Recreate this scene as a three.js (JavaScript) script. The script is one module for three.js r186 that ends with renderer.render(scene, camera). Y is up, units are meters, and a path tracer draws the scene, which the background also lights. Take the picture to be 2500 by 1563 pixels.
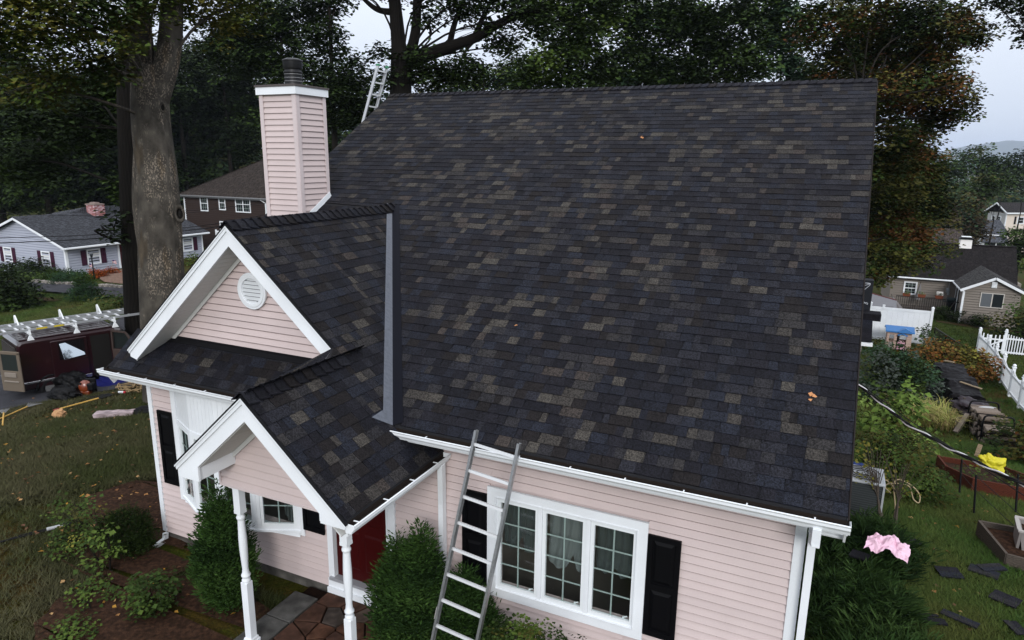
import * as THREE from 'three';
import { mergeGeometries, mergeVertices } from 'three/addons/utils/BufferGeometryUtils.js';
import { RoundedBoxGeometry } from 'three/addons/geometries/RoundedBoxGeometry.js';
import { ImprovedNoise } from 'three/addons/math/ImprovedNoise.js';

// ---------------------------------------------------------------- camera, sky, sun, exposure
const scene = new THREE.Scene();
const camera = new THREE.PerspectiveCamera(50.04, 1.6, 0.1, 12000);
{
  const yaw = 0.4359, pitch = 0.2332, roll = 0.0116;
  camera.position.set(-0.402, 6.293, 6.529);
  const f = new THREE.Vector3(-Math.sin(yaw) * Math.cos(pitch), -Math.sin(pitch), -Math.cos(yaw) * Math.cos(pitch));
  const r = new THREE.Vector3(Math.cos(yaw), 0, -Math.sin(yaw)), u = new THREE.Vector3().crossVectors(r, f);
  camera.up.copy(u).multiplyScalar(Math.cos(roll)).addScaledVector(r, -Math.sin(roll));
  camera.lookAt(camera.position.clone().add(f));
  camera.updateMatrixWorld();
}
const EYE = camera.position.clone();
const renderer = new THREE.WebGLRenderer({ antialias: true });
renderer.toneMapping = THREE.LinearToneMapping;
renderer.toneMappingExposure = 1.34;
renderer.shadowMap.enabled = true;
{ // overcast sky: even, slightly blue, a little brighter overhead
  const w = 64, h = 64, d = new Float32Array(w * h * 4);
  for (let y = 0; y < h; y++) for (let x = 0; x < w; x++) {
    const e = ((y + 0.5) / h - 0.5) * Math.PI, t = Math.pow(Math.max(0, Math.sin(e)), 0.6);
    const L = e < 0 ? 0.45 : 0.60 + 0.82 * Math.pow(t, 1.5);
    d.set([L * (0.82 + 0.12 * t), L * (0.92 + 0.05 * t), L * (1.08 - 0.04 * t), 1], (y * w + x) * 4);
  }
  const sky = new THREE.DataTexture(d, w, h, THREE.RGBAFormat, THREE.FloatType);
  sky.mapping = THREE.EquirectangularReflectionMapping; sky.magFilter = THREE.LinearFilter; sky.needsUpdate = true;
  scene.background = sky; scene.environment = sky;
  scene.backgroundIntensity = 1.0; scene.environmentIntensity = 1.0;
}
const sun = new THREE.DirectionalLight(new THREE.Color(1, 0.985, 0.97), 1.5);
sun.position.set(15, 21, 37); sun.target.position.set(-5, 0, -5);
sun.castShadow = true; sun.shadow.radius = 40; sun.shadow.mapSize.set(2048, 2048);
Object.assign(sun.shadow.camera, { left: -70, right: 40, top: 60, bottom: -60, near: 1, far: 200 });
scene.add(sun, sun.target);

// ---------------------------------------------------------------- helpers
function rng(seed) { let a = seed >>> 0; return () => { a = (a + 0x6D2B79F5) >>> 0; let t = Math.imul(a ^ (a >>> 15), 1 | a); t = (t + Math.imul(t ^ (t >>> 7), 61 | t)) ^ t; return ((t ^ (t >>> 14)) >>> 0) / 4294967296; }; }
const perlin = new ImprovedNoise();
const noise = (x, y, z = 0.37) => perlin.noise(x, y, z);
const fbm = (x, y, o = 4) => { let s = 0, a = 0.5; for (let i = 0; i < o; i++) { s += a * noise(x, y, i * 7.3 + 0.5); x *= 2.03; y *= 2.03; a *= 0.5; } return s; };
const V = (x, y, z) => new THREE.Vector3(x, y, z);
const lerp = (a, b, t) => a + (b - a) * t, clamp = (x, a, b) => Math.max(a, Math.min(b, x));
const smooth = (a, b, x) => { const t = clamp((x - a) / (b - a), 0, 1); return t * t * (3 - 2 * t); };
const taken = {};
const numbered = (n) => { const k = taken[n] = (taken[n] ?? -1) + 1; return k ? n + '_' + String(k).padStart(3, '0') : n; };
function tag(o, label, category, group, kind) { if (label) o.userData.label = label; if (category) o.userData.category = category; if (group) o.userData.group = group; if (kind) o.userData.kind = kind; return o; }
function thing(name, label, category, [x, y, z] = [0, 0, 0], turn = 0, group) {
  const o = new THREE.Group(); o.name = numbered(name); o.position.set(x, y, z); o.rotation.y = turn; scene.add(o);
  return tag(o, label, category, group);
}
function prep(g) { g = g.index ? g.toNonIndexed() : g; for (const k of Object.keys(g.attributes)) if (!['position', 'normal', 'uv', 'color'].includes(k)) g.deleteAttribute(k); g.morphAttributes = {}; return g; }
function metric(g, s = 1) { // uv in metres by the dominant axis of each face
  g = prep(g); if (!g.attributes.normal) g.computeVertexNormals();
  const p = g.attributes.position, n = g.attributes.normal, uv = new Float32Array(p.count * 2);
  for (let i = 0; i < p.count; i++) {
    const ax = Math.abs(n.getX(i)), ay = Math.abs(n.getY(i)), az = Math.abs(n.getZ(i));
    const x = p.getX(i), y = p.getY(i), z = p.getZ(i);
    const [a, b] = ax >= ay && ax >= az ? [z, y] : ay >= az ? [x, z] : [x, y];
    uv[2 * i] = a * s; uv[2 * i + 1] = b * s;
  }
  g.setAttribute('uv', new THREE.BufferAttribute(uv, 2)); return g;
}
function join(list) {
  list = [list].flat(Infinity).filter(Boolean).map((g) => { g = prep(g); if (!g.attributes.normal) g.computeVertexNormals(); return g; });
  const col = list.every((g) => g.attributes.color);
  list.forEach((g) => { if (!col && g.attributes.color) g.deleteAttribute('color'); if (!g.attributes.uv) g.setAttribute('uv', new THREE.BufferAttribute(new Float32Array(g.attributes.position.count * 2), 2)); });
  return list.length === 1 ? list[0] : mergeGeometries(list);
}
function mesh(name, geos, mat, parent, label) {
  const m = new THREE.Mesh(metric(join(geos)), mat); m.name = name; m.castShadow = m.receiveShadow = true;
  (parent || scene).add(m); if (label) m.userData.label = label; return m;
}
function raw(name, geo, mat, parent) { const m = new THREE.Mesh(geo, mat); m.name = name; m.castShadow = m.receiveShadow = true; (parent || scene).add(m); return m; }
function piece(name, geo, mat, parent, x = 0, y = 0, z = 0, rx = 0, ry = 0, rz = 0) { const m = raw(name, geo, mat, parent); m.position.set(x, y, z); m.rotation.set(rx, ry, rz); return m; }
function solo(name, geos, mat, label, category, group, kind) { const m = mesh(numbered(name), geos, mat, scene); return tag(m, label, category, group, kind); }
const B = (w, h, d, x = 0, y = 0, z = 0, rx = 0, ry = 0, rz = 0) => { const g = new THREE.BoxGeometry(w, h, d); if (rx) g.rotateX(rx); if (ry) g.rotateY(ry); if (rz) g.rotateZ(rz); return g.translate(x, y, z); };
const BB = (x0, y0, z0, x1, y1, z1) => B(Math.abs(x1 - x0), Math.abs(y1 - y0), Math.abs(z1 - z0), (x0 + x1) / 2, (y0 + y1) / 2, (z0 + z1) / 2);
const RB = (w, h, d, r, x = 0, y = 0, z = 0, rx = 0, ry = 0, rz = 0) => { const g = new RoundedBoxGeometry(w, h, d, 2, r); if (rx) g.rotateX(rx); if (ry) g.rotateY(ry); if (rz) g.rotateZ(rz); return g.translate(x, y, z); };
const CY = (r0, r1, h, x, y, z, n = 14, rx = 0, rz = 0) => { const g = new THREE.CylinderGeometry(r1, r0, h, n); if (rx) g.rotateX(rx); if (rz) g.rotateZ(rz); return g.translate(x, y, z); };
function bar(a, b, r0, r1 = r0, n = 7) { // round bar from a to b
  const d = new THREE.Vector3().subVectors(b, a), L = d.length(), g = new THREE.CylinderGeometry(r1, r0, L, n, 1);
  g.translate(0, L / 2, 0); g.applyQuaternion(new THREE.Quaternion().setFromUnitVectors(V(0, 1, 0), d.normalize())); return g.translate(a.x, a.y, a.z);
}
function beam(a, b, w, h, up = V(0, 1, 0)) { // rectangular bar, w across and h along up
  const d = new THREE.Vector3().subVectors(b, a), L = d.length(); d.normalize();
  const s = new THREE.Vector3().crossVectors(up, d).normalize(), u = new THREE.Vector3().crossVectors(d, s);
  const g = new THREE.BoxGeometry(w, h, L).translate(0, 0, L / 2); g.applyMatrix4(new THREE.Matrix4().makeBasis(s, u, d)); return g.translate(a.x, a.y, a.z);
}
const tube = (pts, r, n = 40, k = 6) => new THREE.TubeGeometry(new THREE.CatmullRomCurve3(pts), n, r, k);
function taper(pts, r0, r1, n = 12, k = 7) { // tapered tube with rough rings
  const c = new THREE.CatmullRomCurve3(pts), g = new THREE.TubeGeometry(c, n, 1, k), p = g.attributes.position;
  for (let i = 0; i <= n; i++) { const o = c.getPointAt(i / n), r = lerp(r0, r1, Math.pow(i / n, 0.8)); for (let j = 0; j <= k; j++) { const q = i * (k + 1) + j; p.setXYZ(q, o.x + (p.getX(q) - o.x) * r, o.y + (p.getY(q) - o.y) * r, o.z + (p.getZ(q) - o.z) * r); } }
  const uv = g.attributes.uv, L = c.getLength(); for (let i = 0; i < uv.count; i++) uv.setXY(i, uv.getY(i) * r0 * 6.28, uv.getX(i) * L);
  return g;
}
function solid(poly, depth, bevel = 0) { // polygon [[x,y]..] extruded along +z
  const s = new THREE.Shape(poly.map(([x, y]) => new THREE.Vector2(x, y)));
  return new THREE.ExtrudeGeometry(s, { depth, bevelEnabled: bevel > 0, bevelThickness: bevel, bevelSize: bevel, bevelOffset: -bevel, bevelSegments: 1, curveSegments: 10 });
}
function quads(list) { // list of [a,b,c,d] corners (Vector3), flat shaded
  const p = []; for (const [a, b, c, d] of list) { p.push(...a.toArray(), ...b.toArray(), ...c.toArray()); if (d) p.push(...a.toArray(), ...c.toArray(), ...d.toArray()); }
  const g = new THREE.BufferGeometry(); g.setAttribute('position', new THREE.Float32BufferAttribute(p, 3)); g.computeVertexNormals(); return g;
}
function hexa(bot, top) { // six-faced block from two rings of four corners
  const l = [[bot[3], bot[2], bot[1], bot[0]], [top[0], top[1], top[2], top[3]]];
  for (let i = 0; i < 4; i++) { const j = (i + 1) % 4; l.push([bot[i], bot[j], top[j], top[i]]); }
  return quads(l);
}

// ---------------------------------------------------------------- textures and materials
function tex(n, fn, srgb = true, m = n) {
  const d = new Uint8Array(n * m * 4);
  for (let y = 0; y < m; y++) for (let x = 0; x < n; x++) { const c = fn(x / n, y / m, x, y); d.set([clamp(c[0], 0, 1) * 255, clamp(c[1], 0, 1) * 255, clamp(c[2], 0, 1) * 255, 255], (y * n + x) * 4); }
  const t = new THREE.DataTexture(d, n, m); t.wrapS = t.wrapT = THREE.RepeatWrapping; t.magFilter = THREE.LinearFilter; t.minFilter = THREE.LinearMipmapLinearFilter;
  if (srgb) t.colorSpace = THREE.SRGBColorSpace; t.needsUpdate = true; return t;
}
const rep = (t, s, sy = s) => { const c = t.clone(); c.repeat.set(s, sy); c.needsUpdate = true; return c; };
const R0 = rng(11);
const whiteNoise = (n, seed) => { const r = rng(seed), a = new Float32Array(n * n); for (let i = 0; i < a.length; i++) a[i] = r(); return (x, y) => a[((y % n + n) % n) * n + (x % n + n) % n]; };
const W1 = whiteNoise(512, 3);
// wrapping value noise with period p cells
const vn = (() => { const t = whiteNoise(256, 9); return (u, v, p, o = 0) => { const x = u * p, y = v * p, xi = Math.floor(x), yi = Math.floor(y), fx = x - xi, fy = y - yi, a = fx * fx * (3 - 2 * fx), b = fy * fy * (3 - 2 * fy); const q = (i, j) => t(((xi + i) % p + p) % p + o * 17, ((yi + j) % p + p) % p + o * 31); return lerp(lerp(q(0, 0), q(1, 0), a), lerp(q(0, 1), q(1, 1), a), b); }; })();
const vf = (u, v, p, o = 0, oct = 4) => { let s = 0, a = 0.5, n = 0; for (let i = 0; i < oct; i++) { s += a * vn(u, v, p, o + i); n += a; p *= 2; a *= 0.5; } return s / n; };
const T = {
  granule: tex(512, (u, v, x, y) => { const g = 0.70 + 0.2 * (W1(x, y) - 0.5) + 0.3 * (W1(x >> 1, y >> 1) - 0.5) + 0.5 * (W1(x >> 2, y >> 2) - 0.5) + 0.36 * (W1(x >> 3, y >> 3) - 0.5) + (W1((x >> 1) + 77, (y >> 1) + 31) > 0.992 ? 0.28 : 0) + 0.25 * (vf(u, v, 6, 1, 3) - 0.5); return [g, g, g]; }),
  vinyl: tex(512, (u, v, x, y) => { const g = 0.955 + 0.03 * (W1(x, y) - 0.5) + 0.07 * (vf(u, v, 5, 2) - 0.5); return [g, g * 0.998, g * 0.995]; }),
  grass: tex(1024, (u, v, x, y) => { const a = vf(u, v, 6, 3, 5), b = vf(u, v, 60, 5, 3), c = W1(x, y), d = vf(u, v, 200, 8, 2), k = smooth(0.42, 0.62, a * 0.7 + b * 0.3); const s = 0.42 + 0.75 * (d * 0.6 + c * 0.4); return [s * lerp(0.42, 0.36, k), s * lerp(0.38, 0.40, k), s * lerp(0.17, 0.13, k)]; }),
  soil: tex(512, (u, v, x, y) => { const a = vf(u, v, 24, 4, 4), c = W1(x >> 1, y >> 1), s = 0.35 + 0.7 * a * (0.6 + 0.8 * c); return [s * 0.44, s * 0.32, s * 0.25]; }),
  asphalt: tex(512, (u, v, x, y) => { const s = 0.24 + 0.10 * (W1(x, y) - 0.5) + 0.08 * (vf(u, v, 6, 2) - 0.5); return [s, s, s * 1.05]; }),
  bark: tex(512, (u, v, x, y) => { const a = vf(u, v, 10, 6, 5), l = smooth(0.52, 0.66, vf(u, v, 70, 9, 3)) * smooth(0.40, 0.62, vf(u, v * 0.5, 5, 12, 3)), s = 0.40 + 0.28 * (a - 0.5) + 0.10 * (W1(x, y) - 0.5), o = smooth(0.56, 0.72, vf(u, v * 0.5, 6, 14, 3)); return [s * (1 + 0.02 * o) + 0.30 * l, s * (0.965 - 0.03 * o) + 0.27 * l, s * (0.90 - 0.09 * o) + 0.24 * l]; }),
  furrow: tex(512, (u, v, x, y) => { const w = vf(u, v, 8, 3, 3), a = Math.abs(Math.sin((u * 14 + w * 1.6) * Math.PI)), s = 0.16 + 0.16 * a + 0.1 * (W1(x, y) - 0.5); return [s, s * 0.94, s * 0.86]; }),
  wood: tex(512, (u, v, x, y) => { const a = vf(u * 1, v, 4, 1, 4), g = Math.sin((v * 40 + a * 9) * 3.1416), s = 0.72 + 0.14 * g * a + 0.16 * (vf(u, v, 64, 3, 2) - 0.5); return [s, s * 0.96, s * 0.92]; }),
  stone: tex(512, (u, v, x, y) => { const a = vf(u, v, 7, 7, 5), s = 0.66 + 0.5 * (a - 0.5) + 0.12 * (W1(x, y) - 0.5); return [s, s * 0.97, s * 0.94]; }),
  metal: tex(256, (u, v, x, y) => { const s = 0.80 + 0.16 * (vf(u, v, 12, 7, 4) - 0.5) + 0.08 * (W1(x, y >> 3) - 0.5); return [s, s, s]; }),
  roofing: tex(512, (u, v, x, y) => { const row = Math.floor(v * 14), s0 = W1(Math.floor(u * 22 + row * 3.7) + 5, row + 9), e = (v * 14) % 1; const s = (0.55 + 0.35 * s0 + 0.2 * (W1(x, y) - 0.5)) * (e < 0.12 ? 0.55 : 1); return [s, s, s]; }),
};
function M(c, rough = 0.8, o = {}) { if (Array.isArray(c) && o.specularIntensity === undefined && !o.metalness && !o.clearcoat && !o.transmission && rough > 0.2) o = { ...o, specularIntensity: Math.max(...c) < 0.12 && !o.map ? 0.22 : rough > 0.75 ? 0.2 : 0.6 }; const m = new THREE.MeshPhysicalMaterial({ roughness: rough, metalness: 0, side: THREE.DoubleSide, ...o }); if (Array.isArray(c)) m.color.setRGB(...c); else m.color.set(c); return m; }
const mat = {
  white: M([0.84, 0.87, 0.90], 0.45, { map: rep(T.vinyl, 0.5) }),
  trim: M([0.80, 0.83, 0.86], 0.55, { map: rep(T.vinyl, 0.35) }),
  pink: M([0.61, 0.508, 0.492], 0.55, { map: rep(T.vinyl, 0.4) }),
  pinkTrim: M([0.64, 0.55, 0.545], 0.55, { map: rep(T.vinyl, 0.4) }),
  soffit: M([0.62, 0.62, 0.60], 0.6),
  deck: M([0.02, 0.02, 0.022], 0.95),
  black: M([0.006, 0.006, 0.007], 0.5), blackMatte: M([0.008, 0.008, 0.009], 0.9),
  shutter: M([0.003, 0.003, 0.0038], 0.5),
  flashing: M([0.05, 0.055, 0.07], 0.38, { metalness: 0.5, map: rep(T.metal, 3) }),
  dark: M([0.012, 0.011, 0.01], 0.9), room: M([0.22, 0.20, 0.18], 0.9),
  glass: M([0.93, 0.97, 0.96], 0.03, { transmission: 1, thickness: 0, ior: 1.5 }),
  gridBar: M([0.30, 0.36, 0.34], 0.5), sash: M([0.74, 0.77, 0.78], 0.5),
  curtain: M([0.04, 0.052, 0.05], 0.95, { transmission: 0.25, thickness: 0 }), lace: M([0.15, 0.17, 0.165], 0.95, { transmission: 0.25, thickness: 0 }),
  alu: M([0.62, 0.63, 0.64], 0.36, { metalness: 0.85, map: rep(T.metal, 4) }),
  aluDull: M([0.42, 0.42, 0.42], 0.5, { metalness: 0.7, map: rep(T.metal, 4) }),
  door: M([0.04, 0.003, 0.003], 0.4),
  concrete: M([0.22, 0.22, 0.21], 0.9, { map: rep(T.stone, 0.8) }), blueStone: M([0.16, 0.165, 0.165], 0.85, { map: rep(T.stone, 0.9) }),
  soil: M([0.42, 0.40, 0.37], 1, { map: rep(T.soil, 0.9), bumpMap: rep(T.soil, 0.9), bumpScale: 0.03 }),
  asphalt: M([0.75, 0.75, 0.78], 0.9, { map: rep(T.asphalt, 0.6) }),
  bark: M([0.40, 0.385, 0.37], 0.95, { map: rep(T.bark, 0.55, 0.4), bumpMap: rep(T.bark, 0.55, 0.4), bumpScale: 0.02 }),
  oakBark: M([0.10, 0.095, 0.09], 0.95, { map: rep(T.furrow, 0.6, 0.35), bumpMap: rep(T.furrow, 0.6, 0.35), bumpScale: 0.04 }),
  darkBark: M([0.22, 0.21, 0.20], 0.95, { map: rep(T.furrow, 0.6, 0.35), bumpMap: rep(T.furrow, 0.6, 0.35), bumpScale: 0.04 }),
  oldWood: M([0.16, 0.145, 0.13], 0.9, { map: rep(T.wood, 1.5) }), paleWood: M([0.50, 0.42, 0.30], 0.85, { map: rep(T.wood, 1.5) }),
  debris: M([0.016, 0.012, 0.010], 1),
  handle: M([0.50, 0.30, 0.07], 0.6), paper: M([0.42, 0.24, 0.12], 0.9), rubber: M([0.01, 0.01, 0.011], 0.7),
};
// ---------------------------------------------------------------- terrain and ground
const TR = [[-4000, 0], [0, 0], [4, -0.1], [7, -0.4], [10, -0.9], [14, -1.7], [19, -2.7], [28, -3.8], [40, -4.2], [52, -4.2], [70, -5.2], [130, -9], [200, -15], [400, -26], [900, -30], [9000, -30]];
const TL = [[-4000, 0], [13, 0], [18, -0.45], [23, -0.95], [30, -1.5], [42, -2.4], [60, -3.2], [90, -3.5], [9000, -3.5]];
const tab = (T, d) => { let i = 1; while (i < T.length - 1 && T[i][0] < d) i++; const [a, b] = T[i - 1], [c, e] = T[i]; return lerp(b, e, clamp((d - a) / (c - a), 0, 1)); };
function H(x, z) { const w = smooth(-22, -6, x), far = smooth(60, 400, Math.hypot(x, z)); return lerp(lerp(tab(TL, -x), tab(TR, -z), w), tab(TR, Math.hypot(x, z) * 0.7), far * (1 - w)); }
{
  const n = 320, f = (t) => Math.sign(t) * (26 * Math.abs(t) + 7000 * Math.pow(Math.abs(t), 8) + 60 * Math.pow(Math.abs(t), 3));
  const pos = [], col = [], uv = [], idx = [];
  for (let j = 0; j <= n; j++) for (let i = 0; i <= n; i++) {
    const x = -6 + f(2 * i / n - 1), z = -8 + f(2 * j / n - 1), near = Math.hypot(x + 6, z + 8) < 80;
    const y = H(x, z) + (near ? 0.05 * fbm(x * 0.35, z * 0.35, 3) : 0) - 0.03;
    pos.push(x, y, z); uv.push(x / 5, z / 5);
    // bare earth and thin patches in the lawn, lusher on the right
    const bare = smooth(0.02, 0.26, fbm(x * 0.23 + 9, z * 0.23 + 4, 4) + 0.16 * (1 - smooth(1, 5, Math.abs(x + 13) + Math.abs(z + 2) * 0.7)) - 0.06 * smooth(-3, 4, x));
    const lush = smooth(-8, 2, x) * 0.55 + 0.5 * smooth(-26, -34, x);
    const v = 0.9 + 0.5 * fbm(x * 0.9, z * 0.9, 3);
    const g = [lerp(0.50, 0.30, lush), lerp(0.50, 0.46, lush), lerp(0.32, 0.20, lush)], b = [0.52, 0.40, 0.34];
    col.push(lerp(g[0], b[0], bare) * v, lerp(g[1], b[1], bare) * v, lerp(g[2], b[2], bare) * v);
  }
  for (let j = 0; j < n; j++) for (let i = 0; i < n; i++) { const a = j * (n + 1) + i; idx.push(a, a + n + 1, a + 1, a + 1, a + n + 1, a + n + 2); }
  const g = new THREE.BufferGeometry(); g.setAttribute('position', new THREE.Float32BufferAttribute(pos, 3)); g.setAttribute('color', new THREE.Float32BufferAttribute(col, 3)); g.setAttribute('uv', new THREE.Float32BufferAttribute(uv, 2)); g.setIndex(idx); g.computeVertexNormals();
  const m = M([1, 1, 1], 1, { map: T.grass, vertexColors: true, bumpMap: T.grass, bumpScale: 0.05 });
  tag(raw('ground', g, m), 'patchy lawn of grass and bare earth around the houses', null, null, 'structure');
}
// a thin draped sheet over the terrain inside a polygon [[x,z]..]
function inside(poly, x, z) { let c = false; for (let i = 0, j = poly.length - 1; i < poly.length; j = i++) { const [a, b] = poly[i], [e, d] = poly[j]; if ((b > z) !== (d > z) && x < (e - a) * (z - b) / (d - b) + a) c = !c; } return c; }
function sheet(name, poly, m, label, lift = 0.05, step = 0.5, wander = 0) {
  if (wander) { const P = []; poly.forEach((p, i) => { const q = poly[(i + 1) % poly.length], k = Math.max(1, Math.ceil(Math.hypot(q[0] - p[0], q[1] - p[1]) / 0.15)); for (let t = 0; t < k; t++) { const x = lerp(p[0], q[0], t / k), z = lerp(p[1], q[1], t / k); P.push([x + wander * (noise(x * 1.9, z * 1.9, 3) + 0.6 * noise(x * 6, z * 6, 5)), z + wander * (noise(x * 1.9, z * 1.9, 8) + 0.6 * noise(x * 6, z * 6, 2))]); } }); poly = P; }
  // strip fill: rows across z
  let zs = poly.map((p) => p[1]), z0 = Math.min(...zs), z1 = Math.max(...zs), rows = Math.max(2, Math.ceil((z1 - z0) / step)), quadsL = [];
  const cross = (z) => { const xs = []; for (let i = 0; i < poly.length; i++) { const [a, b] = poly[i], [c, d] = poly[(i + 1) % poly.length]; if ((b > z) !== (d > z)) xs.push(a + (c - a) * (z - b) / (d - b)); } return xs.sort((p, q) => p - q); };
  for (let r = 0; r < rows; r++) {
    const za = lerp(z0, z1, (r + 0.001) / rows), zb = lerp(z0, z1, (r + 0.999) / rows), A = cross(za), C = cross(zb);
    for (let s = 0; s + 1 < Math.min(A.length, C.length); s += 2) { const k = Math.max(1, Math.ceil((A[s + 1] - A[s]) / step)); for (let t = 0; t < k; t++) { const P = (X, z, u) => { const x = lerp(X[s], X[s + 1], u); return V(x, H(x, z) + lift, z); }; quadsL.push([P(A, za, t / k), P(C, zb, t / k), P(C, zb, (t + 1) / k), P(A, za, (t + 1) / k)]); } }
  }
  return tag(mesh(numbered(name), quads(quadsL), m, scene), label, null, null, 'structure');
}
sheet('driveway', [[-20.3, -2.2], [-20.6, -3.9], [-20.1, -4.6], [-19.4, -5.5], [-18.4, -6.6], [-18, -9], [-20, -14], [-24, -19.5], [-33, -21.5], [-33, -17], [-28, -10], [-27, -4], [-28, 0]], mat.asphalt, 'dark asphalt driveway under the maroon van');
sheet('street', [[-33, -21.6], [-33, -18.6], [-41, -20.2], [-47, -19.6], [-60, -20.5], [-60, -23.5], [-50, -21.9], [-44, -22.2], [-38, -22.6]], mat.asphalt, 'strip of dark asphalt drive in front of the grey house', 0.08, 1);
sheet('walkway', [[-39.5, -23.2], [-45, -23.6], [-49, -25.6], [-51.3, -28.4], [-51.6, -31.8], [-50.2, -31.8], [-49.5, -28.5], [-46, -25.4], [-40, -24.6]], M([0.36, 0.24, 0.19], 0.9, { map: rep(T.stone, 1.2) }), 'brown paved walk leading to the grey house door', 0.08, 1);
sheet('flower_bed', [[-9.9, 0.9], [-8.8, 0.25], [-7.35, 0.1], [-6.95, 0.35], [-6.9, 2.4], [-8.6, 2.6], [-9.6, 1.9]], mat.soil, 'bare brown mulch bed left of the porch', 0.035, 0.12, 0.25);
sheet('flower_bed', [[-12.6, -0.9], [-11.2, -3.2], [-10.2, -2.2], [-10, -0.45], [-8.6, -0.45], [-9.3, 0.8], [-10.6, 0.6]], mat.soil, 'brown earth along the left corner of the pink house', 0.04, 0.12, 0.5);
sheet('flower_bed', [[-4.5, -0.44], [-0.4, -0.44], [-0.4, 1.2], [-4.4, 1.2]], mat.soil, 'earth bed under the triple window', 0.03, 0.25);
sheet('gravel_edge', [[-42, -18.9], [-48, -19.1], [-48.3, -18.2], [-41.5, -17.9]], M([0.42, 0.34, 0.27], 1, { map: rep(T.soil, 0.7) }), 'strip of bare gravel beside the far drive', 0.07, 1);
// ---------------------------------------------------------------- the pink house
const house = thing('pink_house', 'pale pink vinyl sided house with a large black shingle roof and white trim', 'house', [0, 0, 0]);
const WZ = -0.43, MAIN = { ye: 3.091, zr: -7.722, yr: 7.697, x0: -10.286, x1: 0 }, mS = (MAIN.yr - MAIN.ye) / -MAIN.zr;
const GX = -7.654, GY = 5.398, PS = 0.8825, PX = -5.864, PY = GY - PS * (PX - GX), PE = -4.574, PW = -6.98, PZ = 1.522, GZ = -0.1, GW = -0.5;
const Pat = (x) => GY - PS * (x - GX);                 // the big right slope shared by gable and porch
const mainAt = (z) => MAIN.ye - mS * z;
// ---- sheathing (walls with thickness, openings left where windows and door are)
const OPEN = [[-3.80, 0.965, -2.05, 2.19], [-6.47, 0.12, -5.47, 2.24], [-9.43, 0.9, -7.04, 2.81]];
const wall = mesh('wall', [
  BB(-9.99, 0, WZ - 0.13, -9.43, 2.9, WZ - 0.045), BB(-7.04, 0, WZ - 0.13, -6.47, 2.9, WZ - 0.045), BB(-5.47, 0, WZ - 0.13, -3.80, 2.9, WZ - 0.045), BB(-2.05, 0, WZ - 0.13, -0.34, 2.9, WZ - 0.045),
  BB(-9.43, 0, WZ - 0.13, -7.04, 0.9, WZ - 0.046), BB(-3.80, 0, WZ - 0.13, -2.05, 0.965, WZ - 0.046), BB(-3.80, 2.19, WZ - 0.13, -2.05, 2.9, WZ - 0.046), BB(-6.47, 2.24, WZ - 0.13, -5.47, 2.9, WZ - 0.046), BB(-9.43, 2.81, WZ - 0.13, -7.04, 2.9, WZ - 0.046),
  BB(-0.49, 0, -15.0, -0.365, 2.95, WZ - 0.14), BB(-9.96, 0, -15.0, -9.84, 2.95, WZ - 0.14), BB(-9.86, 0, -15.0, -0.47, 2.9, -14.9),
  solid([[-9.45, 3.4], [-5.7, 3.4], [GX, 5.05]], 0.1).translate(0, 0, GW - 0.15),
  solid([[0.43, 2.95], [7.722, 7.4], [15.0, 2.95]], 0.1).rotateY(Math.PI / 2).translate(-0.47, 0, 0), solid([[0.43, 2.95], [7.722, 7.4], [15.0, 2.95]], 0.1).rotateY(Math.PI / 2).translate(-9.95, 0, 0),
], mat.pink, house);
mesh('foundation', [BB(-9.96, -1.2, -15, -0.36, 0.13, WZ - 0.02)], mat.concrete, house);
// clapboard: bl, br, tr, tl in the wall plane (u along, v up); o, U, N place the plane
function board(o, U, N, ub0, ub1, ut0, ut1, v0, v1, t0 = 0.02, t1 = -0.006) { // slanted face, then a groove that the next lip overhangs
  const P = (u, v, n) => V(o.x + U.x * u + N.x * n, v, o.z + U.z * u + N.z * n), gv = Math.max(v0 + 0.01, v1 - 0.021), k = (gv - v0) / (v1 - v0), um0 = lerp(ub0, ut0, k), um1 = lerp(ub1, ut1, k), b = -0.03;
  return [hexa([P(ub0, v0, b), P(ub1, v0, b), P(ub1, v0, t0), P(ub0, v0, t0)], [P(um0, gv, b), P(um1, gv, b), P(um1, gv, t1), P(um0, gv, t1)]), hexa([P(um0, gv, b), P(um1, gv, b), P(um1, gv, -0.026), P(um0, gv, -0.026)], [P(ut0, v1 - 0.0005, b), P(ut1, v1 - 0.0005, b), P(ut1, v1 - 0.0005, -0.026), P(ut0, v1 - 0.0005, -0.026)])];
}
const EXP = 0.1016, pinks = [mat.pink, M([0.625, 0.518, 0.502], 0.55, { map: mat.pink.map }), M([0.595, 0.495, 0.481], 0.56, { map: mat.pink.map })];
const rb = rng(5);
const sb = (g) => mesh('siding_board', g, pinks[Math.floor(rb() * 3)], wall);
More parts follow.
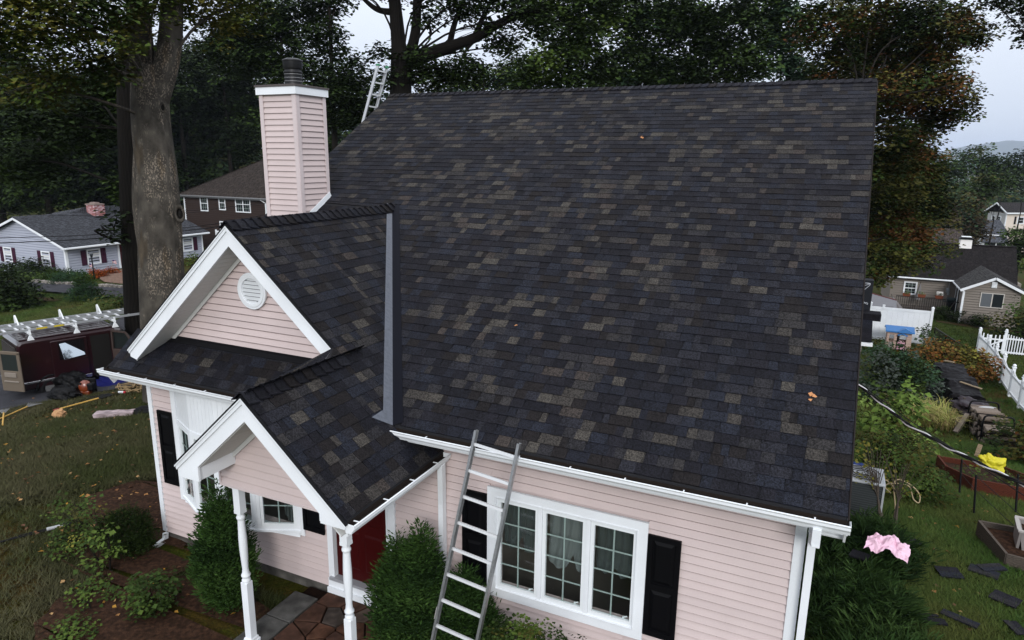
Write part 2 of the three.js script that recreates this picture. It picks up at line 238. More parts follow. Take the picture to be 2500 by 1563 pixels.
for (let k = 0; k < 28; k++) { // front wall
  const y0 = 0.13 + k * EXP, y1 = Math.min(y0 + EXP, 2.94), ym = (y0 + y1) / 2;
  let cuts = [[-9.975, -0.42]];
  for (const [a, b, c, d] of [[-3.93, 0.83, -1.92, 2.325], [-6.55, 0, -5.37, 2.34], [-9.5, 0.86, -6.96, 2.9], [-6.5, 2.3, -4.6, 2.75]]) if (ym > b && ym < d && !(a === -6.5)) cuts = cuts.flatMap(([p, q]) => (p < a && q > c ? [[p, a], [c, q]] : [[p, q]]));
  const o = V(0, 0, WZ - 0.014), U = V(1, 0, 0), N = V(0, 0, 1);
  for (const [p, q] of cuts) {
    if (q - p > 3.4) { const s = lerp(p, q, 0.3 + 0.4 * rb()); sb(board(o, U, N, p, s, p, s, y0, y1)); sb(board(o, U, N, s + 0.0015, q, s + 0.0015, q, y0, y1, 0.0165)); }
    else sb(board(o, U, N, p, q, p, q, y0, y1));
  }
}
for (let k = 0; k < 15; k++) { // gable triangle
  const y0 = 3.56 + k * EXP, y1 = y0 + EXP, e = 0.12, l = (y) => GX - (5.02 - y) / PS - e, r = (y) => GX + (5.02 - y) / PS + e;
  if (y1 > 5.1) break;
  sb(board(V(0, 0, GW - 0.018), V(1, 0, 0), V(0, 0, 1), l(y0), r(y0), l(y1), r(y1), y0, y1));
}
mesh('flashing', [BB(-9.52, 3.47, GW - 0.01, -6.0, 3.575, GW + 0.012), hexa([V(-9.62, 3.48, GW + 0.06), V(-6.0, 3.48, GW + 0.06), V(-6.0, 3.5, GW - 0.01), V(-9.62, 3.5, GW - 0.01)], [V(-9.62, 3.495, GW + 0.06), V(-6.0, 3.495, GW + 0.06), V(-6.0, 3.56, GW - 0.008), V(-9.62, 3.56, GW - 0.008)])], M([0.006, 0.006, 0.007], 0.8), house);
{ // right and left end walls, clapboards joined (seen edge-on or not at all from here)
  const g = [], h = [];
  for (let k = 0; k < 70; k++) {
    const y0 = 0.13 + k * EXP, y1 = y0 + EXP, f = (y) => Math.max(0.45, (y - 2.95) / 0.597), z0 = f(y0), z1 = f(y1); if (z1 > 7.6) break;
    for (const [x, N] of [[-0.336, V(1, 0, 0)], [-9.989, V(-1, 0, 0)]]) g.push(board(V(x, 0, 0), V(0, 0, -1), N, z0, 15.4 - z0 - 0.4, z1, 15.4 - z1 - 0.4, y0, y1));
  }
  mesh('siding', g, mat.pink, house);
}
mesh('corner_board', [BB(-10.06, 0.13, WZ - 0.09, -9.97, 2.86, WZ + 0.012), BB(-10.0, 0.13, WZ - 0.1, -9.992, 2.86, WZ)], mat.trim, house);
mesh('corner_board', [BB(-0.425, 0.05, WZ - 0.09, -0.318, 2.86, WZ + 0.014)], mat.trim, house);
// ---- soffits and fascias under the front eave
mesh('soffit', [BB(-4.9, 2.91, WZ - 0.01, 0.02, 2.93, -0.012), BB(-10.28, 2.91, WZ - 0.01, -6.6, 2.93, -0.012)], mat.soffit, house);
mesh('fascia', [BB(-4.95, 2.905, -0.014, 0.02, 3.05, 0.004), BB(-10.28, 2.905, -0.014, -6.7, 3.05, 0.004)], mat.white, house);

// ---- roof: deck, individual shingles, caps
const slopePlane = (pts) => quads([pts.map((p) => V(...p))]);
const Vz = -(GY - MAIN.ye) / mS, VX = GX + (GY - MAIN.ye) / PS;           // valley: (GX, GY, Vz) down to (VX, ye, 0)
const th = (p, q) => hexa(p.map((a) => V(a[0], a[1] - 0.09, a[2])), p.map((a) => V(...a)));
const roof = mesh('roof', [
  th([[MAIN.x0, MAIN.ye - 0.01, 0], [0, MAIN.ye - 0.01, 0], [0, MAIN.yr - 0.01, MAIN.zr], [MAIN.x0, MAIN.yr - 0.01, MAIN.zr]]),
  th([[0, MAIN.ye - 0.01, 2 * MAIN.zr], [MAIN.x0, MAIN.ye - 0.01, 2 * MAIN.zr], [MAIN.x0, MAIN.yr - 0.011, MAIN.zr - 0.001], [0, MAIN.yr - 0.011, MAIN.zr - 0.001]]),
  th([[GX, GY - 0.012, GZ], [PX, PY - 0.012, GZ], [VX - 0.9, Pat(VX - 0.9) - 0.012, -0.9], [GX, GY - 0.012, Vz]]),
  th([[PX, PY - 0.012, PZ], [PE, Pat(PE) - 0.012, PZ], [PE, Pat(PE) - 0.012, WZ], [PX, PY - 0.012, WZ]]),
  th([[PX - 0.8, Pat(PX - 0.8) - 0.0125, -0.45], [PX + 0.9, Pat(PX + 0.9) - 0.0125, -0.45], [PX + 0.5, Pat(PX + 0.5) - 0.0125, -1.2], [PX - 0.8, Pat(PX - 0.8) - 0.0125, -1.2]]),
  th([[PX - 0.001, PY - 0.013, PZ], [PX - 0.001, PY - 0.013, GW], [PW, PY - PS * (PX - PW) - 0.013, WZ], [PW, PY - PS * (PX - PW) - 0.013, PZ]]),
  th([[GX - 0.001, GY - 0.013, GZ], [GX - 0.001, GY - 0.013, Vz], [-9.89, GY - PS * (GX + 9.89) - 0.013, -1.0], [-9.89, GY - PS * (GX + 9.89) - 0.013, GZ]]),
  th([[MAIN.x0, MAIN.ye - 0.011, 0.001], [-6.2, MAIN.ye - 0.011, 0.001], [-6.2, 3.52, GW + 0.01], [MAIN.x0, 3.52, GW + 0.01]]),
], mat.deck, house);
const TONES = [[0.0130, 0.0125, 0.0179], [0.0170, 0.0164, 0.0230], [0.0110, 0.0110, 0.0164], [0.0155, 0.0170, 0.0258], [0.0215, 0.0243, 0.0362], [0.0175, 0.0145, 0.0150], [0.0310, 0.0295, 0.0334], [0.0610, 0.0540, 0.0479], [0.0830, 0.0740, 0.0639], [0.0640, 0.0520, 0.0461], [0.0430, 0.0395, 0.0395], [0.0255, 0.0258, 0.0343]];
const WEIGHT = [13, 14, 9, 12, 9, 9, 13, 7.5, 5, 3.5, 10, 11];
const toneMats = TONES.map((c) => M(c, 0.82, { map: rep(T.granule, 1.1), bumpMap: rep(T.granule, 1.1), bumpScale: 0.003, specularIntensity: 0.28 }));
const toneAny = M([1, 1, 1], 0.82, { map: rep(T.granule, 1.1), bumpMap: rep(T.granule, 1.1), bumpScale: 0.003, vertexColors: true, specularIntensity: 0.28 });
const rs = rng(77);
const pickTone = (n) => { const k = clamp(0.85 + 1.9 * n, 0.15, 2.4), W = WEIGHT.map((w, i) => (i >= 6 && i <= 10 ? w * k : w)); let s = rs() * W.reduce((a, b) => a + b, 0), i = 0; while ((s -= W[i]) > 0) i++; return i; };
const CE = MAIN_S() / 62.9; function MAIN_S() { return Math.hypot(MAIN.yr - MAIN.ye, MAIN.zr); }
const tabs = [];
// lays one slope: o eave corner, U along the eave, S up the slope, N outward; span(v) gives [u0, u1]
function shingleSlope(o, U, S, N, rows, span, light = 1) {
  for (let k = 0; k < rows; k++) {
    const v = k * CE, sb = span(v + 0.002), st = span(v + CE - 0.002); if (!sb || !st) continue;
    const lo = Math.min(sb[0], st[0]), hi = Math.max(sb[1], st[1]); if (hi - lo < 0.03) continue;
    let u = lo - rs() * 0.2;
    while (u < hi) {
      const w = [0.08, 0.11, 0.14, 0.17, 0.21, 0.26][Math.floor(Math.pow(rs(), 0.9) * 6)], a = clamp(u, sb[0], sb[1]), b = clamp(u + w, a, Math.max(a, sb[1])), at = clamp(u, st[0], st[1]), bt = clamp(u + w, at, Math.max(at, st[1])), whole = a === u && b === u + w && at === u && bt === u + w;
      let tone = pickTone(noise((u + S.x * v) * 1.1 + o.x, v * 2.2 + o.z, 4.4) + 0.5 * noise(u * 3.1, v * 4 + 7, 1.2)); if (light < 1 && tone >= 7 && tone <= 10 && rs() > light) tone = 5;
      if (b - a > 0.003 || bt - at > 0.003) tabs.push({ o, U, S, N, u: a, v, w: b - a, dl: at - a, dr: bt - b, wq: w, whole, tone, t: rs() < 0.4 ? 0.0075 : 0.004, sk: (rs() - 0.5) * 0.022, jv: (rs() - 0.5) * 0.004 });
      u += w;
    }
  }
}
{
  const s = MAIN_S(), S = V(0, (MAIN.yr - MAIN.ye) / s, MAIN.zr / s), N = V(0, -S.z, S.y);
  const cosS = -S.z; // along-slope v to z
  const val = (v) => { const z = -v * cosS; return z > Vz - 0.02 ? lerp(VX, GX, clamp(z / Vz, 0, 1)) + 0.11 : null; };
  shingleSlope(V(0, MAIN.ye, 0), V(1, 0, 0), S, N, 63, (v) => { const c = val(v); return [c === null ? MAIN.x0 : c, 0]; });
  shingleSlope(V(0, MAIN.ye, 0), V(1, 0, 0), S, N, 63, (v) => { const z = -v * cosS, y = MAIN.ye + v * S.y; return z > Vz - 0.02 && y > 3.6 ? [MAIN.x0, GX - (GY - y) / PS - 0.05] : null; }, 0.5);
  // gable/porch right slope: u runs along +z... eave corner at the porch front
  const ps = Math.hypot(1, PS), S2 = V(-1 / ps, PS / ps, 0), N2 = V(PS / ps, 1 / ps, 0);
  shingleSlope(V(PE, Pat(PE), PZ), V(0, 0, -1), S2, N2, Math.ceil((PE - GX) * ps / CE), (v) => {
    const x = PE - v / ps, front = x < PX - 0.02 ? GZ : PZ, y = Pat(x);
    const back = y < MAIN.ye ? WZ + 0.01 : lerp(0, Vz, (y - MAIN.ye) / (GY - MAIN.ye)) + 0.085;
    return [PZ - front, PZ - back];
  }, 0.75);
  const S3 = V(1 / ps, PS / ps, 0), N3 = V(-PS / ps, 1 / ps, 0);
  shingleSlope(V(PW, PY - PS * (PX - PW), WZ), V(0, 0, 1), S3, N3, Math.ceil((PX - PW) * ps / CE), () => [-0.05, PZ - WZ], 0.3);
  shingleSlope(V(-9.89, GY - PS * (GX + 9.89), -3.8), V(0, 0, 1), S3, N3, Math.ceil((GX + 9.89) * ps / CE), (v) => [lerp(2.8, 0, v / ((GX + 9.89) * ps)), 3.8 + GZ], 0.3);
  const hp = 3.52 - MAIN.ye, lp = Math.hypot(hp, GW), S4 = V(0, hp / lp, GW / lp), N4 = V(0, -GW / lp, hp / lp);
  shingleSlope(V(0, MAIN.ye, 0.0), V(1, 0, 0), S4, N4, Math.floor(lp / CE) + 1, (v) => [MAIN.x0, Math.min(-6.0, PX - (PY - (MAIN.ye + v * hp / lp)) / PS + 0.05)], 0.12);
}
function tabGeo(w, t, sk, tone, base, place, jv = 0, dl = 0, dr = 0) { // raised tab: top, butt edge and two sides
  const L = CE * 1.12, h0 = 0.006 + t, h1 = 0.004, p = [], c = [], uv = [], ou = rs() * 9, ov = rs() * 9;
  const P = (u, v, n) => place(u, v, n);
  const q = (a, b, d, e) => { for (const k of [a, b, d, a, d, e]) { p.push(...P(...k)); uv.push(k[0] + ou + (k[2] < 0 ? 0.01 : 0), k[1] + ov + k[2]); if (base) c.push(...TONES[tone]); } };
  const a = [0, jv, h0], b = [w, jv, h0], d = [w - sk + dr, L, h1], e = [sk + dl, L, h1], a0 = [0, jv, -0.006], b0 = [w, jv, -0.006], d0 = [w - sk + dr, L, -0.006], e0 = [sk + dl, L, -0.006];
  q(a, b, d, e); q(a0, b0, b, a); q(b0, d0, d, b); q(e0, a0, a, e);
  return { p, c, uv };
}
const finish = ({ p, c, uv }) => { const g = new THREE.BufferGeometry(); g.setAttribute('position', new THREE.Float32BufferAttribute(p, 3)); g.setAttribute('uv', new THREE.Float32BufferAttribute(uv, 2)); if (c.length) g.setAttribute('color', new THREE.Float32BufferAttribute(c, 3)); g.computeVertexNormals(); return g; };
{
  const frustum = new THREE.Frustum().setFromProjectionMatrix(new THREE.Matrix4().multiplyMatrices(camera.projectionMatrix, camera.matrixWorldInverse));
  for (const t of tabs) { const c = t.o.clone().addScaledVector(t.U, t.u + t.w / 2).addScaledVector(t.S, t.v + CE / 2), d = EYE.clone().sub(c), D = d.length(); t.size = t.whole && frustum.containsPoint(c) ? t.w * Math.max(0, d.dot(t.N)) / (D * D * D) : 0; }
  const best = new Set([...tabs].sort((a, b) => b.size - a.size).slice(0, 300)), all = { p: [], c: [], uv: [] }, cache = {};
  const add = (A, v) => { for (let i = 0; i < v.length; i++) A.push(v[i]); };
  for (const t of tabs) {
    if (best.has(t)) {
      const key = t.wq + '|' + t.t; cache[key] ??= finish(tabGeo(t.wq, t.t, 0.004, 0, false, (u, v, n) => [u, n, -v]));
      const m = raw('shingle', cache[key], toneMats[t.tone], roof), o = t.o.clone().addScaledVector(t.U, t.u).addScaledVector(t.S, t.v + t.jv);
      m.matrix.makeBasis(t.U, t.N, t.S.clone().negate()).setPosition(o); m.matrix.decompose(m.position, m.quaternion, m.scale);
    } else {
      const g = tabGeo(t.w, t.t, t.whole ? t.sk : 0, t.tone, true, (u, v, n) => [t.o.x + t.U.x * (t.u + u) + t.S.x * (t.v + v) + t.N.x * n, t.o.y + t.U.y * (t.u + u) + t.S.y * (t.v + v) + t.N.y * n, t.o.z + t.U.z * (t.u + u) + t.S.z * (t.v + v) + t.N.z * n], t.jv, t.dl, t.dr);
      add(all.p, g.p); add(all.c, g.c); add(all.uv, g.uv);
    }
  }
  raw('shingle', finish(all), toneAny, roof).userData.kind = 'stuff';
}
// ridge caps: folded pieces, each lapping the next
function capGeo(L, w, pitch, lift) { // along +x, lower end at x=0 lifted
  const c = Math.cos(pitch), s = Math.sin(pitch), P = (x, k, d) => V(x, -Math.abs(k) * w * s + (x === 0 ? lift : 0.006) - d + (k === 0 ? -0.004 : 0), k * w * c);
  const out = []; for (const [a, b] of [[-1, -0.12], [-0.12, 0.12], [0.12, 1]]) { out.push([P(0, a, 0), P(L, a, 0), P(L, b, 0), P(0, b, 0)], [P(0, a, 0), P(0, b, 0), P(0, b, 0.02), P(0, a, 0.02)]); }
  out.push([P(0, -1, 0), P(0, -1, 0.012), P(L, -1, 0.012), P(L, -1, 0)], [P(0, 1, 0), P(L, 1, 0), P(L, 1, 0.012), P(0, 1, 0.012)]);
  return metric(quads(out));
}
{
  const r = rng(21), gA = capGeo(0.17, 0.15, Math.atan(mS), 0.028), gB = capGeo(0.19, 0.175, Math.atan(PS), 0.042), tone = () => toneMats[[0, 1, 2, 5, 0, 3, 11, 1][Math.floor(r() * 8)]];
  for (let x = MAIN.x0; x < -0.1; x += 0.148) piece('ridge_cap', gA, tone(), roof, x + 0.148, MAIN.yr + 0.014, MAIN.zr, 0, Math.PI, 0);
  for (let z = GZ + 0.02; z > Vz - 0.12; z -= 0.15) piece('ridge_cap', gB, tone(), roof, GX, GY + 0.018 + (z < Vz + 0.5 ? 0.03 * smooth(Vz + 0.5, Vz, z) : 0), z, 0, Math.PI / 2, (r() - 0.5) * 0.02);
  for (let z = PZ + 0.03; z > GZ + 0.02; z -= 0.15) piece('ridge_cap', gB, tone(), roof, PX, PY + 0.018, z, 0, Math.PI / 2, (r() - 0.5) * 0.02);
}
{ // open metal valley between the two slopes: two flanges and a raised rib
  const A = V(GX, GY, Vz), C = V(VX, MAIN.ye, 0), d = C.clone().sub(A).normalize(), nM = V(0, 7.722, MAIN.yr - MAIN.ye).normalize(), nP = V(PS, 1, 0).normalize();
  const right = new THREE.Vector3().crossVectors(nM, d).normalize(), left = new THREE.Vector3().crossVectors(nP, d).normalize();
  if (right.x < 0) right.negate(); if (left.z < 0) left.negate(); 
  const e = C.clone().addScaledVector(d, 0.03), P = (b, dir, k, n, h) => b.clone().addScaledVector(dir, k).addScaledVector(n, h);
  mesh('valley_flashing', quads([[P(A, left, 0, nP, 0.013), P(e, left, 0, nP, 0.013), P(e, left, 0.145, nP, 0.014), P(A, left, 0.115, nP, 0.014)],
    [P(e, left, 0, nP, 0.013), P(e, left, 0.3, nP, 0.015), P(e.clone().addScaledVector(d, -0.18), left, 0.155, nP, 0.017)]]), M([0.20, 0.215, 0.25], 0.36, { metalness: 0.85, map: rep(T.metal, 3) }), roof);
  mesh('valley_flashing', quads([[P(A, right, 0.004, nM, 0.013), P(A, right, 0.14, nM, 0.024), P(e, right, 0.14, nM, 0.024), P(e, right, 0.004, nM, 0.013)]]), M([0.005, 0.0055, 0.009], 0.6, { specularIntensity: 0.12 }), roof);
}
// rake edges
const rake = (x, y, z, x2, y2, z2, h, t, n, m = mat.white) => mesh('rake_board', beam(V(x, y, z), V(x2, y2, z2), t, h, V(0, 1, 0)), m, house);
mesh('drip_edge', [beam(V(0.012, MAIN.ye - 0.05, 0.01), V(0.012, MAIN.yr - 0.05, MAIN.zr), 0.014, 0.09), beam(V(-10.298, MAIN.ye - 0.05, 0.01), V(-10.298, MAIN.yr - 0.05, MAIN.zr), 0.014, 0.09)], M([0.014, 0.011, 0.010], 0.7), house);
mesh('rake_board', [beam(V(-0.0, MAIN.ye - 0.2, 0.0), V(-0.0, MAIN.yr - 0.2, MAIN.zr), 0.02, 0.2), beam(V(-10.29, MAIN.ye - 0.2, 0.0), V(-10.29, MAIN.yr - 0.2, MAIN.zr), 0.02, 0.2), beam(V(-0.16, MAIN.ye - 0.28, -0.1), V(-0.16, MAIN.yr - 0.28, MAIN.zr), 0.3, 0.02)], mat.white, house);
// gable and porch rakes in the XY plane: board with shingle mould, mitred at the peak
function rakePair(cx, cy, zf, left, right, depth, tailL = 0, tailR = 0) {
  const th0 = 0.028, poly = (s, w, tail) => { const y = (u) => cy - PS * u; const a = depth / Math.cos(Math.atan(PS)); return [[0, y(0) - 0.03], [s * w, y(w) - 0.03], ...(tail ? [[s * w, y(w) - tail], [s * (w - 0.33), y(w) - tail]] : [[s * w, y(w) - 0.03 - 0.12]]), [s * (w - (tail ? 0.33 : 0.13)), y(w - (tail ? 0.33 : 0.13)) - a], [0, y(0) - a]]; };
  for (const [s, w, tail] of [[-1, left, tailL], [1, right, tailR]]) {
    const pl = poly(s, w, tail); mesh('rake_board', solid(s < 0 ? pl : pl.reverse(), th0, 0.003).translate(cx, 0, zf - th0), mat.white, house);
    const y = (u) => cy - PS * u, mp = [[0, y(0) - 0.026], [s * (w + 0.012), y(w + 0.012) - 0.026], [s * (w + 0.012), y(w + 0.012) - 0.062], [s * w, y(w) - 0.098], [0, y(0) - 0.098]];
    mesh('shingle_mould', [solid(mp, 0.016, 0.003).translate(cx, 0, zf + 0.002), solid([[0, y(0) - 0.024], [s * (w + 0.02), y(w + 0.02) - 0.024], [s * (w + 0.02), y(w + 0.02) - 0.046], [0, y(0) - 0.046]], 0.01, 0.002).translate(cx, 0, zf + 0.02)], mat.trim, house);
    mesh('drip_edge', beam(V(cx, y(0) - 0.012, zf + 0.012), V(cx + s * (w + 0.03), y(w + 0.03) - 0.012, zf + 0.012), 0.045, 0.016), mat.blackMatte, house);
  }
}
rakePair(GX, GY, GZ, 2.235, PX - GX - 0.02, 0.225);
rakePair(PX, PY, PZ, 1.115, PE - PX, 0.225, 0.19, 0.11);
// sloped soffits under the rakes, of narrow grooved strips
function rakeSoffit(cx, cy, s, u0, u1, z0, z1, drop) {
  const g = [], n = Math.round((u1 - u0) / 0.075), y = (u) => cy - PS * u - drop, a = Math.atan(PS);
  for (let i = 0; i < n; i++) { const ua = lerp(u0, u1, i / n) + 0.004, ub = lerp(u0, u1, (i + 1) / n) - 0.004; g.push(hexa([V(cx + s * ua, y(ua), z0), V(cx + s * ub, y(ub), z0), V(cx + s * ub, y(ub), z1), V(cx + s * ua, y(ua), z1)], [V(cx + s * ua, y(ua) + 0.012, z0), V(cx + s * ub, y(ub) + 0.012, z0), V(cx + s * ub, y(ub) + 0.012, z1), V(cx + s * ua, y(ua) + 0.012, z1)])); }
  g.push(hexa([V(cx + s * u0, y(u0) + 0.013, z0), V(cx + s * u1, y(u1) + 0.013, z0), V(cx + s * u1, y(u1) + 0.013, z1), V(cx + s * u0, y(u0) + 0.013, z1)], [V(cx + s * u0, y(u0) + 0.02, z0), V(cx + s * u1, y(u1) + 0.02, z0), V(cx + s * u1, y(u1) + 0.02, z1), V(cx + s * u0, y(u0) + 0.02, z1)]));
  mesh('soffit', g, mat.soffit, house);
  mesh('frieze_mould', beam(V(cx + s * u0, y(u0) - 0.035, z0 + 0.012), V(cx + s * u1, y(u1) - 0.035, z0 + 0.012), 0.02, 0.05), mat.soffit, house);
}
rakeSoffit(GX, GY, -1, 0, 2.2, GW, GZ - 0.03, 0.30); rakeSoffit(GX, GY, 1, 0, 1.75, GW, GZ - 0.03, 0.30);
const PG = 0.98;                                        // front face of the porch gable
rakeSoffit(PX, PY, -1, 0, 1.05, PG, PZ - 0.03, 0.31); rakeSoffit(PX, PY, 1, 0, 1.2, PG, PZ - 0.03, 0.31);
// ---- gutters
function gutterGeo(L) { const o = [[0, 0], [0.004, 0.1], [0, 0.1]], out = [[0, 0.1], [0, 0], [0.075, 0], [0.088, 0.03], [0.112, 0.058], [0.112, 0.085], [0.124, 0.1], [0.124, 0.106], [0.106, 0.106], [0.106, 0.06], [0.083, 0.034], [0.072, 0.006], [0.006, 0.006], [0.006, 0.1]]; return solid(out, L); } // profile in (out, up), runs along +z
const endCap = () => solid([[0, 0.1], [0, 0], [0.075, 0], [0.088, 0.03], [0.112, 0.058], [0.112, 0.085], [0.124, 0.106], [0, 0.106]], 0.004);
function gutter(o, turn, L, caps, step = 0.61, off = 0.3) {
  const M4 = (g) => g.rotateY(turn).translate(o.x, o.y, o.z), g = [M4(gutterGeo(L))];
  if (caps & 1) g.push(M4(endCap().translate(0, 0, -0.004))); if (caps & 2) g.push(M4(endCap().translate(0, 0, L)));
  const m = mesh('gutter', g, mat.white, house);
  mesh('gutter_debris', M4(BB(0.008, 0.008, 0.01, 0.07, 0.05, L - 0.01)), mat.debris, m); mesh('gutter_debris', M4(BB(0.007, 0.05, 0.01, 0.012, 0.104, L - 0.01)), mat.debris, m);
  for (let s = off; s < L; s += step) mesh('gutter_bracket', M4(BB(0.012, 0.072, s - 0.007, 0.108, 0.08, s + 0.007)), mat.white, m);
}
{ // profile's +x must point to +z in the world and its +z along -x: a quarter turn
  gutter(V(0.03, 2.955, 0.006), -Math.PI / 2, 5.19, 3);
  gutter(V(-6.68, 2.955, 0.006), -Math.PI / 2, 3.72, 2);
  gutter(V(PE - 0.004, Pat(PE) - 0.135, WZ + 0.02), 0, PZ - WZ - 0.02, 3, 0.52, 0.25);
}
mesh('fascia', [BB(PE - 0.02, Pat(PE) - 0.2, WZ + 0.01, PE - 0.004, Pat(PE) - 0.02, PZ - 0.03)], mat.white, house);
// ---- downspouts
const spout = (pts, w = 0.075, d = 0.06) => { const g = []; for (let i = 0; i + 1 < pts.length; i++) { g.push(beam(pts[i], pts[i + 1], w, d, V(1, 0, 0.001))); if (i) g.push(RB(d * 1.02, d * 1.02, w * 1.02, 0.01, pts[i].x, pts[i].y, pts[i].z)); } return g; };
mesh('downspout', spout([V(-0.24, 2.96, 0.065), V(-0.24, 2.80, 0.05), V(-0.262, 2.62, WZ + 0.07), V(-0.262, 0.1, WZ + 0.07)], 0.1, 0.075), mat.white, house);
mesh('downspout', spout([V(PE + 0.055, Pat(PE) - 0.12, WZ + 0.16), V(PE - 0.0, Pat(PE) - 0.72, WZ + 0.06), V(PE - 0.0, 0.1, WZ + 0.06)], 0.085, 0.07), mat.white, house);
mesh('downspout', spout([V(-9.95, 0.13, WZ + 0.05), V(-9.95, 0.02, WZ + 0.07), V(-9.95, -0.02, WZ + 0.3)], 0.07, 0.06), mat.white, house);
// ---------------------------------------------------------------- windows, door, porch and chimney of the pink house
// one sash with glass and grid, built in local XY facing +z, centred on (0,0)
function lite(w, h, cols, rows, parent, place, gm = mat.gridBar, fw = 0.045) {
  const put = (g) => { g.applyMatrix4(place); return g; };
  mesh('sash', [put(BB(-w / 2, -h / 2, -0.02, -w / 2 + fw, h / 2, 0.02)), put(BB(w / 2 - fw, -h / 2, -0.02, w / 2, h / 2, 0.02)), put(BB(-w / 2 + fw, h / 2 - fw, -0.02, w / 2 - fw, h / 2, 0.0198)), put(BB(-w / 2 + fw, -h / 2, -0.02, w / 2 - fw, -h / 2 + fw, 0.0198))], mat.sash, parent);
  mesh('pane', put(quads([[V(-w / 2 + fw, -h / 2 + fw, 0.004), V(w / 2 - fw, -h / 2 + fw, 0.004), V(w / 2 - fw, h / 2 - fw, 0.004), V(-w / 2 + fw, h / 2 - fw, 0.004)]])), mat.glass, parent);
  const gw = w - 2 * fw, gh = h - 2 * fw;
  for (let i = 1; i < cols; i++) mesh('muntin', put(BB(-gw / 2 + gw * i / cols - 0.009, -gh / 2, -0.008, -gw / 2 + gw * i / cols + 0.009, gh / 2, 0.001)), gm, parent);
  for (let i = 1; i < rows; i++) mesh('muntin', put(BB(-gw / 2, -gh / 2 + gh * i / rows - 0.008, -0.0075, gw / 2, -gh / 2 + gh * i / rows + 0.008, 0.0005)), gm, parent);
}
const at4 = (x, y, z, ry = 0) => new THREE.Matrix4().makeRotationY(ry).setPosition(x, y, z);
// gathered sheer: pleats across, scalloped and swagged lower edge
function curtainGeo(w, top, low, swags, pleats, seed) {
  const nx = 64, ny = 26, p = [], ix = [], r = rng(seed), ph = r() * 6;
  for (let j = 0; j <= ny; j++) for (let i = 0; i <= nx; i++) {
    const u = i / nx, v = j / ny, s = Math.abs(Math.sin(u * swags * Math.PI)), bot = low + Math.pow(1 - s, 1.3) * 0.24 * (top - low) * (0.75 + 0.35 * Math.sin(u * 5 + ph));
    const g = Math.pow(v, 3) * s;
    p.push((u - 0.5) * w, lerp(top, bot, v) + 0.012 * g * Math.sin(v * 40), 0.014 * Math.sin(u * pleats * 6.283 + 1.5 * Math.sin(v * 3 + ph)) + 0.05 * g + 0.012 * Math.sin(v * 34 + u * 9) * g);
  }
  for (let j = 0; j < ny; j++) for (let i = 0; i < nx; i++) { const a = j * (nx + 1) + i; ix.push(a, a + 1, a + nx + 1, a + 1, a + nx + 2, a + nx + 1); }
  const g = new THREE.BufferGeometry(); g.setAttribute('position', new THREE.Float32BufferAttribute(p, 3)); g.setIndex(ix); g.computeVertexNormals(); return g;
}
{ // triple casement
  const x0 = -3.945, x1 = -1.92, y0 = 0.815, y1 = 2.327, z = WZ + 0.012, c = 0.125, zi = WZ - 0.03;
  const win = mesh('window', [BB(x0, y0, WZ - 0.01, x0 + c, y1, z + 0.012), BB(x1 - c, y0, WZ - 0.01, x1, y1, z + 0.012), BB(x0 + c, y1 - c, WZ - 0.01, x1 - c, y1, z + 0.0125), BB(x0 + c, y0, WZ - 0.01, x1 - c, y0 + c, z + 0.0125),
    BB(-3.255, y0 + c, zi, -3.205, y1 - c, z + 0.004), BB(-2.645, y0 + c, zi, -2.595, y1 - c, z + 0.004), BB(x0 + c - 0.004, y0 + c - 0.004, WZ - 0.1, x0 + c + 0.02, y1 - c, z - 0.004), BB(x1 - c - 0.02, y0 + c - 0.004, WZ - 0.1, x1 - c + 0.004, y1 - c, z - 0.004), BB(x0 + c, y1 - c - 0.02, WZ - 0.1, x1 - c, y1 - c + 0.004, z - 0.0045), BB(x0 + c, y0 + c - 0.004, WZ - 0.1, x1 - c, y0 + c + 0.02, z - 0.0045)], mat.white, house);
  mesh('casing_bead', [BB(x0 + c - 0.014, y0 + c - 0.012, z, x0 + c - 0.002, y1 - c + 0.012, z + 0.02), BB(x1 - c + 0.002, y0 + c - 0.012, z, x1 - c + 0.014, y1 - c + 0.012, z + 0.02), BB(x0 + c, y1 - c + 0.002, z, x1 - c, y1 - c + 0.014, z + 0.0205), BB(x0 + c, y0 + c - 0.014, z, x1 - c, y0 + c - 0.002, z + 0.0205)], mat.white, win);
  const mid = (y0 + y1) / 2, hh = y1 - y0 - 2 * c - 0.03;
  [[-3.53, 0], [-2.925, 1], [-2.315, 2]].forEach(([x, k]) => {
    lite(0.555, hh, 2, 4, win, at4(x, mid, WZ - 0.016));
    mesh('curtain', curtainGeo(0.5, 2.16, k === 1 ? 1.36 : 1.46, k === 1 ? 1.6 : 2.1, k === 1 ? 4 : 5, 4 + k).translate(x, 0, WZ - 0.16), k === 1 ? mat.lace : mat.curtain, win);
    mesh('crank_handle', [B(0.05, 0.012, 0.012, x + 0.17, y0 + c + 0.075, WZ - 0.05, 0, 0, 0.4), B(0.02, 0.03, 0.02, x + 0.15, y0 + c + 0.06, WZ - 0.05)], mat.sash, win);
  });
  mesh('room', [BB(-4.3, 0.2, -3.2, -1.2, 0.24, WZ - 0.2), BB(-4.3, 0.2, -3.22, -1.2, 2.7, -3.2), BB(-4.34, 0.2, -3.2, -4.3, 2.7, WZ - 0.2), BB(-1.2, 0.2, -3.2, -1.16, 2.7, WZ - 0.2), BB(-4.3, 2.66, -3.2, -1.2, 2.7, WZ - 0.2)], mat.room, win);
}
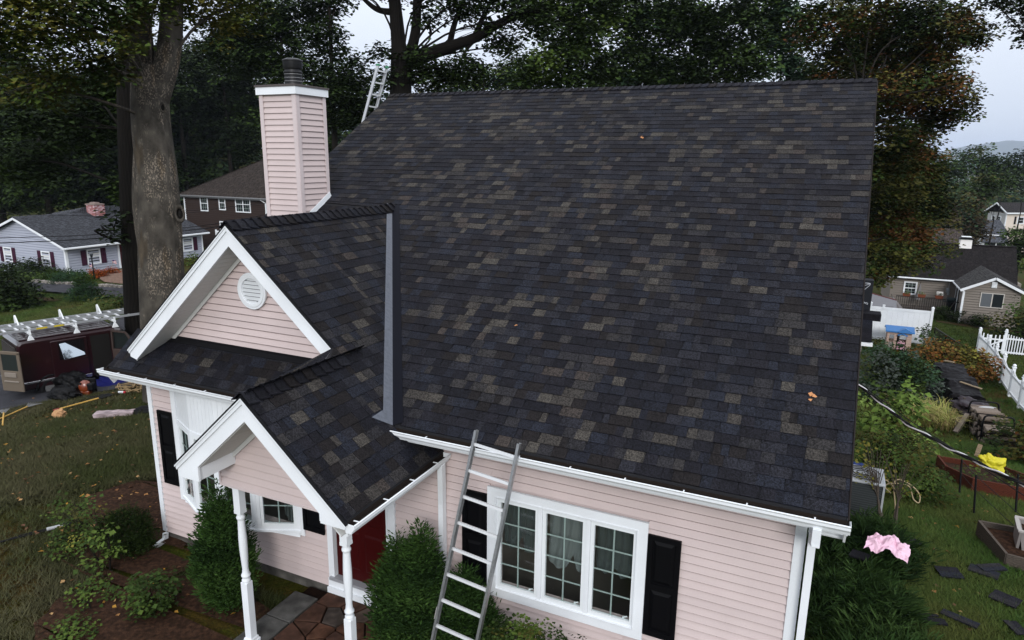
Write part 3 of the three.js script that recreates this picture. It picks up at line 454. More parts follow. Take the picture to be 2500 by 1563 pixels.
function shutter(x0, x1, y0, y1, label) {
  const w = x1 - x0, f = 0.055, m = (y0 + y1) / 2, z = WZ + 0.004, s = mesh('shutter', [BB(x0, y0, z, x0 + f, y1, z + 0.03), BB(x1 - f, y0, z, x1, y1, z + 0.03), BB(x0 + f, y0, z, x1 - f, y0 + f * 1.3, z + 0.0295), BB(x0 + f, y1 - f, z, x1 - f, y1, z + 0.0295), BB(x0 + f, m - f * 0.7, z, x1 - f, m + f * 0.7, z + 0.0295), BB(x0 + f, y0 + f, z, x1 - f, y1 - f, z + 0.012)], mat.shutter, house, label);
  for (const [a, b] of [[y0 + f * 1.3, m - f * 0.7], [m + f * 0.7, y1 - f]]) mesh('shutter_panel', hexa([V(x0 + f + 0.012, a + 0.014, z + 0.012), V(x1 - f - 0.012, a + 0.014, z + 0.012), V(x1 - f - 0.012, b - 0.014, z + 0.012), V(x0 + f + 0.012, b - 0.014, z + 0.012)], [V(x0 + f + 0.045, a + 0.05, z + 0.028), V(x1 - f - 0.045, a + 0.05, z + 0.028), V(x1 - f - 0.045, b - 0.05, z + 0.028), V(x0 + f + 0.045, b - 0.05, z + 0.028)]), mat.shutter, s);
}
shutter(-4.30, -3.955, 0.93, 2.215); shutter(-1.912, -1.545, 0.92, 2.2); shutter(-9.855, -9.52, 1.06, 2.315); shutter(-6.955, -6.575, 0.96, 2.28);
{ // bow window: four lites on a shallow curve, panelled up to the soffit
  const angles = [-24, -8, 8, 24].map((a) => a * Math.PI / 180), w = 0.628, P = [V(-9.43, 0, WZ)];
  angles.forEach((a) => P.push(P.at(-1).clone().add(V(Math.cos(a) * w, 0, -Math.sin(a) * w))));
  const y0 = 0.97, y1 = 2.17, top = 2.86, g = [], pan = [];
  const bow = mesh('window', [BB(-9.52, 0.84, WZ, -9.43, 2.86, WZ + 0.02), BB(P[4].x, 0.84, WZ, P[4].x + 0.09, 2.86, WZ + 0.02), BB(-9.43, 0.84, WZ, P[4].x, 0.90, WZ + 0.02)], mat.white, house);
  angles.forEach((a, i) => {
    const c = P[i].clone().lerp(P[i + 1], 0.5), M4 = (k) => k.applyMatrix4(at4(c.x, 0, c.z, a));
    g.push(M4(BB(-w / 2, y0 - 0.06, -0.05, -w / 2 + 0.05, y1 + 0.06, 0.012)), M4(BB(w / 2 - 0.05, y0 - 0.06, -0.05, w / 2, y1 + 0.06, 0.012)), M4(BB(-w / 2 + 0.05, y1, -0.05, w / 2 - 0.05, y1 + 0.06, 0.0115)), M4(BB(-w / 2 + 0.05, y0 - 0.06, -0.05, w / 2 - 0.05, y0, 0.0115)), M4(BB(-w / 2 - 0.01, y0 - 0.085, -0.05, w / 2 + 0.01, y0 - 0.058, 0.035)));
    for (let k = 0; k < 7; k++) pan.push(M4(BB(-w / 2 + w * k / 7 + 0.003, y1 + 0.06, -0.04, -w / 2 + w * (k + 1) / 7 - 0.003, top, 0.0)));
    pan.push(M4(BB(-w / 2, y1 + 0.06, -0.05, w / 2, top, -0.006)));
    lite(w - 0.1, y1 - y0, 2, 4, bow, at4(c.x, (y0 + y1) / 2, c.z - 0.01, a));
  });
  mesh('frame', g, mat.white, bow); mesh('head_panel', pan, mat.white, bow);
  // seat board tapering down to the wall
  const s = []; for (let i = 0; i < 4; i++) s.push([P[i].clone().setY(0.9), P[i + 1].clone().setY(0.9), V(lerp(-9.43, P[4].x, (i + 1) / 4), 0.80, WZ + 0.02), V(lerp(-9.43, P[4].x, i / 4), 0.80, WZ + 0.02)]);
  mesh('seat_board', [quads(s), quads([[P[0].clone().setY(0.905), P[1].clone().setY(0.905), P[3].clone().setY(0.905), P[4].clone().setY(0.905)], [P[1].clone().setY(0.905), P[2].clone().setY(0.905), P[3].clone().setY(0.905)]])], mat.white, bow);
  mesh('room', [BB(-9.6, 0.2, -3.2, -6.9, 0.24, WZ - 0.2), BB(-9.6, 0.2, -3.22, -6.9, 2.85, -3.2), BB(-9.64, 0.2, -3.2, -9.6, 2.85, WZ - 0.2), BB(-6.9, 0.2, -3.2, -6.86, 2.85, WZ - 0.2), BB(-9.6, 2.81, -3.2, -6.9, 2.85, WZ - 0.2)], mat.room, bow);
  for (const [i, k] of [[0, 1], [1, 0], [2, 1], [3, 0]]) { const c = P[i].clone().lerp(P[i + 1], 0.5); mesh('curtain', curtainGeo(0.2, 2.2, 1.0, 0.5, 4, 30 + i).rotateY(angles[i]).translate(c.x + (k ? -0.14 : 0.14), 0, c.z - 0.12), mat.curtain, bow); }
}
{ // entry door with casing, sill and step
  const d = mesh('door', [BB(-6.42, 0.33, WZ - 0.09, -5.50, 2.2, WZ - 0.05)], mat.door, house);
  for (const [a, b, c, e] of [[-6.32, 0.5, -6.0, 1.1], [-5.92, 0.5, -5.6, 1.1], [-6.32, 1.25, -6.0, 2.05], [-5.92, 1.25, -5.6, 2.05]]) mesh('door_panel', hexa([V(a, b, WZ - 0.05), V(c, b, WZ - 0.05), V(c, e, WZ - 0.05), V(a, e, WZ - 0.05)], [V(a + 0.03, b + 0.03, WZ - 0.04), V(c - 0.03, b + 0.03, WZ - 0.04), V(c - 0.03, e - 0.03, WZ - 0.04), V(a + 0.03, e - 0.03, WZ - 0.04)]), mat.door, d);
  mesh('handle', [CY(0.02, 0.02, 0.06, -6.36, 1.2, WZ - 0.03, 10, Math.PI / 2), new THREE.SphereGeometry(0.03, 12, 8).translate(-6.36, 1.2, WZ + 0.005)], mat.alu, d);
  mesh('door_casing', [BB(-6.53, 0.28, WZ - 0.1, -6.43, 2.32, WZ + 0.022), BB(-5.49, 0.28, WZ - 0.1, -5.455, 2.2, WZ + 0.03), BB(-5.455, 0.15, WZ - 0.1, -5.345, 2.32, WZ + 0.022), BB(-6.43, 2.2, WZ - 0.1, -5.455, 2.32, WZ + 0.0215)], mat.trim, house);
  mesh('sill', [BB(-6.5, 0.28, WZ - 0.1, -5.40, 0.325, WZ + 0.06)], M([0.36, 0.36, 0.38], 0.5, { metalness: 0.3 }), house);
  mesh('step', [BB(-6.55, 0.14, WZ - 0.05, -5.38, 0.281, WZ + 0.02), BB(-6.55, 0.06, WZ - 0.02, -5.38, 0.145, WZ + 0.055)], mat.trim, house);
}
{ // porch gable face, beams, posts
  const yb = 2.33, xl = -6.94, xr = -5.02, by = PY - 0.30;
  mesh('porch_wall', [solid([[xl + 0.02, yb], [xr - 0.02, yb], [xr - 0.02, Math.min(by, PY - 0.3 - PS * (xr - PX))], [PX, by], [xl + 0.02, PY - 0.3 - PS * (PX - xl)]], 0.06).translate(0, 0, PG - 0.08)], mat.pink, house);
  for (let k = 0; k < 13; k++) {
    const y0 = yb + k * EXP, y1 = y0 + EXP, l = (y) => Math.max(xl, PX - (by - y) / PS - 0.03), r = (y) => Math.min(xr, PX + (by - y) / PS + 0.03); if (y1 > by + 0.05) break;
    sb(board(V(0, 0, PG - 0.018), V(1, 0, 0), V(0, 0, 1), l(y0), r(y0), l(y1), r(y1), y0, y1));
  }
  mesh('trim_channel', [BB(xl - 0.02, yb - 0.02, PG - 0.03, xl + 0.008, PY - 0.32 - PS * (PX - xl), PG + 0.006), BB(xl - 0.02, yb - 0.03, PG - 0.03, xr, yb + 0.004, PG + 0.004)], mat.pinkTrim, house);
  mesh('porch_beam', [BB(xl + 0.02, 2.34, WZ, xl + 0.15, 2.70, PG - 0.09), BB(xr - 0.12, 2.3, WZ, xr + 0.02, 2.56, PG - 0.09), BB(xl + 0.13, 2.27, PG - 0.16, xr - 0.12, 2.5, PG - 0.085)], mat.white, house);
  mesh('porch_ceiling', [BB(xl + 0.1, 2.44, WZ, xr - 0.1, 2.46, PG - 0.16)], mat.soffit, house);
  // boxed eave returns either side of the gable face
  mesh('eave_return', [BB(-6.972, 2.645, PG - 0.01, -6.667, 2.80, PZ - 0.031)], mat.white, house);
  mesh('eave_return', [BB(-4.94, 2.572, PG - 0.01, -4.60, 2.66, PZ - 0.031)], mat.white, house);
  const prof = [[0.05, 0], [0.056, 0.015], [0.056, 0.03], [0.045, 0.045], [0.045, 0.055], [0.058, 0.075], [0.058, 0.09], [0.043, 0.11], [0.038, 0.16], [0.047, 0.30], [0.052, 0.42], [0.052, 0.5], [0.047, 0.62], [0.042, 0.72], [0.045, 0.73], [0.055, 0.745], [0.055, 0.76], [0.042, 0.78], [0.048, 0.80], [0.056, 0.82], [0.05, 0.84]];
  for (const [x, zz] of [[-6.74, 0.90], [-5.10, 0.90]]) {
    const s = 1.02 / 0.84;
    mesh('porch_post', [RB(0.105, 0.86, 0.105, 0.008, x, 0.53, zz), RB(0.105, 0.34, 0.105, 0.008, x, 2.14, zz), hexa([V(x - 0.0525, 1.93, zz - 0.0525), V(x + 0.0525, 1.93, zz - 0.0525), V(x + 0.0525, 1.93, zz + 0.0525), V(x - 0.0525, 1.93, zz + 0.0525)], [V(x - 0.0525, 1.975, zz - 0.0525), V(x + 0.0525, 1.975, zz - 0.0525), V(x + 0.0525, 1.975, zz + 0.0525), V(x - 0.0525, 1.975, zz + 0.0525)]),
      new THREE.LatheGeometry(prof.map(([r, y]) => new THREE.Vector2(r, y * s)), 20).translate(x, 0.955, zz), RB(0.165, 0.05, 0.165, 0.012, x, 0.085, zz), RB(0.135, 0.035, 0.135, 0.01, x, 0.127, zz), BB(x - 0.08, 2.29, zz - 0.08, x + 0.08, 2.32, zz + 0.08)], mat.white, house);
  }
}
{ // oval gable vent with louvres
  const cx = -7.695, cy = 4.425, a = 0.262, b = 0.262, ring = (r0, r1, z0, z1) => { const s = new THREE.Shape(); s.absellipse(0, 0, r0, r0, 0, Math.PI * 2); const h = new THREE.Path(); h.absellipse(0, 0, r1, r1, 0, Math.PI * 2); s.holes.push(h); return new THREE.ExtrudeGeometry(s, { depth: z1 - z0, bevelEnabled: true, bevelThickness: 0.008, bevelSize: 0.008, bevelOffset: -0.008, bevelSegments: 2, curveSegments: 40 }).translate(cx, cy, z0); };
  const v = mesh('gable_vent', [ring(a, a * 0.86, GW + 0.004, GW + 0.026), ring(a * 0.88, a * 0.68, GW + 0.004, GW + 0.034)], mat.white, house);
  mesh('vent_back', new THREE.CircleGeometry(a * 0.72, 40).translate(cx, cy, GW + 0.006), M([0.10, 0.10, 0.11], 0.8), v);
  for (let i = 0; i < 7; i++) { const y = -0.165 + i * 0.055, hw = Math.sqrt(Math.max(0.001, 0.185 * 0.185 - y * y)); mesh('louvre', B(hw * 2, 0.046, 0.01, cx, cy + y + 0.004, GW + 0.02, 0.22), mat.white, v); }
}
{ // chimney chase
  const X1 = -9.204, X0 = -10.048, Z1 = -3.266, Z0 = -4.055, top = 7.33, ch = mesh('chimney', BB(X0 + 0.02, 0, Z0 + 0.02, X1 - 0.02, top, Z1 - 0.02), mat.pink, house);
  for (let k = 0; k < 32; k++) {
    const y0 = top - 0.01 - (k + 1) * EXP, y1 = y0 + EXP;
    mesh('siding_board', board(V(0, 0, Z1 - 0.019), V(1, 0, 0), V(0, 0, 1), X0 + 0.075, X1 - 0.075, X0 + 0.075, X1 - 0.075, y0, y1, 0.02, 0.003), pinks[Math.floor(rb() * 3)], ch);
    if (y1 > 4.9) mesh('siding_board', board(V(X1 - 0.019, 0, 0), V(0, 0, -1), V(1, 0, 0), -Z1 + 0.075, -Z0 - 0.075, -Z1 + 0.075, -Z0 - 0.075, y0, y1, 0.02, 0.003), pinks[Math.floor(rb() * 3)], ch);
  }
  const cb = (x, z, sx, sz) => mesh('corner_board', [BB(x, 3, z - sz * 0.004, x - sx * 0.085, top, z + sz * 0.008), BB(x - sx * 0.004, 3, z, x + sx * 0.008, top, z - sz * 0.085)], mat.pinkTrim, ch);
  cb(X1, Z1, 1, 1); cb(X0, Z1, -1, 1); cb(X1, Z0, 1, -1);
  mesh('chimney_cap', [BB(X0 - 0.04, top, Z0 - 0.04, X1 + 0.04, top + 0.13, Z1 + 0.04)], mat.white, ch);
  mesh('chase_cover', [BB(X0 - 0.055, top + 0.13, Z0 - 0.055, X1 + 0.055, top + 0.165, Z1 + 0.055), BB(X0 + 0.05, top + 0.165, Z0 + 0.05, X1 - 0.05, top + 0.18, Z1 - 0.05)], M([0.10, 0.085, 0.08], 0.55, { metalness: 0.4 }), ch);
  const fx = -9.6, fz = -3.68, cone = new THREE.LatheGeometry([[0.001, 0], [0.175, 0], [0.155, 0.03], [0.155, 0.22], [0.168, 0.225], [0.168, 0.25], [0.15, 0.255], [0.15, 0.3], [0.172, 0.302], [0.172, 0.42], [0.182, 0.425], [0.182, 0.45], [0.12, 0.475], [0.001, 0.485]].map(([r, y]) => new THREE.Vector2(r, y)), 24).translate(fx, top + 0.175, fz);
  mesh('flue', cone, M([0.014, 0.014, 0.015], 0.45, { metalness: 0.5 }), ch);
  mesh('flue_ring', [0.08, 0.14, 0.2].map((h) => new THREE.TorusGeometry(0.158, 0.006, 6, 24).rotateX(Math.PI / 2).translate(fx, top + 0.175 + h, fz)), mat.aluDull, ch);
  // flashing where the chase meets the roof
  const S = (z) => mainAt(z); mesh('flashing', [beam(V(X1 + 0.012, S(Z1 + 0.05) + 0.06, Z1 + 0.05), V(X1 + 0.012, S(Z0) + 0.06, Z0), 0.012, 0.1)], mat.white, ch);
}
{ // rear addition on the right, still under black underlayment
  mesh('rear_addition', [BB(-0.4, -1.2, -13.2, 0.44, 2.3, -10.43)], mat.pink, house);
  const g = []; for (let k = 0; k < 31; k++) g.push(board(V(0, 0, -10.4), V(1, 0, 0), V(0, 0, 1), -0.36, 0.45, -0.36, 0.45, -0.85 + k * EXP, -0.85 + (k + 1) * EXP)); mesh('siding', g, mat.pink, house);
  mesh('addition_roof', [hexa([V(-0.36, 2.38, -10.1), V(0.62, 2.38, -10.1), V(0.62, 2.72, -10.75), V(-0.36, 2.72, -10.75)], [V(-0.36, 2.44, -10.1), V(0.62, 2.44, -10.1), V(0.62, 2.78, -10.75), V(-0.36, 2.78, -10.75)]), BB(-0.36, 2.76, -11.1, 0.78, 2.92, -10.7)], toneMats[1], house);
  for (let k = 0; k < 5; k++) mesh('shingle_strip', beam(V(-0.36, 2.455 + k * 0.07, -10.1 - k * 0.134), V(0.62, 2.455 + k * 0.07, -10.1 - k * 0.134), 0.16, 0.012, V(0, 0.89, 0.46)), toneMats[k % 5], house);
  mesh('gutter', [BB(-0.36, 2.33, -10.08, 0.64, 2.4, -9.98)], mat.white, house);
  mesh('underlayment', [BB(-0.36, 2.92, -11.4, 0.56, 3.62, -11.1)], M([0.014, 0.016, 0.02], 0.5), house);
  const scrawl = []; const r = rng(6); for (let k = 0; k < 2; k++) { const pts = []; const y = 3.0 + k * 0.3; for (let i = 0; i < 9; i++) pts.push(V(0.24 + 0.26 * r(), y + 0.26 * r(), -11.095)); scrawl.push(tube(pts, 0.007, 40, 4)); }
  mesh('print', scrawl, M([0.45, 0.48, 0.52], 0.7), house);
}
// ---------------------------------------------------------------- vegetation
const CAM = (() => { const e = camera.matrixWorld.elements; return { r: V(e[0], e[1], e[2]), u: V(e[4], e[5], e[6]), f: V(-e[8], -e[9], -e[10]), k: 756 / Math.tan(25.02 * Math.PI / 180) }; })();
const at = (x, y, D) => EYE.clone().addScaledVector(CAM.f, D).addScaledVector(CAM.r, (x - 1209) / CAM.k * D).addScaledVector(CAM.u, -(y - 756) / CAM.k * D); // surveyed point: sight line and distance
function leafGeo(n, R, L, seed, o = {}) { // spray of n pointed leaves on short stalks
  const r = rng(seed), p = []; const { up = 0.75, fold = 0.25, wide = 0.5, droop = 0.2 } = o;
  for (let i = 0; i < n; i++) {
    const a = r() * 6.283, e = (r() - 0.4) * 1.6, d = R * Math.pow(r(), 0.6), c = V(Math.cos(a) * Math.cos(e) * d, Math.sin(e) * d * 0.8, Math.sin(a) * Math.cos(e) * d);
    const f = V(Math.cos(a + r() - 0.5), -droop + 0.5 * (r() - 0.5), Math.sin(a + r() - 0.5)).normalize(), nn = V((r() - 0.5) * 2 * (1 - up), up, (r() - 0.5) * 2 * (1 - up)).normalize(), s = new THREE.Vector3().crossVectors(nn, f).normalize(); nn.crossVectors(f, s);
    const l = L * (0.7 + 0.6 * r()), w = l * wide, A = c, T0 = c.clone().addScaledVector(f, l), m = c.clone().addScaledVector(f, l * 0.45), Q = m.clone().addScaledVector(s, w).addScaledVector(nn, l * fold * 0.5), Z = m.clone().addScaledVector(s, -w).addScaledVector(nn, l * fold * 0.5);
    p.push(...A.toArray(), ...Z.toArray(), ...T0.toArray(), ...A.toArray(), ...T0.toArray(), ...Q.toArray());
  }
  const g = new THREE.BufferGeometry(); g.setAttribute('position', new THREE.Float32BufferAttribute(p, 3)); g.computeVertexNormals(); return g;
}
const leafMat = M([1, 1, 1], 0.75, { specularIntensity: 0.12 }), needleMat = M([1, 1, 1], 0.9, { specularIntensity: 0.08 }), grassMat = M([1, 1, 1], 0.9, { specularIntensity: 0.08 });
const sprayCache = {};
const spray = (L, kind = 'broad') => { const q = L.toFixed(3) + kind; return sprayCache[q] ??= kind === 'broad' ? [0, 1].map((i) => leafGeo(14, L * 2.6, L, 40 + i)) : kind === 'big' ? [0, 1].map((i) => leafGeo(9, L * 1.8, L, 60 + i, { wide: 0.36, up: 0.6, droop: 0.35 })) : kind === 'feather' ? [0, 1].map((i) => leafGeo(34, L * 1.3, L, 90 + i, { wide: 0.075, up: 0.25, droop: -0.55, fold: 0.1 })) : [0, 1].map((i) => leafGeo(22, L * 2.4, L, 80 + i, { wide: 0.14, up: 0.2, droop: -0.6, fold: 0.1 })); };
// crown: blobs [{c, r:[x,y,z]}] in the parent's frame
function crown(parent, blobs, L, tints, seed, o = {}) {
  const { lai = 4.5, kind = 'broad', hollow = 0.45, ragged = 0.35, gap = -0.18, name = 'crown', flat = 0 } = o, r = rng(seed), mats = [], cols = [], q = new THREE.Quaternion(), e = new THREE.Euler(), s3 = V(1, 1, 1);
  const perSpray = kind === 'broad' ? 7 * L * L * 0.9 : kind === 'big' ? 4 * L * L : kind === 'feather' ? 34 * L * L * 0.075 : 22 * L * L * 0.14;
  for (const b of blobs) {
    const [rx, ry, rz] = b.r, area = 3.1416 * Math.pow(rx * ry * rz, 2 / 3), n = Math.round(area * lai * (b.d ?? 1) / perSpray), f = 2.2 / Math.cbrt(rx * ry * rz), ph = r() * 50;
    for (let i = 0; i < n; i++) {
      const a = r() * 6.283, w = r() * 2 - 1, h = Math.sqrt(1 - w * w), dx = Math.cos(a) * h, dy = w, dz = Math.sin(a) * h;
      const edge = 1 + ragged * (noise(dx * 2.3 + ph, dy * 2.3, dz * 2.3) + 0.6 * noise(dx * 6 + ph, dy * 6, dz * 6)), k = edge * Math.pow(lerp(hollow * hollow * hollow, 1, r()), 1 / 3);
      const x = b.c.x + dx * k * rx, y = b.c.y + dy * k * ry, z = b.c.z + dz * k * rz;
      if (noise(x * f + ph, y * f * 1.5, z * f) + 0.5 * noise(x * f * 2.7, y * f * 3.5, z * f * 2.7 + ph) < gap) continue;
      const sc = 0.75 + 0.6 * r(); e.set((r() - 0.5) * 0.9, r() * 6.283, (r() - 0.5) * 0.9); q.setFromEuler(e);
      mats.push(new THREE.Matrix4().compose(V(x, y, z), q, s3.clone().setScalar(sc)));
      const patch = noise(x * 0.5 + ph, y * 0.5, z * 0.5) + 0.5 * (r() - 0.5), t = tints[Math.min(tints.length - 1, Math.max(0, Math.floor((0.5 + patch * 0.85) * tints.length)))], v = 0.7 + 0.6 * r();
      cols.push([t[0] * v, t[1] * v, t[2] * v]);
    }
  }
  const gs = spray(L, kind), half = Math.ceil(mats.length / 2);
  const im = new THREE.InstancedMesh(gs[0], kind === 'needle' ? needleMat : leafMat, mats.length), c = new THREE.Color();
  mats.forEach((m, i) => { im.setMatrixAt(i, m); im.setColorAt(i, c.setRGB(...cols[i])); });
  im.name = name; im.castShadow = im.receiveShadow = true; im.userData.kind = 'stuff'; parent.add(im); return im;
}
// tree: trunk path(s), limbs to every blob, crown
function tree(name, label, group, base, o) {
  const t = thing(name, label, 'tree', [base.x, base.y, base.z], 0, group), L = (p) => p.clone().sub(base), r = rng(o.seed), bm = o.bark || mat.darkBark;
  const tr = (o.trunk || [[base, base.clone().add(V(0, o.h * 0.75, 0)), o.r0, o.r0 * 0.25]]).map(([a, b, r0, r1, mid]) => taper([L(a), ...(mid ? mid.map(L) : [L(a).lerp(L(b), 0.5).add(V((r() - 0.5) * r0 * 2, 0, (r() - 0.5) * r0 * 2))]), L(b)], r0, r1, 16, o.seg || 9));
  raw('trunk', join(tr), bm, t);
  const wood = [], blobs = o.blobs.map((b) => ({ c: L(b.c), r: b.r, d: b.d }));
  const main = o.trunk ? o.trunk[0] : [base, base.clone().add(V(0, o.h * 0.75, 0)), o.r0, o.r0 * 0.25], A = L(main[0]), Bq = L(main[1]);
  for (const b of blobs) {
    const k = clamp((b.c.y - b.r[1] * 0.9 - A.y) / Math.max(1, Bq.y - A.y), 0.3, 0.95), s = A.clone().lerp(Bq, k), R = (o.limb || main[2] * 0.28) * (1 - 0.4 * k), mid = s.clone().lerp(b.c, 0.5).add(V((r() - 0.5) * 1.2, 0.4 * b.r[1], (r() - 0.5) * 1.2));
    wood.push(taper([s, mid, b.c], R, R * 0.4, 8, 6));
    for (let i = 0; i < (o.twigs ?? 5); i++) { const a = r() * 6.283, w = r() * 1.4 - 0.5, h = Math.sqrt(Math.max(0, 1 - w * w)), e = b.c.clone().add(V(Math.cos(a) * h * b.r[0] * 0.95, w * b.r[1] * 0.95, Math.sin(a) * h * b.r[2] * 0.95)), q = mid.clone().lerp(b.c, r()); wood.push(taper([q, q.clone().lerp(e, 0.5).add(V((r() - 0.5) * 0.6, (r() - 0.2) * 0.6, (r() - 0.5) * 0.6)), e], R * 0.42, R * 0.1, 6, 5)); }
  }
  if (wood.length) raw('limbs', join(wood), bm, t);
  crown(t, blobs, o.leaf, o.tints, o.seed + 1, o.c || {});
  return t;
}
const blob = (x, y, D, rp, o = {}) => { const r = rp * D / CAM.k; return { c: at(x, y, D), r: [r * (o.x || 1), r * (o.y || 0.85), r * (o.z || 1)], d: o.d }; };
const foot = (x, D, y = 900) => { const p = at(x, y, D); return V(p.x, H(p.x, p.z) - 0.1, p.z); };
const G = { deep: [0.0095, 0.0165, 0.0048], dark: [0.017, 0.029, 0.0075], mid: [0.031, 0.053, 0.012], fresh: [0.058, 0.088, 0.017], yellow: [0.125, 0.115, 0.022], rust: [0.085, 0.036, 0.011], blue: [0.027, 0.052, 0.026], red: [0.12, 0.03, 0.012], olive: [0.048, 0.047, 0.011], brown: [0.045, 0.034, 0.020] };

// ---- the great beech and the dark trunk behind it
{
  const b = foot(383, 18.6, 800); const p = (x, y) => at(x, y, 18.6);
  const t = tree('beech_tree', 'huge smooth grey beech trunk with lichen, forking above the gable', null, b, {
    seed: 301, bark: mat.bark, seg: 22, limb: 0.09, twigs: 5,
    trunk: [[b, p(352, 165), 0.66, 0.46, [p(381, 640), p(372, 430), p(356, 290)]], [p(356, 290), p(318, -60), 0.40, 0.26, [p(335, 130)]], [p(362, 250), p(408, -80), 0.36, 0.26, [p(398, 120)]], [p(372, 640), p(345, 330), 0.40, 0.30, [p(345, 480)]], [p(395, 660), p(372, 340), 0.42, 0.30, [p(392, 480)]]],
    blobs: [blob(120, 60, 15.5, 150, { y: 0.7 }), blob(250, 20, 17, 120, { y: 0.7 }), blob(60, 210, 16, 95, { y: 0.6, d: 0.8 }), blob(215, 170, 16.5, 85, { y: 0.55, d: 0.8 }), blob(420, -60, 18.5, 130), blob(520, 20, 20, 95, { d: 0.8 }), blob(340, -90, 18, 120), blob(20, 30, 14.5, 120), blob(285, 110, 15.8, 40, { y: 0.5, d: 0.7 })],
    leaf: 0.105, tints: [G.dark, G.mid, G.olive, G.fresh, [0.085, 0.10, 0.02], G.yellow], c: { lai: 5.5, ragged: 0.5, gap: -0.2 },
  });
  // knots on the trunk, and bare hanging twigs
  const knot = (x, y, D, r) => { const c = at(x, y, D).sub(b), g = new THREE.TorusGeometry(r, r * 0.3, 8, 18).scale(0.8, 1.5, 1).lookAt(V(0.75, -0.08, 0.66)).translate(c.x, c.y, c.z); raw('knot', join([g]), mat.bark, t); mesh('knot_hole', new THREE.SphereGeometry(r * 0.8, 12, 8).scale(0.8, 1.5, 0.4).lookAt(V(0.75, 0, 0.66)).translate(c.x - 0.05, c.y, c.z - 0.04), mat.dark, t); };
  knot(384, 254, 18.1, 0.075); knot(424, 505, 18.35, 0.13);
  raw('twig', join([taper([p(210, -10), p(228, 40), p(258, 75), p(290, 100)].map((q) => q.sub(b)), 0.018, 0.007, 16, 5), taper([p(98, -20), p(95, 40), p(92, 90), p(92, 140)].map((q) => q.sub(b)), 0.017, 0.006, 16, 5), taper([p(330, 110), p(360, 85), p(420, 40)].map((q) => q.sub(b)), 0.03, 0.012, 12, 5)]), M([0.42, 0.40, 0.36], 0.8), t);
}
{
  const b = foot(312, 22.5, 760), p = (x, y) => at(x, y, 22.5);
  tree('maple_tree', 'dark furrowed trunk close behind the left side of the beech', null, b, { seed: 310, limb: 0.07, bark: mat.oakBark, trunk: [[b, p(292, 60), 0.36, 0.24, [p(310, 560), p(298, 300)]]], blobs: [blob(150, 300, 24, 110, { y: 0.7, d: 0.8 }), blob(60, 380, 25, 90, { y: 0.7 }), blob(240, 260, 25, 95), blob(310, 200, 25, 80), blob(276, 545, 22, 22, { y: 2.2, d: 0.7 }), blob(292, 450, 23, 24, { y: 2.0 })], leaf: 0.14, tints: [G.deep, G.dark, G.mid], c: { lai: 6, ragged: 0.5 } });
}
// ---- woods on the left, behind the grey and brown houses
const WL = 'trees of the dark wood behind the grey and brown houses';
[[[20, 74], [[10, 430, 100], [40, 310, 115], [0, 200, 120]], 'leftmost dark tree of the wood beyond the grey house'],
 [[130, 70], [[120, 430, 90], [150, 320, 110], [90, 240, 100]], 'dark tree standing above the left gable of the grey house'],
 [[240, 78], [[235, 430, 80], [260, 330, 105], [200, 250, 100]], 'dark tree standing above the brick chimney of the grey house'],
 [[345, 82], [[340, 400, 85], [300, 320, 90], [350, 220, 100]], 'dark tree mostly hidden behind the grey beech trunk'],
 [[455, 88], [[440, 395, 60], [470, 300, 90], [430, 190, 95]], 'dark tree left of the hipped brown roof'],
 [[560, 92], [[545, 290, 85], [600, 220, 90], [520, 160, 95], [570, 330, 60]], 'dark tree rising behind the peak of the brown roof'],
].forEach(([[x, D], bl, label], i) => { const b = foot(x, D, 600); tree('forest_tree', label, null, b, { seed: 330 + 9 * i, h: 24, r0: 0.45, blobs: bl.map(([X, Y, R]) => blob(X, Y, D + (Y % 7) - 3, R)), leaf: 0.34, tints: [G.deep, G.deep, G.dark, i % 2 ? G.mid : G.dark], c: { lai: 8, ragged: 0.5, gap: -0.35 } }); });
// ---- trees behind the pink house
{
  const D = 31, b = foot(945, D, 500), p = (x, y) => at(x, y, D);
  const t = tree('oak_tree', 'big dark oak with a thick limb sweeping right above the ridge', null, b, { seed: 401, limb: 0.10, bark: mat.oakBark, trunk: [[b, p(948, 120), 0.62, 0.48, [p(945, 260)]], [p(946, 170), p(925, -60), 0.40, 0.24, [p(938, 70)]], [p(950, 180), p(985, -60), 0.30, 0.16, [p(980, 80)]], [p(955, 150), p(1290, 20), 0.36, 0.12, [p(1040, 118), p(1120, 90), p(1200, 45)]], [p(1060, 112), p(1110, -40), 0.16, 0.08, [p(1072, 60)]], [p(1120, 90), p(1180, -30), 0.16, 0.06, [p(1150, 20)]], [p(940, 30), p(850, -10), 0.18, 0.08, [p(890, 22)]], [p(1130, 85), p(1085, 150), 0.10, 0.04, [p(1100, 120)]]],
    blobs: [blob(905, 120, D, 30, { d: 0.8 }), blob(1105, 25, D, 40, { y: 0.6 }), blob(1160, 70, D, 30, { y: 0.5 }), blob(985, 150, D, 46), blob(1090, 165, D, 55, { y: 0.6 }), blob(1190, 110, D + 1, 50, { y: 0.6 }), blob(1010, 40, D, 38, { y: 0.7, d: 0.7 }), blob(1060, -40, D, 80), blob(1180, -30, D, 70), blob(935, -70, D, 80), blob(920, 185, D, 45, { y: 0.6 }), blob(1250, 40, D, 55), blob(820, -50, D, 60), blob(1020, 185, D + 1, 60, { y: 0.5 })],
    leaf: 0.16, tints: [G.deep, G.dark, G.dark, G.mid], c: { lai: 6.5, ragged: 0.55, gap: -0.16 } });
}
const WB = 'trees standing behind the pink house';
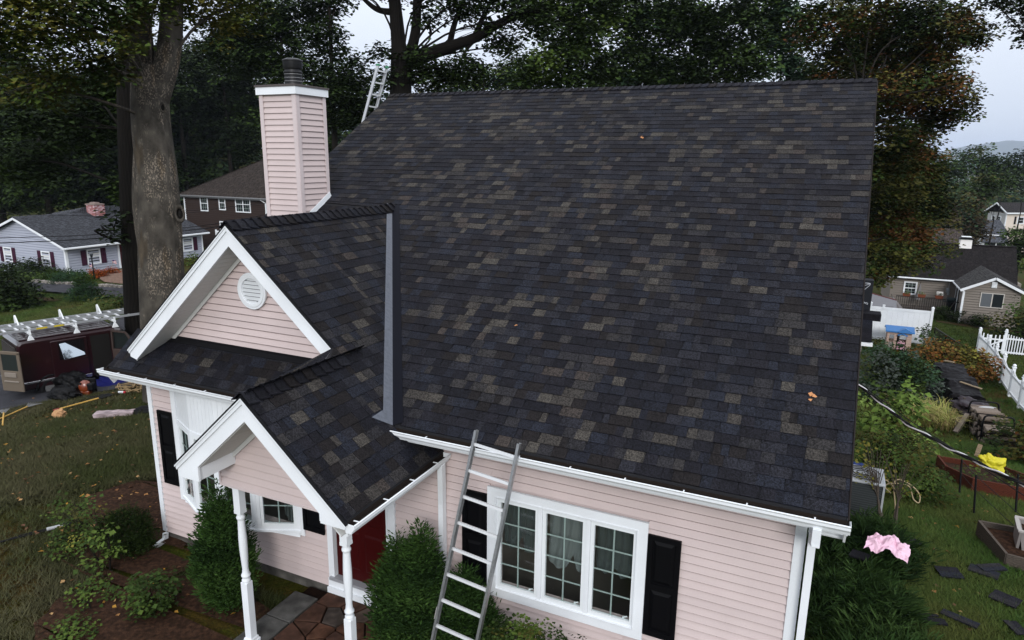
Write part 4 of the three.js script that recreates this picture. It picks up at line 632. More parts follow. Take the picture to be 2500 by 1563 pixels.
[[690, 52, [[660, 120, 75], [720, 200, 80], [600, 60, 90], [700, 40, 60], [560, 120, 80], [690, 290, 75], [730, 330, 60]], [G.deep, G.dark, G.mid], 'dark tree behind the pink chimney', 0.2],
 [800, 44, [[810, 170, 52], [790, 250, 60], [770, 90, 45], [840, 230, 42], [760, 10, 50], [860, 275, 30]], [G.deep, G.dark], 'dark tree left of the rear ladder', 0.18],
 [1330, 42, [[1300, 170, 60], [1340, 90, 75], [1400, 30, 80], [1280, 10, 60], [1390, 160, 60], [1240, 190, 40]], [G.dark, G.mid, G.mid, G.fresh], 'mid green oak right of the big dark oak', 0.2],
 [1500, 48, [[1490, 160, 65], [1530, 80, 80], [1460, 20, 70], [1580, 170, 60], [1610, 30, 70]], [G.dark, G.dark, G.mid, G.blue], 'dark green tree above the middle of the ridge', 0.21],
 [1690, 46, [[1680, 150, 65], [1720, 70, 80], [1640, 60, 65], [1760, 160, 60]], [G.dark, G.dark, G.mid], 'dark green tree above the right third of the ridge', 0.21],
 [1830, 50, [[1830, 130, 60], [1860, 60, 70], [1800, 10, 70], [1890, 170, 50]], [G.mid, G.blue, G.blue], 'bluish green tree left of the rust coloured maple', 0.22],
 [1140, 66, [[1120, 195, 42], [1180, 190, 42], [1230, 170, 50], [1060, 200, 40]], [G.mid, G.fresh, G.blue], 'pale green far tree just above the ridge under the oak limb', 0.26],
 [1600, 70, [[1560, 185, 40], [1640, 185, 40], [1420, 190, 40], [1480, 195, 36]], [G.mid, G.blue, G.fresh], 'far tree showing low over the ridge between nearer trunks', 0.28],
].forEach(([x, D, bl, tints, label, leaf], i) => { const b = foot(x, D, 500); tree('forest_tree', label, null, b, { seed: 440 + 9 * i, h: 22, r0: 0.34, blobs: bl.map(([X, Y, R]) => blob(X, Y, D + (X % 5) - 2, R)), leaf, tints, c: { lai: 8.5, ragged: 0.55, gap: -0.24 } }); });
// ---- right: rust tinged maple, yellow green maple and trees beyond
{
  const D = 31, b = foot(1950, D, 900);
  tree('maple_tree', 'tall maple with rust tinged leaves over the right end of the ridge', null, b, { seed: 520, h: 17, r0: 0.30, limb: 0.09, blobs: [[1960, 60, 85], [1985, 160, 75], [2060, 20, 100], [2090, 120, 100], [2060, 230, 95], [2170, 60, 95], [2180, 170, 95], [2150, 270, 85], [2245, 215, 60], [2275, 260, 40], [2240, 60, 70], [2300, 85, 42], [2090, 330, 80], [2130, 380, 60], [2225, 285, 40], [2020, 130, 80], [2100, 390, 70], [2160, 330, 55], [2200, 120, 60], [2110, 190, 90]].map(([X, Y, R], i) => blob(X, Y, D + (i % 4) - 1.5, R, { y: 0.62, d: 1.25 })), leaf: 0.13, tints: [G.deep, G.dark, G.olive, G.olive, G.mid, G.rust, [0.09, 0.08, 0.018]], c: { lai: 6, ragged: 0.6, gap: -0.12 } });
}
{
  const D = 37, b = foot(1940, D, 760);
  tree('maple_tree', 'yellow green maple beside the right roof edge, hanging over the tan house', null, b, { seed: 540, h: 10, r0: 0.22, limb: 0.07, blobs: [[2110, 450, 70], [2170, 430, 55], [2100, 530, 70], [2165, 510, 62], [2110, 610, 55], [2160, 590, 42], [2215, 470, 36], [2060, 500, 60], [2080, 650, 34], [2190, 625, 24, 0.5], [2230, 590, 22, 0.5], [2120, 400, 70], [2190, 390, 48], [2130, 560, 70], [2075, 580, 55], [2090, 460, 75]].map(([X, Y, R, d], i) => blob(X, Y, D + (i % 4) - 1.5, R, { y: 0.75, d: (d || 1) * 1.3 })), leaf: 0.14, tints: [G.deep, G.dark, G.olive, G.olive, G.mid, [0.07, 0.075, 0.016], G.rust], c: { lai: 6.5, ragged: 0.55, gap: -0.2 } });
}
tree('maple_tree', 'overhanging maple whose leafy branch enters at the top right corner', null, foot(2620, 20, 900), { seed: 560, h: 13, r0: 0.3, limb: 0.06, blobs: [[2400, 20, 32], [2412, 85, 22], [2350, 5, 24], [2455, 40, 60], [2520, -40, 120], [2600, -60, 140], [2420, -30, 40]].map(([X, Y, R]) => blob(X, Y, 20, R, { y: 0.6 })), leaf: 0.10, tints: [G.deep, G.dark, G.dark], c: { lai: 5, ragged: 0.7, gap: -0.1 } });
[[2275, 78, [[2270, 490, 42], [2300, 540, 36], [2250, 545, 40], [2285, 590, 26]], [G.brown, G.brown, G.olive, G.blue], 'thinning greyish tree behind the tan roof', 0.26],
 [2405, 66, [[2405, 560, 30], [2425, 590, 36], [2390, 590, 22]], [G.deep, G.dark, G.mid], 'dark green tree at the right edge before the white house', 0.2],
 [2330, 84, [[2305, 462, 26], [2330, 440, 32]], [G.dark, G.mid, G.olive], 'round tree left of the far white house', 0.3],
].forEach(([x, D, bl, tints, label, leaf], i) => { const b = foot(x, D, 620); tree('garden_tree', label, null, b, { seed: 580 + 9 * i, h: 9, r0: 0.2, blobs: bl.map(([X, Y, R]) => blob(X, Y, D, R)), leaf, tints, c: { lai: 6 } }); });
[[2240, 118, [[2235, 420, 40], [2255, 385, 36]], [G.dark, G.mid, G.blue], 'first tall tree of the valley wood beside the maple'], [2300, 130, [[2295, 400, 40], [2310, 370, 30]], [G.mid, G.olive, G.blue], 'olive green tree of the valley wood below the hill'], [2350, 125, [[2350, 420, 42], [2345, 390, 30]], [G.dark, G.mid], 'dark tree of the valley wood left of the white house'], [2400, 140, [[2395, 410, 42], [2415, 385, 36]], [G.deep, G.dark, G.blue], 'dark blue green tree of the valley wood at the right edge'], [2195, 112, [[2200, 450, 40], [2205, 500, 40]], [G.mid, G.olive], 'tree of the valley wood low behind the yellow green maple'],
].forEach(([x, D, bl, tints, label], i) => { const b = foot(x, D, 560); tree('forest_tree', label, null, b, { seed: 610 + 9 * i, h: 12, r0: 0.3, twigs: 1, blobs: bl.map(([X, Y, R]) => blob(X, Y, D, R)), leaf: 0.42, tints, c: { lai: 5 } }); });
{ // distant wood, one mass
  const g = new THREE.Group(); g.name = 'distant_wood'; scene.add(g); tag(g, 'far wood filling the valley below the blue hill', null, null, 'stuff');
  const r = rng(640), bl = []; for (let i = 0; i < 150; i++) { const D = 170 + 330 * r(), x = lerp(1700, 2700, r()), p = at(x, 400, D), h = H(p.x, p.z); bl.push({ c: V(p.x, h + 9, p.z), r: [8 + 4 * r(), 9 + 3 * r(), 8] }); }
  for (let i = 0; i < 60; i++) { const D = 120 + 120 * r(), x = lerp(-300, 900, r()), p = at(x, 400, D); bl.push({ c: V(p.x, H(p.x, p.z) + 12, p.z), r: [9 + 4 * r(), 13 + 3 * r(), 9] }); }
  crown(g, bl, 1.0, [G.deep, G.dark, G.mid, G.blue, G.olive], 641, { lai: 1.6, name: 'wood_crowns', gap: -0.4 });
}
{ // wooded hill on the horizon
  const p = [], ix = [], n = 120, m = 12; for (let j = 0; j <= m; j++) for (let i = 0; i <= n; i++) { const u = i / n, x = lerp(1500, 3300, u), D = 5200 + 120 * j, base = at(x, 372, D), top = smooth(0, 1, j / m), hgt = top * (8 + 205 * smooth(2060, 2400, x) * (1 - 0.25 * smooth(2420, 2900, x)) + 8 * noise(x * 0.03, 3) + 5 * noise(x * 0.2, 5) + 2.5 * noise(x * 0.9, 8)); p.push(base.x, -36 + hgt + 40 * top, base.z); }
  for (let j = 0; j < m; j++) for (let i = 0; i < n; i++) { const a = j * (n + 1) + i; ix.push(a, a + 1, a + n + 1, a + 1, a + n + 2, a + n + 1); }
  const g = new THREE.BufferGeometry(); g.setAttribute('position', new THREE.Float32BufferAttribute(p, 3)); g.setIndex(ix); g.computeVertexNormals();
  tag(raw('hill', g, M([0.045, 0.06, 0.04], 1)), 'low wooded hill fading into blue haze', null, null, 'structure');
}
// ---------------------------------------------------------------- ladders
function ladder(name, label, A, d, across, w, len, before, phase, o = {}) { // A: rung line origin, d: down along the rail
  const t = thing(name, label, 'ladder', [0, 0, 0]), n = new THREE.Vector3().crossVectors(across, d).normalize();
  const foot0 = A.clone().addScaledVector(d, len); t.position.copy(foot0);
  const L = (p) => p.clone().sub(foot0), rw = 0.065, rt = 0.028;
  for (const s of [0, 1]) { // channel section rails
    const a = A.clone().addScaledVector(across, s * w).addScaledVector(d, -before), b = A.clone().addScaledVector(across, s * w).addScaledVector(d, len), sg = s ? 1 : -1, web = across.clone().multiplyScalar(sg * rt / 2), f1 = n.clone().multiplyScalar(rw / 2);
    const rl = mesh('rail', [beam(L(a).add(web), L(b).add(web), 0.005, rw, n), beam(L(a).add(f1), L(b).add(f1), rt, 0.006, n), beam(L(a).sub(f1), L(b).sub(f1), rt, 0.006, n)], o.mat || mat.alu, t);
    if (o.caps) mesh('rail_cap', beam(L(a), L(a).addScaledVector(d, 0.05), rt + 0.012, rw + 0.012, n), M([0.03, 0.16, 0.08], 0.6), rl);
    if (o.sticker && !s) mesh('sticker', [beam(L(A).addScaledVector(d, 1.92).addScaledVector(across, -rt).addScaledVector(n, 0), L(A).addScaledVector(d, 2.06).addScaledVector(across, -rt), 0.002, rw * 0.8, n)], M([0.6, 0.58, 0.56], 0.5), rl);
    if (o.sticker && !s) mesh('sticker', [beam(L(A).addScaledVector(d, 1.985).addScaledVector(across, -rt - 0.0015), L(A).addScaledVector(d, 2.045).addScaledVector(across, -rt - 0.0015), 0.002, rw * 0.7, n), beam(L(A).addScaledVector(d, 1.93).addScaledVector(across, -rt - 0.0015), L(A).addScaledVector(d, 1.955).addScaledVector(across, -rt - 0.0015), 0.002, rw * 0.5, n)], M([0.45, 0.03, 0.03], 0.5), rl);
    mesh('ladder_foot', B(rt + 0.02, 0.03, rw + 0.03, L(b).x, L(b).y + 0.01, L(b).z), mat.rubber, rl);
  }
  for (let k = phase; k * 0.3048 < len - 0.1; k++) { const p = A.clone().addScaledVector(d, k * 0.3048); mesh('rung', [beam(L(p).addScaledVector(across, 0.002), L(p).addScaledVector(across, w - 0.002), 0.032, 0.03, d)], o.rung || mat.rungs, t); }
  return t;
}
mat.rungs = M([0.72, 0.73, 0.74], 0.4, { metalness: 0.35 });
ladder('extension_ladder', 'aluminium extension ladder leaning on the front gutter beside the triple window', V(-3.81, 3.147, 0.193), V(-0.101, -0.965, 0.241).normalize(), V(0.995, -0.098, 0.012).normalize(), 0.534, 3.24, 0.16, 0, { sticker: true });
{ const d = V(0, -1.313, 0.649).normalize(); ladder('extension_ladder', 'weathered aluminium ladder standing above the far left roof edge', V(-10.42, 8.22, -7.37), d, V(0, -0.03, -1).normalize(), 0.36, 9.0, 0.16, 0, { caps: true }); }
{ // tree limb behind knots are in the beech; bricks of the porch floor follow
  const t = tag(mesh(numbered('porch_floor'), [BB(-6.9, -0.1, WZ + 0.03, -4.55, 0.028, 2.6)], M([0.10, 0.085, 0.075], 1, { map: rep(T.soil, 1) }), scene), 'flagstone paving of the porch floor', null, null, 'structure');
  const kerb = []; for (let i = 0; i < 5; i++) mesh('kerb_stone', RB(0.42, 0.1, 0.58, 0.012, -6.78, 0.015, 0.1 + i * 0.595), mat.blueStone, t);
  // irregular flags: cells cut by the bisectors with their neighbours
  const r = rng(91), S = []; for (let j = 0; j < 11; j++) for (let i = 0; i < 7; i++) S.push([-6.5 + (i + 0.15 + 0.7 * r()) * 0.3, WZ + 0.06 + (j + 0.15 + 0.7 * r()) * 0.285]);
  const cols = [[0.17, 0.085, 0.055], [0.14, 0.075, 0.055], [0.20, 0.11, 0.07], [0.12, 0.10, 0.09], [0.16, 0.12, 0.10], [0.13, 0.07, 0.05]].map((c) => M(c, 0.8, { map: rep(T.stone, 1.3), bumpMap: rep(T.stone, 1.3), bumpScale: 0.008 }));
  S.forEach(([x, z], i) => {
    let poly = [[-6.54, WZ + 0.06], [-4.56, WZ + 0.06], [-4.56, 2.6], [-6.54, 2.6]];
    S.forEach(([a, b], j) => { if (i === j || Math.hypot(a - x, b - z) > 1.1) return; const mx = (a + x) / 2, mz = (b + z) / 2, nx = a - x, nz = b - z, l = Math.hypot(nx, nz), f = (p) => ((p[0] - mx) * nx + (p[1] - mz) * nz) / l + 0.011, out = [];
      poly.forEach((p, k) => { const q = poly[(k + 1) % poly.length], u = f(p), v = f(q); if (u <= 0) out.push(p); if (u * v < 0) { const s = u / (u - v); out.push([lerp(p[0], q[0], s), lerp(p[1], q[1], s)]); } }); poly = out; });
    if (poly.length < 3) return; const y = 0.055 + 0.008 * r();
    const g = solid(poly.map(([a, b]) => [a - x, -(b - z)]), 0.04, 0.006).rotateX(-Math.PI / 2).translate(x, y - 0.04, z); mesh('flagstone', g, cols[Math.floor(r() * 6)], t);
  });
}
// ---------------------------------------------------------------- the maroon van and what lies round it
mat.cargo = M([0.05, 0.045, 0.042], 0.95);
{
  const vx = -21.7, vz = -6.91, v = thing('van', 'dark maroon work van with open doors and ladders on its white roof rack', 'van', [vx, -0.98, vz], 1.27);
  const paint = M([0.014, 0.0018, 0.0038], 0.3, { clearcoat: 1, clearcoatRoughness: 0.08 }), lit = paint, beige = M([0.13, 0.105, 0.08], 0.8), vglass = M([0.02, 0.025, 0.025], 0.04, { specularIntensity: 1 }), chrome = M([0.7, 0.7, 0.72], 0.2, { metalness: 0.9 });
  const side = [[-2.0, 0.38], [2.28, 0.38], [2.38, 0.6], [2.36, 0.98], [2.2, 1.1], [1.38, 1.2], [0.78, 1.82], [0.6, 1.875], [-1.9, 1.875], [-2.0, 1.78], [-2.06, 1.0]];
  mesh('body', [solid(side, 1.62, 0.06).translate(0, 0, -0.81)], paint, v);
  mesh('roof_panel', [RB(2.55, 0.05, 1.5, 0.02, -0.65, 1.90, 0), ...[-0.5, -0.25, 0, 0.25, 0.5].map((z) => RB(2.4, 0.03, 0.05, 0.012, -0.65, 1.922, z))], lit, v);
  mesh('window', [quads([[V(0.83, 1.78, 0.874), V(1.36, 1.2, 0.874), V(0.45, 1.2, 0.874), V(0.45, 1.75, 0.874)]]), quads([[V(0.80, 1.80, 0.78), V(1.40, 1.2, 0.8), V(1.40, 1.2, -0.8), V(0.80, 1.80, -0.78)]]).translate(0.075, 0.035, 0)], vglass, v);
  const open = mesh('door_opening', [BB(-0.12, 0.45, 0.82, 0.42, 1.74, 0.878)], mat.dark, v);
  const sd = mesh('door', RB(0.95, 1.3, 0.05, 0.02, -0.72, 1.12, 0.925), lit, v, 'maroon sliding door pushed back');
  mesh('window', RB(0.64, 0.50, 0.02, 0.008, 0, 0, 0, -0.35).rotateY(0.3).translate(-0.66, 1.44, 0.98), M([0.5, 0.55, 0.58], 0.03, { metalness: 1 }), sd); mesh('window_seal', RB(0.72, 0.58, 0.02, 0.01, -0.66, 1.44, 0.94), mat.blackMatte, sd);
  mesh('handle', RB(0.12, 0.03, 0.03, 0.01, -0.32, 1.1, 0.955), mat.black, sd);
  mesh('side_trim', [RB(1.0, 0.06, 0.03, 0.01, -1.58, 0.62, 0.88), RB(0.5, 0.05, 0.03, 0.01, -0.95, 0.58, 0.885), RB(0.98, 0.11, 0.03, 0.01, -0.70, 0.53, 0.955)], chrome, v);
  for (const z of [0.78, -0.78]) for (const x of [-1.28, 1.55]) { const w = mesh('wheel', new THREE.TorusGeometry(0.25, 0.10, 10, 26).translate(x, 0.34, z), mat.rubber, v); mesh('rim', [CY(0.19, 0.19, 0.16, x, 0.34, z, 20, Math.PI / 2)], mat.aluDull, w); }
  mesh('wheel_arch', [new THREE.TorusGeometry(0.40, 0.03, 8, 24, Math.PI).translate(-1.28, 0.34, 0.87), new THREE.TorusGeometry(0.40, 0.03, 8, 24, Math.PI).translate(1.55, 0.34, 0.87)], mat.blackMatte, v);
  mesh('bumper', [RB(0.16, 0.16, 1.8, 0.05, -2.12, 0.50, 0)], chrome, v); mesh('bumper', [RB(0.16, 0.2, 1.8, 0.05, 2.42, 0.5, 0)], chrome, v);
  mesh('cargo_opening', BB(-2.075, 0.6, -0.7, -2.02, 1.7, 0.72), mat.cargo, v);
  const rd = mesh('door', [RB(0.05, 0.62, 0.72, 0.02, 0, 0.31, 0), RB(0.05, 0.6, 0.1, 0.02, 0, 0.88, 0.31), RB(0.05, 0.6, 0.1, 0.02, 0, 0.88, -0.31), RB(0.05, 0.1, 0.72, 0.02, 0, 1.15, 0)].map((g) => g.rotateY(0.55).translate(-2.25, 0.5, 0.98)), beige, v, 'open rear door showing its beige inside');
  mesh('pane', RB(0.02, 0.52, 0.56, 0.005, 0, 0.88, 0).rotateY(0.55).translate(-2.25, 0.5, 0.98), vglass, rd); mesh('door_pocket', [RB(0.06, 0.14, 0.4, 0.02, -0.03, 0.5, 0), RB(0.05, 0.05, 0.5, 0.02, -0.03, 0.3, 0)].map((g) => g.rotateY(0.55).translate(-2.25, 0.5, 0.98)), M([0.2, 0.17, 0.14], 0.7), rd);
  const fd = mesh('door', [RB(0.95, 0.75, 0.06, 0.03, 0, 0.4, 0), beam(V(-0.45, 0.75, 0), V(-0.42, 1.36, 0), 0.05, 0.05), beam(V(-0.42, 1.36, 0), V(0.05, 1.33, 0), 0.05, 0.05), beam(V(0.05, 1.33, 0), V(0.46, 0.75, 0), 0.05, 0.05)].map((g) => g.rotateY(-1.0).translate(0.72, 0.45, 1.28)), M([0.05, 0.035, 0.03], 0.6), v, 'open front passenger door');
  mesh('tail_lamp', RB(0.04, 0.4, 0.1, 0.012, -2.07, 1.0, 0.84), M([0.2, 0.01, 0.012], 0.2), v);
  const wm = M([0.75, 0.77, 0.78], 0.45);
  for (const x of [-1.62, -0.42, 0.66]) {
    const r = mesh('roof_rack', [B(0.05, 0.05, 1.62, x, 2.06, 0), B(0.05, 0.26, 0.035, x, 2.06, 0.76), B(0.05, 0.42, 0.04, x, 2.14, -0.80), beam(V(x, 2.06, -0.4), V(x, 2.36, -0.78), 0.04, 0.04)], wm, v);
    for (const z of [0.77, -0.77]) mesh('rack_foot', hexa([V(x - 0.09, 1.87, z - 0.03), V(x + 0.09, 1.87, z - 0.03), V(x + 0.09, 1.87, z + 0.03), V(x - 0.09, 1.87, z + 0.03)], [V(x - 0.03, 2.0, z - 0.025), V(x + 0.03, 2.0, z - 0.025), V(x + 0.03, 2.0, z + 0.025), V(x - 0.03, 2.0, z + 0.025)]), wm, r);
  }
  const f = V(Math.cos(1.27), 0, -Math.sin(1.27)), s = V(Math.sin(1.27), 0, Math.cos(1.27)), o = V(vx, 1.14, vz);
  for (const [k, lift, lab] of [[0, 0, 'plain aluminium ladder on the far side of the van roof rack'], [1, 0.02, 'nearer aluminium ladder with yellow stickers lying on the van roof rack']]) {
    const railV = M([0.34, 0.35, 0.36], 0.45, { metalness: 0.3 }), t = thing('extension_ladder', lab, 'ladder', o.clone().add(V(0, lift, 0)).toArray()), A = f.clone().multiplyScalar(-3.1 + k * 0.3), Bq = f.clone().multiplyScalar(2.6 - k * 0.3), hw = k ? 0.25 : 0.2, off = k ? 0.3 : -0.42;
    for (const sg of [-1, 1]) { const q = s.clone().multiplyScalar(off + sg * hw); mesh('rail', [beam(A.clone().add(q), Bq.clone().add(q), 0.03, 0.07)], railV, t); if (k && sg > 0) for (const [e, c] of [[-1.4, [0.55, 0.42, 0.02]], [-0.95, [0.55, 0.42, 0.02]], [-0.7, [0.6, 0.6, 0.6]]]) mesh('sticker', beam(f.clone().multiplyScalar(e).add(q).addScaledVector(s, 0.017), f.clone().multiplyScalar(e + 0.28).add(q).addScaledVector(s, 0.017), 0.003, 0.05), M(c, 0.5), t); }
    for (let e = -2.75; e < 2.3; e += 0.305) mesh('rung', beam(f.clone().multiplyScalar(e).addScaledVector(s, off - hw), f.clone().multiplyScalar(e).addScaledVector(s, off + hw), 0.06, 0.03), mat.rungs, t);
  }
}
const hp = (x, z, k = 0) => V(x, H(x, z) + k, z);
{ // crumpled bags, blower, rakes, insulation and other tools on the lawn
  const crumple = (rx, ry, rz, seed, k = 0.35, n = 26) => { const g = mergeVertices(new THREE.IcosahedronGeometry(1, 12).deleteAttribute('uv').deleteAttribute('normal')), p = g.attributes.position; for (let i = 0; i < p.count; i++) { const x = p.getX(i), y = p.getY(i), z = p.getZ(i), f = 1 + k * noise(x * 1.7 + seed, y * 1.7, z * 1.7) + k * 0.5 * Math.abs(noise(x * 4 + seed, y * 4, z * 4)) + k * 0.2 * noise(x * 9, y * 9 + seed, z * 9); p.setXYZ(i, x * f * rx, Math.max(-0.55, y * f) * ry, z * f * rz); } g.computeVertexNormals(); return g; };
  scene.userData.crumple = crumple;
  const bagM = M([0.003, 0.003, 0.0033], 0.45, { specularIntensity: 0.25 });
  const lay = (name, geo, m, x, z, up, label, cat) => { const o = raw(numbered(name), geo, m, scene); o.position.copy(hp(x, z, up)); tag(o, label, cat); return o; };
  lay('rubbish_bag', crumple(0.5, 0.22, 0.3, 3), bagM, -19.9, -4.95, 0.15, 'low black rubbish bag on the lawn edge nearest the shovel', 'bag');
  lay('rubbish_bag', crumple(0.5, 0.34, 0.4, 8), bagM, -20.75, -5.7, 0.2, 'taller black rubbish bag against the van rear wheel', 'bag');
  lay('paper_bag', crumple(0.16, 0.1, 0.13, 5, 0.6), mat.paper, -18.2, -3.75, 0.05, 'crumpled brown paper bag on the lawn below the shovel handle', 'bag');
  lay('tarp', crumple(0.75, 0.06, 0.45, 12, 0.6), M([0.01, 0.012, 0.09], 0.5), -19.9, -6.55, 0.03, 'crumpled dark blue tarp beside the van door', 'tarp');
  lay('cloth', crumple(0.3, 0.09, 0.22, 15, 0.6), mat.blackMatte, -16.05, -4.6, 0.03, 'small dark cloth at the end of the insulation slab', 'cloth');
  { const t = thing('insulation_batt', 'pale pink slab of insulation lying on the lawn', 'insulation', hp(-16.5, -4.1).toArray(), 0.62), g = new THREE.BoxGeometry(0.92, 0.10, 0.27, 40, 4, 14), p = g.attributes.position; for (let i = 0; i < p.count; i++) { const k = 0.025 * noise(p.getX(i) * 7, p.getY(i) * 9, p.getZ(i) * 7); p.setXYZ(i, p.getX(i) + k, p.getY(i) + 0.075 + k, p.getZ(i) + k * 1.2); } g.computeVertexNormals(); raw('facing', g, M([0.74, 0.62, 0.68], 0.6, { map: rep(T.stone, 1) }), t); }
  { const b = hp(-19.55, -5.35), t = thing('leaf_blower', 'orange and black backpack leaf blower standing on the lawn', 'leaf blower', b.toArray(), 0.6); t.scale.setScalar(0.75);
    mesh('housing', [new THREE.SphereGeometry(0.24, 24, 16).scale(1, 1.15, 0.75).translate(0, 0.34, 0), RB(0.36, 0.22, 0.3, 0.06, 0, 0.12, 0)], M([0.16, 0.03, 0.008], 0.35, { clearcoat: 0.6 }), t); mesh('back_frame', [RB(0.4, 0.6, 0.1, 0.04, 0.12, 0.33, -0.2), RB(0.42, 0.06, 0.4, 0.02, 0.05, 0.03, -0.05), RB(0.26, 0.3, 0.3, 0.06, 0.2, 0.36, 0.0)], mat.black, t);
    raw('tube', join([tube([V(-0.1, 0.12, 0.2), V(0.05, 0.07, 0.45), V(0.35, 0.07, 0.52), V(0.62, 0.08, 0.42)], 0.055, 24, 10), tube([V(0.6, 0.08, 0.43), V(0.78, 0.07, 0.35)], 0.075, 6, 10)]), mat.black, t); mesh('cap', CY(0.05, 0.05, 0.05, -0.12, 0.52, 0.14, 14), mat.black, t); }
  { const a = hp(-18.55, -5.05, 0.06), b = hp(-18.75, -3.95, 0.05), t = thing('shovel', 'yellow handled shovel with a red grip lying below the leaf blower', 'shovel', a.toArray()); const e = b.clone().sub(a); mesh('handle', bar(V(0, 0, 0), e, 0.022), mat.handle, t); mesh('grip', bar(e.clone().multiplyScalar(0.9), e.clone().multiplyScalar(1.02), 0.034), M([0.16, 0.012, 0.012], 0.5), t); mesh('blade', [RB(0.24, 0.03, 0.34, 0.012, 0, 0.0, -0.2)], mat.black, t); }
  const rake = (a, b, label, fan) => { const t = thing('rake', label, 'rake', a.toArray()), e = b.clone().sub(a), d = e.clone().normalize(), s = V(-d.z, 0, d.x); mesh('handle', bar(V(0, 0, 0), e, 0.02), mat.handle, t); for (let i = -4; i <= 4; i++) mesh('tine', bar(e.clone().addScaledVector(s, i * 0.01), e.clone().addScaledVector(d, 0.32).addScaledVector(s, i * fan), 0.006), mat.aluDull, t); mesh('brace', bar(e.clone().addScaledVector(d, 0.2).addScaledVector(s, -fan * 3), e.clone().addScaledVector(d, 0.2).addScaledVector(s, fan * 3), 0.008), mat.aluDull, t); };
  rake(hp(-19.35, -2.5, 0.06), hp(-19.95, -3.95, 0.09), 'rake with a fan of grey tines lying toward the driveway', 0.05); rake(hp(-18.9, -2.75, 0.05), hp(-19.75, -3.25, 0.16), 'shorter rake crossing the handle of the first one', 0.03);
  { const c = hp(-18.55, -6.05), t = thing('rope', 'loose coil of tan rope beside the red tool tub', 'rope', c.toArray()), pts = [], r = rng(8); for (let i = 0; i < 60; i++) { const a = i * 0.55; pts.push(V(Math.cos(a) * (0.24 + 0.14 * r()) + 0.25 * Math.sin(i * 0.2), 0.04 + 0.12 * r(), Math.sin(a) * (0.2 + 0.1 * r()))); } raw('coil', tube(pts, 0.018, 360, 5), M([0.24, 0.17, 0.09], 0.9), t); }
  { const c = hp(-18.25, -6.5), t = thing('tool_tub', 'red plastic tool tub with black rim by the corner of the house', 'tub', c.toArray(), 0.5); mesh('tub', hexa([V(-0.2, 0, -0.14), V(0.2, 0, -0.14), V(0.2, 0, 0.14), V(-0.2, 0, 0.14)], [V(-0.26, 0.26, -0.19), V(0.26, 0.26, -0.19), V(0.26, 0.26, 0.19), V(-0.26, 0.26, 0.19)]), M([0.16, 0.012, 0.014], 0.4), t); mesh('rim', [RB(0.56, 0.05, 0.42, 0.02, 0, 0.27, 0)], mat.black, t); }
  { const t = thing('can', 'white drink can with a red end lying by the rope', 'can', hp(-18.5, -5.72, 0.035).toArray(), 0.4); mesh('can', CY(0.035, 0.035, 0.2, 0, 0, 0, 16, 0, Math.PI / 2), M([0.6, 0.62, 0.64], 0.35), t); mesh('can_end', CY(0.036, 0.036, 0.06, 0.08, 0, 0, 16, 0, Math.PI / 2), M([0.4, 0.02, 0.03], 0.35), t); }
  { const c = hp(-11.9, 0.05), t = thing('power_cord', 'black power cord with a joined plug trailing over the lawn', 'cord', c.toArray()), q = (x, z, k = 0.02) => hp(x, z, k).sub(c);
    raw('cord', join([tube([q(-13.3, 1.9), q(-12.6, 1.25), q(-12.1, 0.55), q(-11.85, 0.1), q(-11.6, -0.1), q(-11.25, -0.3), q(-10.9, -0.6)], 0.013, 60, 5), tube([q(-12.6, 1.6), q(-12.35, 1.15), q(-12.2, 0.6), q(-11.9, 0.13)], 0.013, 40, 5), tube([q(-11.6, -0.75), q(-11.35, -1.35), q(-10.9, -1.9), q(-10.15, -2.3)], 0.016, 40, 5), tube([q(-13.2, 2.3), q(-12.3, 2.0), q(-12.0, 2.3)], 0.012, 30, 5)]), mat.rubber, t);
    mesh('plug', [bar(q(-11.98, 0.33, 0.04), q(-11.86, 0.12, 0.04), 0.03, 0.028)], M([0.35, 0.36, 0.37], 0.4), t); mesh('plug', [bar(q(-11.86, 0.12, 0.045), q(-11.78, 0.03, 0.045), 0.045, 0.04, 10)], mat.black, t); }
}
